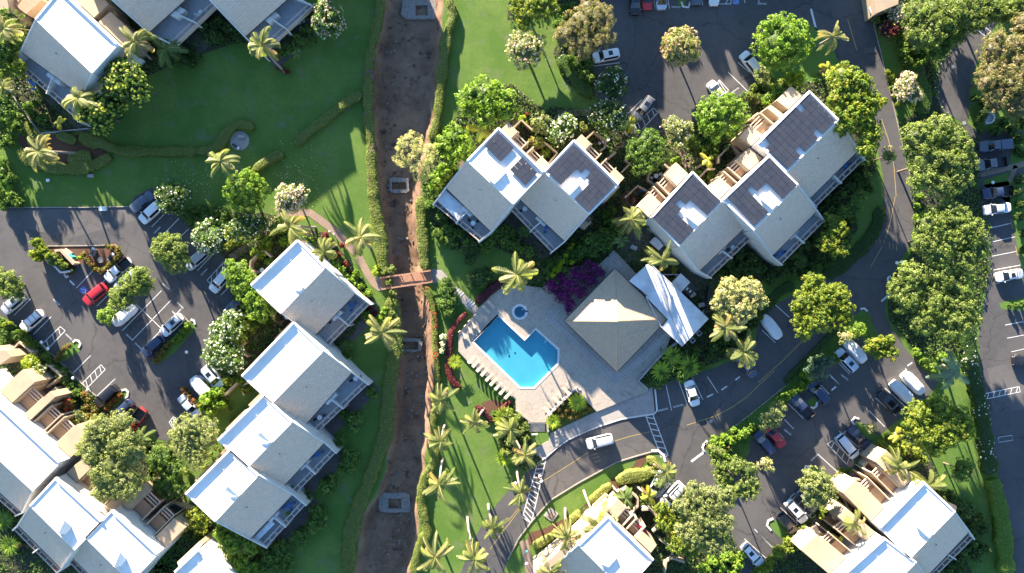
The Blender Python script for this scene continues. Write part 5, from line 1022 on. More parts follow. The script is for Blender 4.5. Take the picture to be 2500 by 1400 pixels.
shrubs("p@ 1605 940 14 1595 932 12 1618 930 13", 'mid', .9); shrubs("p@ 690 1000 10 660 1030 9 600 1040 8 620 620 10 640 600 12 655 610 10", 'yellow', 1.3); shrubs("p@ 2480 745 9 2465 747 9 2495 742 9", 'mid', 1.1); shrubs("p@ 2245 430 0.5" if 0 else "p@ 2240 860 12 2250 880 12 2260 895 10 2238 505 10 2240 530 12 2245 480 9 2300 870 14 2280 900 14", 'bright', 1.0)
shrubs("p@ 2420 260 14 2400 280 16 2390 300 14 2430 320 14 2450 300 16 2470 320 16 2490 340 16 2485 370 14 2495 300 16 2400 250 14 2380 240 12 2495 380 12", 'dark', 1.6); shrubs("p@ 2492 440 16 2480 470 16 2494 500 16 2490 530 14 2498 570 12 2496 610 12", 'dark', 1.5)
def place_shrubs(most=290):
    q = sorted(SHQ, key=lambda a: -a[0]); rest = q[most:]
    for r, X, Y, pal, hgt, fl, me, k in q[:most]:
        hz = hgt*.6; c = P(X, Y, hz); sc = r/S
        o = link('shrub', me, None, (*c, 0)); o.scale = (sc*.95, sc*.95, hgt/1.15); o.rotation_euler[2] = random.Random(k).uniform(0, 6.28)
        tag(o, autolabel(LOOK[pal] + (' with flowers' if fl else ''), X, Y), 'shrub', 'garden shrubs')
    Vs, Fs, Cs = [], [], []; off = 0
    for r, X, Y, pal, hgt, fl, me, k in rest:
        n = len(me.vertices); v = np.empty(n*3, np.float32); me.vertices.foreach_get('co', v); v = v.reshape(-1,3); f = np.empty(len(me.loops), np.int32); me.loops.foreach_get('vertex_index', f)
        cl = np.empty(n*4, np.float32); me.color_attributes['Col'].data.foreach_get('color', cl); c = P(X, Y, hgt*.6); sc = r/S; a = k*1.3
        w_ = np.stack([(v[:,0]*math.cos(a)-v[:,1]*math.sin(a))*sc*.95+c[0], (v[:,0]*math.sin(a)+v[:,1]*math.cos(a))*sc*.95+c[1], v[:,2]*hgt/1.15], 1)
        Vs.append(w_); Fs.append(f.reshape(-1,4)+off); off += n; Cs.append(cl.reshape(-1,4)[:,:3])
    tag(link('small_shrubs', meshnp('small_shrubs', np.concatenate(Vs), np.concatenate(Fs), [M['leaf']], np.concatenate(Cs))), kind='stuff')
place_shrubs()
# bougainvillea mass over its own frame
tree('mass of purple bougainvillea spilling beside the pyramid roof', "p@ 1348 700 19 1372 722 20 1390 742 15 1392 700 22 1410 668 20 1438 685 20 1418 712 16 1452 658 16 1370 682 16 1386 757 9 1468 668 11 1432 648 14", 2.0, 'purple', 90, cat='bougainvillea', name='bougainvillea', leaf=.12, clump=.32, npc=14, flat=.34)
# ------------------------------------------------------------------ hedges
def hedge(label, s, wd, h, pal, seed=0, fl=None, group='clipped hedges', cat='hedge', zoff=0):
    pts = [Vector(p) for p in PP(s, h)]
    # resample
    q = [pts[0]]; 
    for a, b_ in zip(pts, pts[1:]):
        n = max(1, int((b_-a).length/.45))
        for i in range(1, n+1): q.append(a.lerp(b_, i/n))
    for _ in range(4): q = [q[0]] + [(q[i-1]+q[i]*2+q[i+1])/4 for i in range(1, len(q)-1)] + [q[-1]]
    rng = np.random.default_rng(seed+200); n = len(q); o = q[0]; V = []; prof = [(-.5,0),(-.53,.35),(-.52,.7),(-.42,.93),(-.2,1.0),(.05,1.02),(.25,1.0),(.43,.92),(.52,.68),(.53,.35),(.5,0)]
    bul = 1 + .10*np.sin(np.arange(n)*.55+seed) + .08*np.sin(np.arange(n)*.17+seed*2) + .09*rng.standard_normal(n); TP = []; NN = []
    for i in range(n):
        a = q[max(i-1,0)]; b_ = q[min(i+1,n-1)]; d = (b_-a).normalized(); m = Vector((-d.y, d.x)); e_ = min(1, .55+.25*min(i, n-1-i))
        for u, v in prof: V.append((q[i].x-o.x+m.x*u*wd*bul[i]*e_+rng.normal(0,.03), q[i].y-o.y+m.y*u*wd*bul[i]*e_+rng.normal(0,.03), v*h*(.96+.05*math.sin(i*.8))*(e_*.3+.7)+rng.normal(0,.03)))
    k = len(prof); F = [(i*k+j, (i+1)*k+j, (i+1)*k+j+1, i*k+j+1) for i in range(n-1) for j in range(k-1)] + [((n-1)*k+j, (n-1)*k+k-1-j, (n-1)*k+k-2-j, (n-1)*k+j+1) for j in range(4)] + [(j, j+1, k-2-j, k-1-j) for j in range(4)]
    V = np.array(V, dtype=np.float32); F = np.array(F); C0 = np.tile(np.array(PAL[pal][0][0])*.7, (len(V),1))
    f = F[rng.integers(max(1, (n-1)*(k-1)), size=int(n*wd*30+n*14))]; w_ = rng.dirichlet([1,1,1,1], len(f)); pos = (V[f]*w_[...,None]).sum(1)
    nr = unit(np.cross(V[f[:,1]]-V[f[:,0]], V[f[:,3]]-V[f[:,0]])); nr[nr[:,2] < -.2] *= -1
    lv, lf = leaves(pos + nr*.03, unit(nr*.9 + rng.standard_normal(nr.shape)*.55 + [0,0,.2]), np.full(len(pos), .10), rng, .7); lc = np.repeat(pick(pal, len(pos), rng), 4, 0)
    Vs, Fs, Cs = [V, lv], [F, lf+len(V)], [C0, lc]
    if fl:
        m_ = int(len(pos)*fl[1]); sel = (np.sin(pos[:,1]*.9+seed) > .2) | (rng.random(len(pos)) < .1); ix = np.nonzero(sel)[0][:m_] if sel.sum() else np.arange(m_); ix = rng.permutation(np.nonzero(sel)[0])[:m_]
        v2, f2 = leaves(pos[ix]+nr[ix]*.1, unit(nr[ix]+[0,0,.6]), np.full(len(ix), fl[2]), rng, 1.0); Fs.append(f2+len(V)+len(lv)); Vs.append(v2); Cs.append(np.repeat(np.array(fl[0])[rng.integers(len(fl[0]), size=len(ix))], 4, 0))
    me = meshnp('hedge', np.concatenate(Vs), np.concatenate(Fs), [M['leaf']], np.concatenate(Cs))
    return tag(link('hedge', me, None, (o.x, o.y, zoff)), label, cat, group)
hedge('long clipped hedge along the left lip of the gully, above the footbridge', "1@ 905 -40 900 0 885 120 862 220 830 340 815 480 805 640 808 760 818 900 830 1060 832 1200 845 1330 852 1400", 1.55, 1.1, 'hedge', 1, fl=([(.35,.03,.35)],.004,.2))
hedge('broad ragged hedge on the left gully lip just above the footbridge', "5@ 830 0 850 90 862 170 885 260 900 330 905 420 908 520 925 590", 1.9, 1.1, 'hedge', 2)
hedge('shaded clipped hedge along the left lip of the gully, below the footbridge', "p@ 955 725 958 760 962 800 965 850 955 900 948 960 944 1020 940 1060 920 1120 908 1150 895 1190 880 1220 868 1250 858 1290 850 1340 848 1420", 2.3, .9, 'hedge', 3)
hedge('straight clipped hedge branching left from the gully hedge', "1@ 775 672 700 690 600 765 500 850 430 900 350 960 290 1025", 1.5, 1.0, 'hedge', 4)
hedge('short clipped hedge behind the small palm on the lawn', "p@ 690 376 668 380 650 392 632 404 615 418", 1.5, 1.1, 'hedge', 5)
hedge('curled clipped hedge wrapping the round garden patio', "0@ 1800 915 1740 880 1680 880 1620 920 1580 980 1560 1030 1500 1068 1400 1078", 1.55, 1.1, 'hedge', 6)
hedge('long low shaded hedge running to the round garden patio', "0@ 1400 1078 1250 1076 1100 1078 1000 1080 900 1075 800 1058 720 1020 640 985", 1.5, .9, 'hedge', 7)
hedge('low hedge loop around the leaning palm at left', "0@ 780 1110 680 1170 560 1200 420 1195 330 1180 200 1150 140 1090 130 1060", 1.9, .8, 'hedge', 8)
hedge('pale rounded hedge at the left end of the garden bed', "0@ 150 870 175 920 210 960 260 990", 1.6, 1.2, 'hedge', 9)
hedge('short hedge piece between the garden bed and leaning palm', "0@ 400 960 480 980 530 1010", 1.5, .8, 'hedge', 10); hedge('low hedge filling the garden bed below the mango tree', "0@ 560 970 620 990 700 1030", 2.2, .8, 'hedge', 101); hedge('low hedge in the middle of the garden bed', "0@ 480 1120 560 1130 640 1110", 2.6, .8, 'hedge', 102)
hedge('sunlit hedge along the right lip of the gully, above the pale tree', "1@ 1385 -30 1400 30 1415 90 1405 150 1380 200 1362 330 1345 450 1330 560 1318 700 1308 800 1290 900 1262 990", 1.5, 1.1, 'hedge', 11)
hedge('clipped hedge along the right lip of the gully, just above the footbridge', "5@ 1180 60 1185 160 1190 260 1200 360 1205 460 1215 580", 1.6, 1.1, 'hedge', 12)
hedge('red flowered hedge along the right gully lip, beside the pool garden', "5@ 1215 705 1250 760 1262 810 1280 880 1286 960 1285 1050 1290 1150 1300 1260 1305 1400", 1.0, 1.0, 'hedge', 13, fl=(REDF,.05,.12))
hedge('red dotted hedge on the right gully lip near the first lawn palms', "9@ 1300 0 1295 90 1285 200 1275 320 1270 420", .9, .9, 'hedge', 131, fl=(REDF,.04,.12))
hedge('wavy hedge along the right gully lip under the lawn palms', "9@ 1280 500 1290 570 1270 640 1215 720 1190 800 1180 880 1200 980 1220 1060 1240 1130 1190 1170 1160 1250 1145 1330 1130 1420", 1.4, 1.1, 'hedge', 14)
hedge('red leafed hedge curving along the pool deck', "k@ 270 395 200 460 140 530 95 600 85 700 78 800 68 900 62 1000 75 1100 110 1170 200 1250", .95, 1.0, 'red', 15); hedge('dark burgundy hedge above the pool deck', "k@ 390 280 460 210 540 140 620 70 700 40 770 50", 1.3, 1.1, 'burg', 16)
hedge('short red leafed hedge piece above the left lawn palms', "9@ 1380 10 1420 50 1465 80", .9, .9, 'red', 17); hedge('red leafed hedge at the lower corner of the pool deck', "9@ 1825 175 1790 210 1750 240", .8, .9, 'red', 18); hedge('dark red hedge beside the lower pool lawn', "9@ 1580 210 1620 250 1670 290 1700 330", .9, .9, 'burg', 19)
hedge('pale yellow hedge by the path lamps at the bottom', "n@ 100 1100 200 1060 300 1000 400 930 460 890", 1.3, 1.0, 'hedgeL', 20); hedge('pale yellow hedge below the stone square on the verge', "n@ 480 860 540 800 600 740 640 700", 1.4, 1.1, 'hedgeL', 21)
hedge('pale yellow hedge along the cream wall and verge', "n@ 740 600 830 520 920 450 1000 400", 1.2, 1.1, 'hedgeL', 22); hedge('thick pale yellow hedge curving to the junction', "n@ 1060 370 1150 320 1250 290 1350 300 1430 270 1480 200", 2.1, 1.2, 'hedgeL', 23); hedge('rounded pale yellow hedge filling the junction island tip', "n@ 1400 110 1450 90 1500 110 1510 150 1480 190", 1.9, 1.0, 'hedgeL', 24)
hedge('tall dark hedge with white blooms along the far right road, upper part', "7@ 1500 1010 1520 1100 1530 1200 1545 1300 1560 1400", 2.2, 1.5, 'hedgeD', 25, fl=(WHITEF,.02,.14)); hedge('tall dark hedge with white blooms along the far right road, middle part', "11@ 1560 0 1590 150 1620 300 1640 450 1660 600 1680 700", 2.4, 1.5, 'hedgeD', 26, fl=(WHITEF,.02,.14))
hedge('green hedge along the far right road, lower part', "11@ 1690 740 1720 850 1745 960 1765 1100 1780 1250 1790 1420", 2.6, 1.5, 'bright', 27)
hedge('leafy hedge beside the small road at upper right', "3@ 1085 320 1105 400 1130 480 1160 560 1190 640 1200 740 1180 800", 2.4, 1.4, 'mid', 28); hedge('dark planting strip hedge between road and hatched bay', "7@ 640 940 560 1010 480 1090 430 1150 300 1270 200 1380", .9, .6, 'hedgeD', 29)
hedge('ground hugging green hedge along the curved road verge', "7@ 880 130 860 250 800 360 720 450 640 520 560 580 470 620", 2.2, .35, 'hedgeD', 30)
hedge('low dark hedge strip above the van bays', "7@ 260 680 150 740 60 840 -20 920 -60 960", 1.5, .5, 'hedgeD', 31); hedge('leafy strip hedge under the brown feathery tree', "2@ 370 400 440 500 520 600 600 690", 2.0, .8, 'mid', 32)
# ------------------------------------------------------------------ leafy ground cover in the beds
def cover_(name, polys, pal, n_m2, size, seed, hole=None, zmax=.35):
    rng = np.random.default_rng(seed); Vs, Fs, Cs = [], [], []; off = 0
    for poly in polys:
        a = np.array(poly); lo, hi = a.min(0), a.max(0); n = int((hi-lo).prod()*n_m2)
        p = rng.uniform(lo, hi, (n, 2)); p = p[inpoly(p[:,0], p[:,1], poly)]
        g = np.sin(p[:,0]*.7+seed)*np.cos(p[:,1]*.8) + np.sin(p[:,0]*.31+p[:,1]*.37)
        p = p[(g > -.55) | (rng.random(len(p)) < .35)]; n = len(p)
        pos = np.column_stack([p, rng.uniform(.05, zmax, n)]); V, F = leaves(pos, unit(rng.standard_normal((n,3))*.6+[0,0,1]), np.full(n, size), rng, .45)
        Vs.append(V); Fs.append(F+off); off += len(V); Cs.append(np.repeat(pick(pal, n, rng), 4, 0))
    return tag(link(name, meshnp(name, np.concatenate(Vs), np.concatenate(Fs), [M['leaf']], np.concatenate(Cs))), kind='stuff')
cover_('ground_cover', soil_polys(), 'mid', 9, .22, 1, zmax=.5); cover_('ground_cover_leaves', soil_polys(), 'dark', 9, .24, 2, zmax=.6)
cover_('verge_plants', [PP(s) for s in ISL[1:2]] + [PP("p@ 1280 640 1330 640 1330 700 1290 690"), PP("p@ 1022 430 1045 430 1060 560 1062 650 1046 650 1042 520")], 'mid', 14, .18, 3)
cover_('flower_bed_plants', [PP("m@ 375 1060 365 920 680 640 880 850 700 930 480 1030")], 'orange', 34, .15, 4)
def lawn_specks():
    rng = np.random.default_rng(9); p = rng.normal([P(470,455)[0], P(470,455)[1]], [3.2,2.0], (170,2)); p = np.vstack([p, rng.normal([P(720,430)[0],P(720,430)[1]],[2.5,3.0],(140,2))])
    V, F = leaves(np.column_stack([p, np.full(len(p), .06)]), unit(rng.standard_normal((len(p),3))*.3+[0,0,1]), np.full(len(p), .06), rng, .9)
    tag(link('fallen_petals', meshnp('fallen_petals', V, F, [M['leaf']], np.tile([.7,.68,.6], (len(V),1)))), kind='stuff')
lawn_specks()
# ------------------------------------------------------------------ palms
def frond(rng, az, Ln, lift, droop, wdt, pal, nl=17, width=.085):
    "one feather frond: arched rib with two rows of leaflets; returns V, F, colours"
    ca, sa = math.cos(az), math.sin(az); pts = []; x = z = 0; a = lift
    st = Ln/nl
    for i in range(nl+1):
        pts.append((x, z, a)); x += math.cos(a)*st; z += math.sin(a)*st; a -= droop/nl*(1+.8*i/nl)
    V, F, Cl = [], [], []; hue = pick(pal, 1, rng)[0]; tw = rng.normal(0, .45); bend = rng.normal(0,.10)
    def W(u, v, t): v = v + bend*u*u*.5; return (u*ca - v*sa, u*sa + v*ca, t)
    for i in range(1, nl):
        u, t, a_ = pts[i]; f = i/nl; ll = wdt*math.sin(math.pi*min(1, f*.9+.12))**.7*rng.uniform(.85,1.1)
        for s in (-1, 1):
            dr = -.45*ll + tw*s*ll*.4; fw = ll*.55; n = len(V); b0 = width*(1.3-.5*f)
            V += [W(u-b0, .02*s, t), W(u+b0, .02*s, t), W(u+fw*math.cos(a_)+b0*.4, s*ll*.92, t+dr+fw*math.sin(a_)), W(u+fw*math.cos(a_)-b0*.4, s*ll*.92, t+dr+fw*math.sin(a_))]
            F.append((n,n+1,n+2,n+3)); Cl += [hue*rng.uniform(.85,1.15)]*4
    rib = .045
    for i in range(nl):
        u, t, _ = pts[i]; u2, t2, _ = pts[i+1]; n = len(V); V += [W(u,-rib,t+.02),W(u2,-rib*.7,t2+.02),W(u2,rib*.7,t2+.02),W(u,rib,t+.02)]; F.append((n,n+1,n+2,n+3)); Cl += [np.array([.30,.30,.10])]*4
    return V, F, Cl
def palm_crown(name, seed, n=16, Ln=3.6, wdt=.62, pal='palm', young=.8):
    rng = np.random.default_rng(seed); V, F, Cl = [], [], []
    for i in range(n):
        t = i/(n-1); az = i*2.399 + rng.normal(0,.45); lift = 1.1 - 1.5*t + rng.normal(0,.22); dead = i >= n-1-(seed % 2); a, b_, c_ = frond(rng, az, Ln*rng.uniform(.68,1.15)*(.85+.2*math.sin(math.pi*t)), lift, rng.uniform(1.0,2.1)*(1-.1*t), wdt*(.5 if dead else 1), 'palmdead' if dead else pal)
        k = len(V); V += a; F += [tuple(q+k for q in f) for f in b_]; Cl += c_
    return meshnp(name, np.array(V), np.array(F), [M['leaf']], np.array(Cl))
PAL['palm'] = [((.165,.19,.060),5),((.12,.155,.045),4),((.20,.205,.085),2),((.24,.19,.07),.8)]
PAL['palmdead'] = [((.17,.115,.06),3),((.20,.15,.08),2)]; PAL['palmD'] = [((.08,.14,.04),4),((.10,.17,.05),3)]; PAL['palmY'] = [((.36,.36,.04),4),((.28,.32,.05),3)]; PAL['palmB'] = [((.10,.17,.13),4),((.14,.21,.16),3)]
PC = [palm_crown('palm_fronds', 40+i, n=(15,17,14,18,16,13)[i], wdt=(.46,.5,.55,.44,.5,.58)[i]) for i in range(6)]
PY = [palm_crown('palm_fronds_young', 60+i, n=9, Ln=2.1, wdt=.42, pal='palmY') for i in range(2)]; PD = [palm_crown('palm_fronds_dark', 70+i, n=14, Ln=2.6, wdt=.5, pal='palmD') for i in range(2)]; PB = [palm_crown('palm_fronds_blue', 80, n=16, Ln=3.6, wdt=.6, pal='palmB')]
def fan_crown(seed, pal='bright'):
    rng = np.random.default_rng(seed); V, F, Cl = [], [], []
    for i in range(46):
        az = i*2.399; lift = .25+.9*(1-i/46); L_ = 1.5*rng.uniform(.8,1.1); c, s = math.cos(az), math.sin(az); hue = pick(pal, 1, rng)[0]; n = len(V)
        r1 = L_*.55; z1 = r1*math.tan(lift*.7); r2 = L_; z2 = z1*.9
        for r_, z_, w_ in ((.1,.1,.03),(r1,z1,.11),(r2,z2,.02)): V += [(c*r_-s*w_, s*r_+c*w_, z_), (c*r_+s*w_, s*r_-c*w_, z_)]
        F += [(n,n+1,n+3,n+2),(n+2,n+3,n+5,n+4)]; Cl += [hue]*6
    return meshnp('fan_leaves', np.array(V), np.array(F), [M['leaf']], np.array(Cl))
FC = [fan_crown(90,'bright'), fan_crown(91,'lime'), fan_crown(92,'mid')]
NP = [0]
def palm(label, cx, cy, bx, by, r, h=8.0, kind=PC, sp=0, group='tall coconut palms', base_r=3.55):
    NP[0] += 1; k = NP[0]; top = P(cx, cy, h); base = P(bx, by, 0)
    e = empty('coconut_palm' if kind is PC else 'palm', (*base, 0), autolabel(label, cx, cy), 'palm', group)
    tx, ty = top[0]-base[0], top[1]-base[1]
    b = MB(); b.tube([(0,0,0),(tx*.28-.1,ty*.28,h*.3),(tx*.62-.05,ty*.62,h*.65),(tx,ty,h-.15)], [.26,.19,.16,.14] if h > 4 else [.13,.1,.09,.08], 8); b.build('trunk', M['ptrunk']).parent = e
    o = link('crown', kind[k % len(kind)], e, (tx, ty, h-.15)); sc = r/S*(H-h)/H/base_r*1.28; o.scale = (sc, sc, sc*.95); o.rotation_euler = (random.Random(k).uniform(-.12,.12), random.Random(k+9).uniform(-.12,.12), k*1.7)
    if kind is PC:
        b = MB(); rg = random.Random(k)
        for i in range(5): a = rg.uniform(0, 6.28); b.cyl((math.cos(a)*.22,math.sin(a)*.22,-.35), (math.cos(a)*.28,math.sin(a)*.28,-.08), .09, .07, 6)
        c_ = b.build('coconuts', M['trunk']); c_.parent = e; c_.location = (tx, ty, h-.15)
    return e
T1 = 'tall coconut palm'
for a in ((329,103,370,146,48),(192,240,238,290,50),(96,370,190,374,50),(538,394,579,418,46),(637,113,694,175,46),(709,552,770,556,50),(880,580,905,606,50),(791,614,820,600,40),(932,812,952,778,52),(1262,672,1222,656,55),(1542,535,1524,560,45),(1617,635,1583,621,46),
          (1771,800,1740,790,46),(1816,861,1782,850,50),(2035,89,1996,113,40),(1076,978,1090,960,42),(1076,1078,1086,1038,38),(1072,1184,1081,1122,50),(1158,1033,1182,999,36),(1246,1050,1262,1025,44),(1062,1362,1066,1302,52),(1158,1366,1141,1263,46),
          (1203,1290,1192,1232,36),(1271,1204,1262,1145,40),(1281,1112,1258,1070,38),(1463,1287,1425,1198,54),(1384,1311,1380,1242,42),(1345,1400,1339,1328,40),(1627,1153,1593,1132,38),(2193,1141,2114,1111,46),(2089,1280,2061,1218,34),(2268,1186,2210,1150,56),(10,70,60,90,44),(6,215,40,235,30)):
    palm(T1, *a)
palm('large blue green palm', 2327, 909, 2300, 890, 46, 7, PB, group='other palms')
for a in ((1528,1218,1494,1187,28),(1517,588,1510,580,21),(404,120,395,128,42),(345,1072,335,1068,30),(1610,1180,1600,1172,16),(725,130,720,126,14),(2326,1300,2318,1290,16)): palm('dark green palm', *a, 4.2, PD, group='other palms', base_r=2.6)
for a in ((1583,1211,1555,1187,28),(1538,302,1530,312,28),(1730,391,1701,411,24),(2097,1220,2039,1190,24),(2043,1327,1992,1291,28),(2195,1062,2185,1058,22),(1178,318,1174,312,38),(141,302,139,300,18),(2021,168,2000,178,24)): palm('small bright yellow green palm', *a, 4.5, PY, group='other palms', base_r=2.1)
def cyc(label, x, y, r, v=0, h=1.1):
    c = P(x, y, h); e = empty('fan_palm', (*c, 0), autolabel(label, x, y), 'palm', 'low rosette palms'); o = link('leaves', FC[v], e, (0,0,h-.3)); s_ = r/S/1.35; o.scale = (s_, s_, s_*.8); b = MB(); b.tube([(0,0,0),(0,0,h*.6),(0,0,h-.15)], [.16,.14,.12], 7); b.build('trunk', M['ptrunk']).parent = e
for a in ((1641,871,24,1),(1614,906,24,1),(1682,895,26,1),(1410,983,22,1),(1351,1030,18,1),(1144.5,600,18,0),(10,460,22,1),(10,1270,24,0),(24,1331,24,0),(1232,1118,20,1),(1232,1020,26,1),(845,845,16,2),(1945,640,22,2),(1950,640,20,2),(2000,640,16,2),(1665,922,14,0),(700,120,16,2),(1280,565,16,2)): cyc('star shaped rosette palm', *a)
# tree fern seen from above as a ring
c = P(1111, 884, 1.6); e = empty('tree_fern', (*c, 0), 'round yellow green tree fern beside the red hedge', 'fern'); o = link('leaves', FC[1], e, (0,0,1.3)); o.scale = (.9,.9,.3); o2 = MB().tube([(0,0,0),(0,0,.8),(0,0,1.5)], .12, 7); o2.build('trunk', M['ptrunk']).parent = e
# ================================================================== vehicles
def car_parts(kind):
    "returns list of (part name, mesh, material key or None for paint, children)"
    D = dict(sedan=(4.75,1.84,1.43,.92,.98), suv=(4.8,1.94,1.74,1.05,1.08), pickup=(5.5,1.98,1.80,1.12,1.12), van=(5.0,1.98,1.82,1.08,1.15), hatch=(4.2,1.78,1.5,.95,1.0))
    Ln, Wd, Ht, hood, belt = D[kind]
    G = dict(sedan=(-.37,-.20,.09,.26), suv=(-.485,-.42,.13,.27), pickup=(-.10,-.07,.14,.26), van=(-.49,-.45,.20,.34), hatch=(-.47,-.36,.12,.28))[kind]
    r0, r1, f1, f0 = G
    xs = sorted(set([-.5,-.49,-.47,-.43,r0,r1,(r1+f1)/2,r1*.6+f1*.4,f1,f0,.36,.42,.46,.485,.5] + ([-.3,-.2] if kind in ('sedan','pickup') else [-.2])))
    st = []
    for t in xs:
        a = abs(t); w_ = Wd/2 * (1 if a < .36 else 1-.30*((a-.36)/.14)**2.6)
        b = belt if t < f0 else belt + (hood-.12-belt)*((t-f0)/(.5-f0))**1.5
        if a > .485: b -= .10
        if kind == 'sedan' and t < r0: b = belt+.02
        g = 0.0
        if r1 <= t <= f1: g = 1
        r = b + (Ht - b)*g + (.03 if g and abs(t-(r1+f1)/2) < .08 else 0)
        st.append((t*Ln, w_, b, r, g))
    V = []; k = 13
    for x, w_, b, r, g in st:
        half = [(w_*.93,.22), (w_,.52), (w_*.985,b-.10), (w_*.94,b), (w_*(.90 if not g else .74), b+.01 if not g else r-.07), (w_*.58, r if g else b+.035), (0, r+.02 if g else b+.05)]
        V += [(x, y, z) for y, z in half] + [(x, -y, z) for y, z in half[-2::-1]]
    groups = {'body': [], 'windshield': [], 'rear_window': [], 'side_window': [], 'side_window2': []}
    bed = kind == 'pickup'
    for i in range(len(st)-1):
        x0, x1 = st[i][0], st[i+1][0]; g0, g1 = st[i][4], st[i+1][4]
        for j in range(k-1):
            f = (i*k+j, (i+1)*k+j, (i+1)*k+j+1, i*k+j+1); up = 3 <= j <= 8
            if bed and up and x1 <= r0*Ln+.01 and x0 > -.49*Ln-.02: continue
            if up and g0 and g1 and j in (3, 8): groups['side_window' if j == 3 else 'side_window2'].append(f)
            elif 4 <= j <= 7 and g1 < g0: groups['windshield'].append(f)
            elif 4 <= j <= 7 and g0 < g1: groups['rear_window'].append(f)
            else: groups['body'].append(f)
    n = len(st); groups['body'] += [tuple(range(k)), tuple((n-1)*k+i for i in reversed(range(k)))] + [(0,k-1,(n-1)*k+k-1,(n-1)*k)]
    out = []
    def sub(name, fs, m):
        used = sorted({i for f in fs for i in f}); mp = {a: b for b, a in enumerate(used)}
        me = bpy.data.meshes.new(name); me.from_pydata([V[i] for i in used], [], [tuple(mp[i] for i in f) for f in fs]); 
        bm = bmesh.new(); bm.from_mesh(me); bmesh.ops.recalc_face_normals(bm, faces=bm.faces); bm.to_mesh(me); bm.free()
        me.materials.append(M[m] if m else M['car_white']); me.shade_smooth()
        return (name, me, m)
    out.append(sub('body', groups['body'], None)); out.append(sub('windshield', groups['windshield'], 'glass')); out.append(sub('rear_window', groups['rear_window'], 'glass'))
    out.append(sub('side_window', groups['side_window'], 'glass')); out.append(sub('side_window', groups['side_window2'], 'glass'))
    for sx in (-.31, .31):
        for sy in (-1, 1):
            b = MB(); y = sy*(Wd/2-.10); b.cyl((sx*Ln, y-.11, .34), (sx*Ln, y+.11, .34), .34, .34, 16); out.append(('wheel', b.mesh('wheel', M['tyre']), 'tyre', [('rim', MB().cyl((sx*Ln, y+.115*sy-.01, .34), (sx*Ln, y+.115*sy+.01, .34), .22, .22, 12).mesh('rim', M['rim']), 'rim')]))
    for sy in (-1, 1):
        b = MB(); b.box(Ln*.472, sy*Wd*.31, hood-.30, .14, .34, .15, sy*-.25); out.append(('headlight', b.mesh('headlight', M['lampw']), 'lampw'))
        b = MB(); b.box(-Ln*.487, sy*Wd*.34, belt-.18, .10, .26, .20, sy*.2); out.append(('taillight', b.mesh('taillight', M['lampr']), 'lampr'))
        b = MB(); b.box(f0*Ln-.12, sy*(Wd/2+.07), belt+.06, .14, .2, .13); out.append(('mirror', b.mesh('mirror', None), None))
    if bed:
        b = MB(); x0, x1 = -.48*Ln, r0*Ln-.02; w_ = Wd/2-.12
        for a in (((x0+x1)/2, 0, .64, x1-x0, 2*w_, .04),): b.box(*a)
        for sy in (-1,1): b.box((x0+x1)/2, sy*(w_+.04), .88, x1-x0, .10, .50)
        b.box(x0-.02, 0, .88, .08, 2*w_, .5); b.box(x1+.0, 0, .9, .05, 2*w_, .5); out.append(('cargo_bed', b.mesh('cargo_bed', M['dark']), 'dark'))
    b = MB(); b.box(Ln*.497, 0, .42, .06, Wd*.62, .18); b.box(-Ln*.497, 0, .42, .06, Wd*.62, .18); out.append(('bumper', b.mesh('bumper', M['dark']), 'dark'))
    return out
CARP = {}
def build_car(kind):
    e = empty('parked_car', (0,0,0))
    for p in car_parts(kind):
        o = link(p[0], p[1], e)
        if p[2] is None:
            if not o.data.materials: o.data.materials.append(M['car_white'])
            o.material_slots[0].link = 'OBJECT'
        for q in (p[3] if len(p) > 3 else []): link(q[0], q[1], o)
    return e
LM2 = {}
def extra_part(e, name, b, m): o = b.build(name, M[m]); o.parent = e; return o
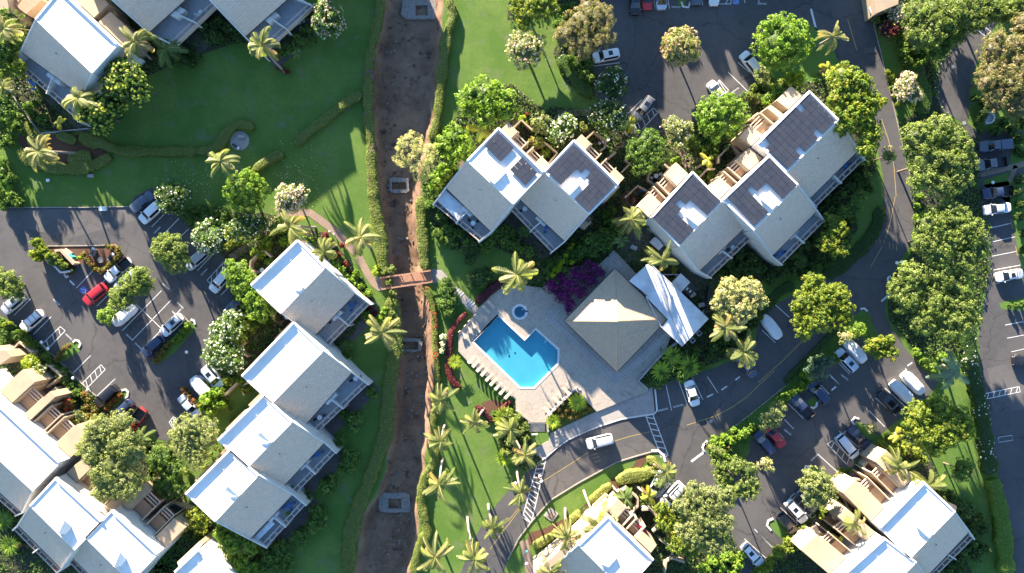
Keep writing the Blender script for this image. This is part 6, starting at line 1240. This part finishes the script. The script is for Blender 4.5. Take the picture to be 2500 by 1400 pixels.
def car(desc, x, y, dx, dy, kind, col, sc=1.0, roof=None, rack=False, cap=False, group='vehicles parked or driving on the site'):
    "x,y photo pixel of the middle; dx,dy photo direction of the nose"
    c = P(x, y, .8); rz = math.atan2(-dy, dx)
    if kind == 'cover':
        e = empty('covered_car', (*c,0), autolabel(desc, x, y), 'covered car', group, rz); b = MB(); n, k = 13, 11; V = []
        rg = random.Random(int(x))
        for i in range(n):
            t = i/(n-1)*2-1; w_ = .98*(1-abs(t)**5*.35); h = (1.52 if abs(t) < .5 else 1.52-.55*((abs(t)-.5)/.5)**1.2) 
            for j in range(k): u = j/(k-1)*2-1; a = abs(u); yy = math.copysign(min(1, a*1.25)**.9, u)*w_; zz = h*(1-max(0, a-.55)**1.6*2.6) if a < .98 else .15; V.append((t*2.45, yy+rg.uniform(-.03,.03), max(.12, zz+rg.uniform(-.04,.04))))
        b.add(V, [(i*k+j,(i+1)*k+j,(i+1)*k+j+1,i*k+j+1) for i in range(n-1) for j in range(k-1)] + [tuple(range(k)), tuple((n-1)*k+i for i in reversed(range(k)))])
        o = b.build('cloth_cover', M[col]); o.parent = e; o.data.shade_smooth(); return e
    if kind not in CARP:
        CARP[kind] = build_car(kind); e = CARP[kind]; e.location = (*c, 0); e.rotation_euler = (0,0,rz)
    else: e = dup(CARP[kind], (*c, 0), rz, 1)
    for ch in e.children:
        ch.name = ch.name
        if ch.material_slots and ch.material_slots[0].link == 'OBJECT': ch.material_slots[0].material = M['car_'+col]
    # drop add-ons copied from the source
    for ch in list(e.children):
        if ch.name.split('.')[0] in ('roof_panel','sunroof','roof_rack','canopy'): bpy.data.objects.remove(ch)
    e.scale = (sc,)*3; tag(e, autolabel(desc, x, y), 'pickup truck' if kind == 'pickup' else 'van' if kind == 'van' else 'car', group)
    Ht = dict(sedan=1.43, suv=1.74, pickup=1.80, van=1.82, hatch=1.5)[kind]; ox = dict(sedan=-.3, suv=-.7, pickup=.2, van=-.5, hatch=-.5)[kind]
    if roof: b = MB(); b.box(ox, 0, Ht+.045, .75, .8, .03); extra_part(e, 'sunroof', b, 'glass')
    if rack:
        b = MB()
        for s_ in (-1,1): b.box(ox, s_*.62, Ht+.07, 2.1, .05, .06)
        b.box(ox+.5, 0, Ht+.09, .06, 1.26, .04); b.box(ox-.5, 0, Ht+.09, .06, 1.26, .04); extra_part(e, 'roof_rack', b, 'dark')
    if cap: b = MB(); b.box(-1.66, 0, 1.36, 2.1, 1.74, .62); extra_part(e, 'canopy', b, 'car_'+col)
    return e
car('dark navy sedan at the end of the bays', 346, 494, -160, 120, 'sedan', 'slate'); car('white pickup with its nose out', 368.5, 519, -125, 115, 'suv', 'white')
car('silver wagon parked under a tree', 481, 633, -150, 130, 'suv', 'silver'); car('white car half under a tree beside hatching', 538, 686, -90, 110, 'suv', 'white'); car('blue car nearly hidden by the tree', 578, 740, -100, 100, 'sedan', 'darkblue')
car('white pickup with a dark open bed', 289, 660, -150, 130, 'pickup', 'white'); car('pale grey car mostly under the olive tree', 306, 686, -150, 130, 'sedan', 'silver'); car('bright red car with dark rear glass', 233, 719, -150, 125, 'suv', 'red')
car('car under a wrinkled white cloth cover', 303, 770, -150, 130, 'cover', 'cover'); car('white wagon with sunroof beside the hedge', 420, 794, -150, 140, 'suv', 'white', roof=True, rack=True); car('very dark blue car beside the hedge', 374, 845, -150, 130, 'suv', 'navy')
car('silver car with dark windows at far left', 33, 741, -130, 110, 'suv', 'silver', roof=True); car('white wagon with blue tinted roof at left', 79, 784, -150, 130, 'suv', 'white', rack=True)
car('pale blue wagon with sunroof facing the trees', 520, 921, 130, 150, 'suv', 'lightblue', roof=True); car('car under a smooth white cover', 491, 948, 130, 150, 'cover', 'cover'); car('pale blue car half under a tree', 462, 992, 130, 150, 'sedan', 'lightblue')
car('black wagon at the lower left bays', 260, 967, -130, 120, 'suv', 'black'); car('navy car beside the planted strip', 300, 1000, -130, 120, 'hatch', 'navy'); car('red pickup with a dark open bed under the big tree', 328, 1030, -110, 150, 'pickup', 'red')
car('white wagon under the feathery tree', 1480, 136, -170, 35, 'suv', 'white', roof=True); car('grey wagon with glass roof beside the hatching', 1572, 265, -85, 115, 'suv', 'grey', roof=True); car('white car peeking out under the round tree', 1833, 155, -80, -100, 'suv', 'white')
car('black car in the topmost row', 1550, 4, 5, 100, 'suv', 'black'); car('red car in the topmost row', 1579, -8, 5, 100, 'sedan', 'red'); car('pale blue car in the topmost row', 1614, -8, 5, 100, 'van', 'lightblue', .95); car('dark blue car in the topmost row', 1699, -20, 5, 100, 'suv', 'slate'); car('white car in the topmost row', 1742, -18, 5, 100, 'sedan', 'white'); car('white car under the round green tree', 1752, 226, -80, -100, 'sedan', 'white')
car('black pickup with blue tinted bed cover', 2429, 356, -100, 8, 'pickup', 'slate', cap=True); car('white fronted black pickup in the long row', 2420, 400, -100, 15, 'pickup', 'grey'); car('dark pickup in the long row', 2436, 470, -100, 12, 'pickup', 'navy'); car('white sedan in the long row', 2434, 510, -100, 12, 'sedan', 'white'); car('white sedan with black roof glass', 2464, 673, -100, 18, 'sedan', 'white', roof=True); car('black car cut off at the right edge', 2502, 878, -100, 12, 'hatch', 'black')
car('white sedan alone in the stalls', 1689.5, 961, 50, 160, 'sedan', 'white'); car('pale blue panel van beside the yellow tree', 1884, 799, -110, -140, 'cover', 'cover'); car('blue car shaded under a palm', 1822, 893, -90, -120, 'sedan', 'slate')
car('silver truck with boxy rear driving on the main road', 1464, 1078, -140, 34, 'suv', 'white', 1.02); car('pale blue car behind the pale hedge', 1604, 1181, -65, 130, 'sedan', 'lightblue'); car('large white wagon in full sun', 1643, 1207, -150, 160, 'suv', 'white', 1.07, rack=True); car('white sedan at the bottom edge', 1837, 1355, 120, 130, 'suv', 'white', .98, roof=True)
car('light blue car with glass roof in the upper row', 2066, 880, -100, -110, 'suv', 'lightblue', roof=True); car('plain blue grey van in the upper row', 2089, 858, -100, -110, 'cover', 'cover'); car('white covered van, left one', 2203, 957, -110, -115, 'cover', 'cover', 1.05); car('white covered van, right one', 2230, 936, -110, -115, 'cover', 'cover', 1.05)
car('black open topped car next to the white vans', 2171, 982, -100, -110, 'sedan', 'black', roof=True); car('dark blue pickup in the shade', 1956, 992, -100, -110, 'pickup', 'navy'); car('dark blue car in the shade', 1997, 958, -100, -110, 'suv', 'navy'); car('dark blue wagon beside the red car', 1866, 1081, -90, -120, 'suv', 'navy'); car('red car beside the dark wagon', 1891, 1064, -90, -110, 'sedan', 'red')
car('pale blue van beside the hatched bay', 2068, 1090, 100, 120, 'van', 'lightblue'); car('navy car with pale bonnet', 2097, 1068, 100, 115, 'sedan', 'navy', roof=True); car('blue car partly under the pale round tree', 1972, 1222, 110, 130, 'suv', 'slate'); car('white wagon beside the pale round tree', 1944, 1249, 110, 125, 'suv', 'white', roof=True); car('black topped car with white bonnet', 1922, 1278, 100, 120, 'suv', 'black')
# ================================================================== pool furniture
def lounger_proto():
    e = empty('sun_lounger', (0,0,0)); b = MB()
    for s in (-1,1): b.beam((-1.0, s*.31, .34), (.55, s*.31, .34), .05, .06); b.beam((.45, s*.31, .34), (.98, s*.31, .78), .05, .05)
    for x in (-.98,-.2,.5): b.beam((x, -.31, .34), (x, .31, .34), .05, .05)
    b.build('frame', M['plast'], e)
    b = MB(); b.box(-.28, 0, .38, 1.5, .62, .07); b.build('seat_cushion', M['fabric'], e)
    b = MB(); b.box(.72, 0, .60, .74, .62, .07, 0, -.68); b.build('backrest', M['fabric'], e)
    b = MB(); b.box(.90, 0, .80, .2, .5, .08, 0, -.68); b.build('head_pillow', M['fabric'], e)
    for x in (-.85,.4):
        for s in (-1,1): b = MB(); b.beam((x, s*.29, .3), (x+.001, s*.29, .0), .05, .3); b.build('leg', M['plast'], e)
    return e
LP0 = lounger_proto(); first = [True]
def lounger(x, y, rz, label, z=.45):
    c = P(x, y, z+.3)
    if first[0]: o = LP0; o.location = (*c, z); o.rotation_euler = (0,0,rz); o.scale = (.88,.82,.9); first[0] = False
    else: o = dup(LP0, (*c, z), rz, (.88,.82,.9))
    tag(o, label, 'sun lounger', 'sun loungers around the pool')
ORD = ['first','second','third','fourth','fifth','sixth','seventh','eighth','ninth','tenth','eleventh']
for i, (x, y) in enumerate(((335,925),(385,970),(432,1022),(482,1070),(535,1128),(585,1178),(640,1228),(692,1280),(750,1330))):
    X, Y = 1080+x/4.667, 680+y/4.667; lounger(X, Y, R(-135), f'cream lounger, {ORD[i]} from the top in the sunlit row beside the pool lawn')
for i, (x, y) in enumerate(((555,300),(498,356),(407,452),(340,522),(295,577),(232,642))):
    X, Y = 1080+x/4.667, 680+y/4.667; lounger(X, Y, R(133), f'pale lounger, {ORD[i]} from the footpath in the shaded row above the pool')
for i, (x, y) in enumerate(((612,582),(572,632),(512,692),(462,745),(402,806),(352,858))):
    X, Y = 1260+x/4.667, 820+y/4.667; lounger(X, Y, R(-45), f'cream lounger, {ORD[i]} from the top along the triangular flower bed')
def small_table(x, y, z, label, r=.42, h=.72, m='plast', group='small tables on patios and balconies', chairs=0, cm='dark'):
    c = P(x, y, z+h); e = empty('patio_table', (*c, z), label or autolabel('small patio table', x, y), 'table', group)
    b = MB(); b.cyl((*c,z+h-.04),(*c,z+h), r, r, 16); b.build('table_top', M[m], e)
    for k in range(4): a = k*math.pi/2+.6; b = MB(); b.beam((c[0]+math.cos(a)*r*.6, c[1]+math.sin(a)*r*.6, z+h-.04), (c[0]+math.cos(a)*r*.8, c[1]+math.sin(a)*r*.8, z+.0), .04, .02); b.build('leg', M['dark'], e)
    for k in range(chairs):
        a = k*2*math.pi/chairs+.4; p = (c[0]+math.cos(a)*(r+.42), c[1]+math.sin(a)*(r+.42)); pxy = (p[0]*H/(H-z)*S+1250, 700-p[1]*H/(H-z)*S)
        q = empty('patio_chair', (*p, z), autolabel('patio chair', *pxy), 'chair', 'chairs on patios and balconies', a)
        b = MB(); b.box(0,0,.44,.46,.46,.06); o = b.build('seat', M[cm]); o.parent = q
        b = MB(); b.box(.22,0,.70,.05,.46,.5,0,.15); o = b.build('backrest', M[cm]); o.parent = q
        for sx in (-.18,.18):
            for sy in (-.18,.18): b = MB(); b.box(sx,sy,.21,.04,.04,.42); o = b.build('leg', M[cm]); o.parent = q
for x, y, z, ch, m_ in ((858,745,2.9,3,'blue'),(793,792,2.9,2,'dark'),(705,1234,2.9,4,'blue'),(868,925,2.9,2,'dark'),(780,1020,2.9,2,'dark'),(775,1110,2.9,2,'blue'),(1332,555,2.9,3,'blue'),(1282,510,2.9,2,'dark'),(1155,545,2.9,3,'dark'),(1790,605,2.9,2,'dark'),(1905,620,2.9,2,'blue'),(2065,405,2.9,4,'blue'),(80,205,2.9,3,'blue'),
                     (640,330+330,.1,2,'grey'),(1475,345,.1,2,'plast'),(1555,470,.1,2,'blue'),(1602,430,.1,2,'plast'),(58,862,.1,1,'plast'),(700,775,.1,2,'dark'),(1230,345,.1,1,'plast'),(490,30,2.9,2,'plast'),(730,55,.1,4,'plast')):
    small_table(x, y, z, None, m=('plast' if m_ != 'blue' else 'blue'), chairs=ch, cm=m_)
small_table(245, 635, .05, 'round pale stone table in the left planter island', .55, .6, 'cream', chairs=0)
# grey grill beside the island table
def boxy(name, label, cat, parts, x, y, z=0, rz=0, group=None):
    c = P(x, y, z+.5); e = empty(name, (*c, z), label, cat, group, rz)
    for nm, m_, bx in parts:
        b = MB()
        for q in bx: b.box(*q)
        o = b.build(nm, M[m_]); o.parent = e
        if min(q[3] for q in bx) > .25: bv = o.modifiers.new('bevel', 'BEVEL'); bv.width = .03; bv.segments = 2
    return e
gr = [('cabinet','grey',[(0,0,.42,1.3,.55,.84)]), ('hood','dark',[(0,-.02,1.0,.85,.5,.32)]), ('side_shelf','plast',[(.78,0,.86,.3,.5,.04)])]
boxy('barbecue_grill', 'dark barbecue grill with steel shelf in the left planter island', 'grill', gr, 227, 617, 0, R(70), 'barbecue grills'); boxy('barbecue_grill', 'blue black barbecue grill on the island patio right side', 'grill', gr, 272, 629, 0, R(50), 'barbecue grills')
boxy('barbecue_grill', 'barbecue grill on the edge of the round garden patio', 'grill', gr, 575, 357, 0, R(-35), 'barbecue grills'); boxy('stone_bench', 'small grey stone bench on the round garden patio', 'bench', [('slab','walk',[(0,0,.42,1.25,.55,.1)]),('leg','walk',[(-.45,0,.2,.18,.45,.38)]),('leg','walk',[(.45,0,.2,.18,.45,.38)])], 588, 333)
boxy('waste_bin', 'turquoise covered box beside the cream seat wall', 'bin', [('cart_body','teal',[(0,0,.5,1.15,.95,1.0)]),('lid','teal',[(0,0,1.06,1.22,1.0,.1)])], 173, 629, 0, R(-30)); b_ = boxy('concrete_pad_box', 'flat grey utility slab beside the turquoise box', 'slab', [('slab','walk',[(0,0,.2,1.5,.9,.4)])], 163, 617, 0, R(-35))
boxy('utility_cart', 'white utility cart behind the left solar roof', 'cart', [('cart_body','plast',[(0,0,.75,2.2,1.2,.7)]),('roof','metalw',[(-.3,0,1.85,1.5,1.2,.08)]),('post','grey',[(.4,.5,1.45,.06,.06,.8)]),('post','grey',[(.4,-.5,1.45,.06,.06,.8)]),('post','grey',[(-.95,.5,1.45,.06,.06,.8)]),('post','grey',[(-.95,-.5,1.45,.06,.06,.8)]),('wheel','tyre',[(.7,.6,.25,.5,.2,.5)]),('wheel','tyre',[(-.7,.6,.25,.5,.2,.5)]),('wheel','tyre',[(.7,-.6,.25,.5,.2,.5)]),('wheel','tyre',[(-.7,-.6,.25,.5,.2,.5)])], 1602, 596, 0, R(-42))
boxy('storage_shed', 'pale blue grey shed roof behind the annex', 'shed', [('wall','wallw',[(0,0,1.1,2.5,2.1,2.2)]),('roof','metalw',[(0,-.58,2.28,2.8,1.14,.1),(0,.6,2.33,2.8,1.2,.1)])], 1655, 693, 0, R(48))
boxy('electrical_enclosure', 'dark blue machine box with four white vents behind the annex', 'machine', [('cabinet','dark',[(0,0,.8,2.0,1.9,1.6)]),('vent','plast',[(-.35,.3,1.63,.22,.3,.05)]),('vent','plast',[(-.08,.3,1.63,.22,.3,.05)]),('vent','plast',[(-.35,-.4,1.63,.22,.3,.05)]),('vent','plast',[(-.08,-.4,1.63,.22,.3,.05)])], 1679, 706, 0, R(50))
for i, (x, y) in enumerate(((1706,814),(1690,831))): boxy('air_conditioner', ['upper square air conditioner beside the annex corner','lower square air conditioner beside the annex corner'][i], 'air conditioner', [('cabinet','grey',[(0,0,.45,.85,.85,.9)]),('fan_grille','dark',[(0,0,.92,.55,.55,.04)])], x, y, 0, R(40), 'air conditioners')
for i, (x, y, l_) in enumerate(((1588,560,'grey crate on the dark service yard'),(1547,605,'pale box near the service yard plants'),(1698,663,'grey trolley behind the annex roof'),(1712,745,'long grey locker behind the annex'),(1690,720,'pale blue bin behind the annex'),(1718,764,'small pale crate at the yard corner'))): boxy('crate', l_, 'crate', [('crate_body','grey' if i % 2 else 'walk',[(0,0,.4,1.1,.7,.7)]),('lid','grey',[(0,0,.79,1.16,.76,.05)])], x, y, 0, R(-45+i*20), 'boxes in the service yard')
boxy('utility_box', 'white sign base at the kerb above the car park', 'box', [('cabinet','plast',[(0,0,.25,1.2,.7,.5)]),('lid','plast',[(0,0,.53,1.3,.8,.06)])], 250, 510, 0, 0); boxy('utility_box', 'small pale utility cover on the shaded lawn at left', 'box', [('cabinet','walk',[(0,0,.12,.7,.6,.24)]),('lid','plast',[(0,0,.26,.5,.5,.04)])], 114, 440); boxy('utility_box', 'long pale utility cover on the shaded lawn', 'box', [('cabinet','walk',[(0,0,.12,1.1,.6,.24)]),('lid','walk',[(0,0,.26,1.0,.5,.04)])], 218, 429)
boxy('utility_box', 'pale utility box at the edge of the lower pool road', 'box', [('cabinet','grey',[(0,0,.4,1.1,.8,.8)]),('lid','plast',[(0,0,.83,1.2,.9,.06)])], 1256, 1184, 0, R(35)); boxy('stone_plinth', 'tan square stone pad on the road verge with roots of shade', 'plinth', [('base','walk',[(0,0,.08,1.9,1.9,.16)]),('slab','brown',[(0,-.1,.2,1.0,1.0,.1)])], 1346, 1259, 0, R(-38))
# ringed well
c = P(2413, 288, .6); e = empty('ring_planter', (*c, 0), 'round concrete ringed tank on the shaded lawn at right', 'tank'); b = MB(); 
V = [(math.cos(t)*r_, math.sin(t)*r_, z_) for r_, z_ in ((1.12,0),(1.12,.8),(.9,.8),(.9,.45)) for t in [k*2*math.pi/28 for k in range(28)]]; b.add(V, [(j*28+i, j*28+(i+1)%28, (j+1)*28+(i+1)%28, (j+1)*28+i) for j in range(3) for i in range(28)]); b.build('ring_wall', M['kerb']).parent = e; b = MB(); b.cyl((0,0,.3),(0,0,.45), .9,.9, 28); b.build('lid', M['grey']).parent = e
# path lamps, light poles, arms
def lamp(label, x, y, h, m='plast', r=.28, group='low garden path lamps'):
    c = P(x, y, h); e = empty('path_lamp', (*c,0), label, 'lamp', group); b = MB(); b.cyl((0,0,0),(0,0,h-.25), .05,.04, 7); b.build('post', M['dark']).parent = e; b = MB(); b.cyl((0,0,h-.3),(0,0,h-.05), .12,.16, 10); b.build('lamp_glass', M['plast']).parent = e; b = MB(); b.cyl((0,0,h-.05),(0,0,h+.12), r,.03, 12); b.build('lamp_cap', M[m]).parent = e
lamp('blue capped path lamp above the white one by the brown path', 1286, 1348, 2.6, 'teal'); lamp('white capped path lamp at the bottom edge by the brown path', 1286, 1377, 2.6)
for x, y in ((177,924),(214,952),(100,836),(116,852),(1792,580),(2203,640),(2190,642),(425,1047),(362,1062),(2425,446),(2464,352),(1790,1190),(455,860)): 
    lamp(autolabel('white topped short bollard lamp', x, y), x, y, .9, 'plast', .3, 'white topped bollards')
for x, y in ((1112,720),(804,566),(815,572),(1408,947),(1416,952)): lamp(autolabel('small white garden lamp', x, y), x, y, .6, 'plast', .18, 'small garden lamps')
for i, (x, y) in enumerate(((1319,1118),(1186,1240),(1385,1128),(300,410))):
    pass
# ================================================================== people on the shaded crosswalk
def person(label, x, y, face, shirt, pants, hat):
    c = P(x, y, 1.3); e = empty('person', (*c, 0), label, 'person', None, face)
    J = [(0,0,.95,.15),(0,0,1.15,.14),(0,0,1.38,.17),(0,0,1.50,.07),(.02,0,1.60,.095),(.03,0,1.70,.075),
         (0,.10,.90,.10),(.12,.10,.50,.065),(.02,.10,.09,.045),(.16,.10,.04,.04),
         (0,-.10,.90,.10),(.02,-.10,.50,.065),(-.20,-.10,.12,.045),(-.08,-.10,.04,.04),
         (0,.20,1.40,.06),(-.06,.26,1.14,.045),(.06,.26,.92,.035),(.10,.26,.84,.03),
         (0,-.20,1.40,.06),(.06,-.26,1.14,.045),(.18,-.24,.94,.035),(.23,-.24,.87,.03)]
    E = [(0,1),(1,2),(2,3),(3,4),(4,5),(0,6),(6,7),(7,8),(8,9),(0,10),(10,11),(11,12),(12,13),(2,14),(14,15),(15,16),(16,17),(2,18),(18,19),(19,20),(20,21)]
    for hx, hy, hz in ((.10,.26,.84),(.23,-.24,.87)):      # five short fingers on each hand
        base = 17 if hy > 0 else 21
        for k, (dx, dz, ln_) in enumerate(((.03,-.05,.9),(.018,-.07,1),(.0,-.075,1.05),(-.018,-.07,.95),(.05,-.02,.7))):
            J.append((hx+dx, hy, hz+dz*ln_, .009)); E.append((base, len(J)-1))
    me = bpy.data.meshes.new('body'); me.from_pydata([j[:3] for j in J], E, []); o = link('body', me, e); sk = o.modifiers.new('skin', 'SKIN')
    for v, j in zip(me.skin_vertices[0].data if me.skin_vertices else [], J): v.radius = (j[3], j[3])
    if not me.skin_vertices:
        bm = bmesh.new(); bm.from_mesh(me); ly = bm.verts.layers.skin.verify(); bm.verts.ensure_lookup_table()
        for v, j in zip(bm.verts, J): v[ly].radius = (j[3], j[3])
        bm.verts[0][ly].use_root = True; bm.to_mesh(me); bm.free()
    o.modifiers.new('smooth', 'SUBSURF').levels = 1; me.materials.append(M['skin'])
    def shell(name, secs, m_):
        b = MB(); k = 14; V = []
        for z, rx, ry, ox in secs: V += [(ox+math.cos(t)*rx, math.sin(t)*ry, z) for t in [i*2*math.pi/k for i in range(k)]]
        b.add(V, [(j*k+i, j*k+(i+1)%k, (j+1)*k+(i+1)%k, (j+1)*k+i) for j in range(len(secs)-1) for i in range(k)]); q = b.build(name, M[m_]); q.parent = e; q.data.shade_smooth(); return b
    shell('shirt', [(.92,.19,.21,0),(1.15,.165,.19,0),(1.38,.17,.26,0),(1.47,.13,.24,0),(1.52,.09,.10,0)], shirt)
    for s in (-1,1):
        b = MB(); b.tube([(0,s*.19,1.43),(-.02*s,s*.26,1.25),(.03 if s<0 else -.05,s*.27,1.15)], [.085,.08,.07], 9); q = b.build('sleeve', M[shirt]); q.parent = e
        b = MB(); b.tube([(0,s*.10,.97),(.12 if s>0 else .02,s*.10,.55)], [.125,.10], 10); q = b.build('shorts_leg', M[pants]); q.parent = e
        b = MB(); fx = (.08,.04) if s > 0 else (-.14,.04); b.box(fx[0],s*.10,.045,.26,.095,.09); q = b.build('shoe', M['plast']); q.parent = e
    shell('hair', [(1.60,.10,.09,-.02),(1.70,.115,.10,-.01),(1.78,.08,.075,0),(1.81,.01,.01,0)], 'dwood')
    if hat: shell('sun_hat', [(1.715,.23,.22,0),(1.735,.12,.115,0),(1.83,.10,.095,0),(1.845,.01,.01,0)], 'plast')
    b = MB(); b.box(.135,0,1.63,.03,.02,.04); b.build('nose', M['skin']).parent = e
    b = MB(); b.box(.118,.035,1.66,.012,.022,.012); b.box(.118,-.035,1.66,.012,.022,.012); b.build('eyes', M['dark']).parent = e
    b = MB(); b.box(.120,0,1.585,.012,.045,.01); b.build('mouth', M['redf']).parent = e
    for s in (-1,1): b = MB(); b.box(.0,s*.103,1.64,.035,.018,.06); b.build('ear', M['skin']).parent = e
person('person in a pink top walking on the shaded crosswalk', 1318, 1164, R(-65), 'pinkf', 'blue', False)
person('person in white with a pale hat walking just behind on the crosswalk', 1321.5, 1175, R(-65), 'plast', 'walk', True)
# small marks of colour
def flowerpot(label, x, y, pal, z=0, s_=.5):
    c = P(x, y, z+.4); e = empty('flower_pot', (*c, z), label, 'flower pot', 'flower pots'); b = MB(); b.cyl((0,0,0),(0,0,.35), .16,.22, 12); b.build('pot', M['terr']).parent = e; o = link('flowers', shrub_mesh(pal, 0), e, (0,0,.25)); o.scale = (s_,)*3
for x, y, p_, z in ((704,1255,'bright',2.9),(713,1192,'mid',2.9),(1210,560,'mid',.1),(770,1145,'burg',.1),(830,1100,'mid',.1)): flowerpot(autolabel('potted plant', x, y), x, y, p_, z)
b = MB(); c = P(1569,1292,5.0); rg = random.Random(3)
for i in range(26): t = i/25; p = PP("n@ 1295 850 1390 935", 5.3); q = Vector(p[0]).lerp(Vector(p[1]), t); b.box(q.x+rg.uniform(-.12,.12)-c[0], q.y+rg.uniform(-.12,.12)-c[1], .3+rg.uniform(0,.1), .32, .26, .12, rg.uniform(0,3), rg.uniform(-.3,.3))
tag(b.build('drying_towels', M['redf'], loc=None), 'row of crumpled bright pink towels on the terrace edge at bottom centre', 'towels').location = (c[0], c[1], 5.0)
tag(MB().box(0,0,.9,1.0,.05,.7).box(-.42,0,.45,.06,.06,.9).box(.42,0,.45,.06,.06,.9).build('entrance_sign', M['plast'], loc=None), 'white edged sign facing the road below the lower pool steps', 'sign').location = (*P(1305,1061,.9), 0)
# ================================================================== unseen blocks and trees added beyond the upper edge to throw the long shade
def shade_block(label, x0, y0, x1, y1, h):
    c = P((x0+x1)/2, (y0+y1)/2); B = empty('apartment_building', (*c,0), label, 'building', 'added shade-casting blocks beyond the upper edge'); b = MB(); b.prism([P(x0,y0),P(x1,y0+20),P(x1,y1),P(x0,y1-15)], 0, h); b.build('wall', M['cream'], B)  # plain unseen block, added only for the shade it casts into view
    b = MB(); b.prism([P(x0-8,y0-8),P(x1+8,y0+12),P(x1+8,y1+8),P(x0-8,y1-7)], h, h+.3); b.build('roof', M['tan'], B)
shade_block('long unseen cream block added to shade the lawn and gully', 560, -320, 925, -178, 8.2); shade_block('unseen cream block added above the brown feathery tree to cast shade', 1270, -310, 1425, -190, 8.4); shade_block('wide unseen cream block added to shade the top right car park', 1430, -320, 1650, -190, 5.6); shade_block('unseen cream block added to shade the upper right road', 1655, -320, 1985, -190, 6.4)
for i, (x, y, r, h_) in enumerate((x_, y_, r_, h0*.72) for x_, y_, r_, h0 in ((1500,-170,40,7.5),(1560,-170,40,8),(1620,-175,35,7.8),(1700,-170,50,9),(1780,-170,50,9),(1860,-170,50,9),(1940,-170,45,9),(1330,-170,40,9.5),(545,-60,50,9.5),(620,-70,55,10),(690,-150,60,10),(770,-150,60,10),(860,-150,50,10),(940,-160,45,9.5),(2250,-90,60,9),(2330,-100,60,9),(2400,-110,60,9),(2480,-100,60,9))):
    e = empty('shade_caster_tree', (*P(x,y,0),0), autolabel('unseen tree added to cast shade', x, y), 'tree', 'added shade-casting trees beyond the upper edge'); me = [m for m in bpy.data.objects if m.name.split('.')[0] == 'crown' and m.parent and m.parent.get('category') == 'tree'][(i*3)%12]  # copied crowns on added out-of-view trunks, placed to cast shade
    o = link('crown', me.data, e); zs = [me.data.vertices[j].co.z for j in range(0, 400, 20)]; k = r/S/4.2; o.scale = (k,k,1); o.location = (0,0,h_-sum(zs)/len(zs)); b = MB(); b.cyl((0,0,0),(0,0,h_), .35,.2, 8); b.build('trunk', M['trunk']).parent = e
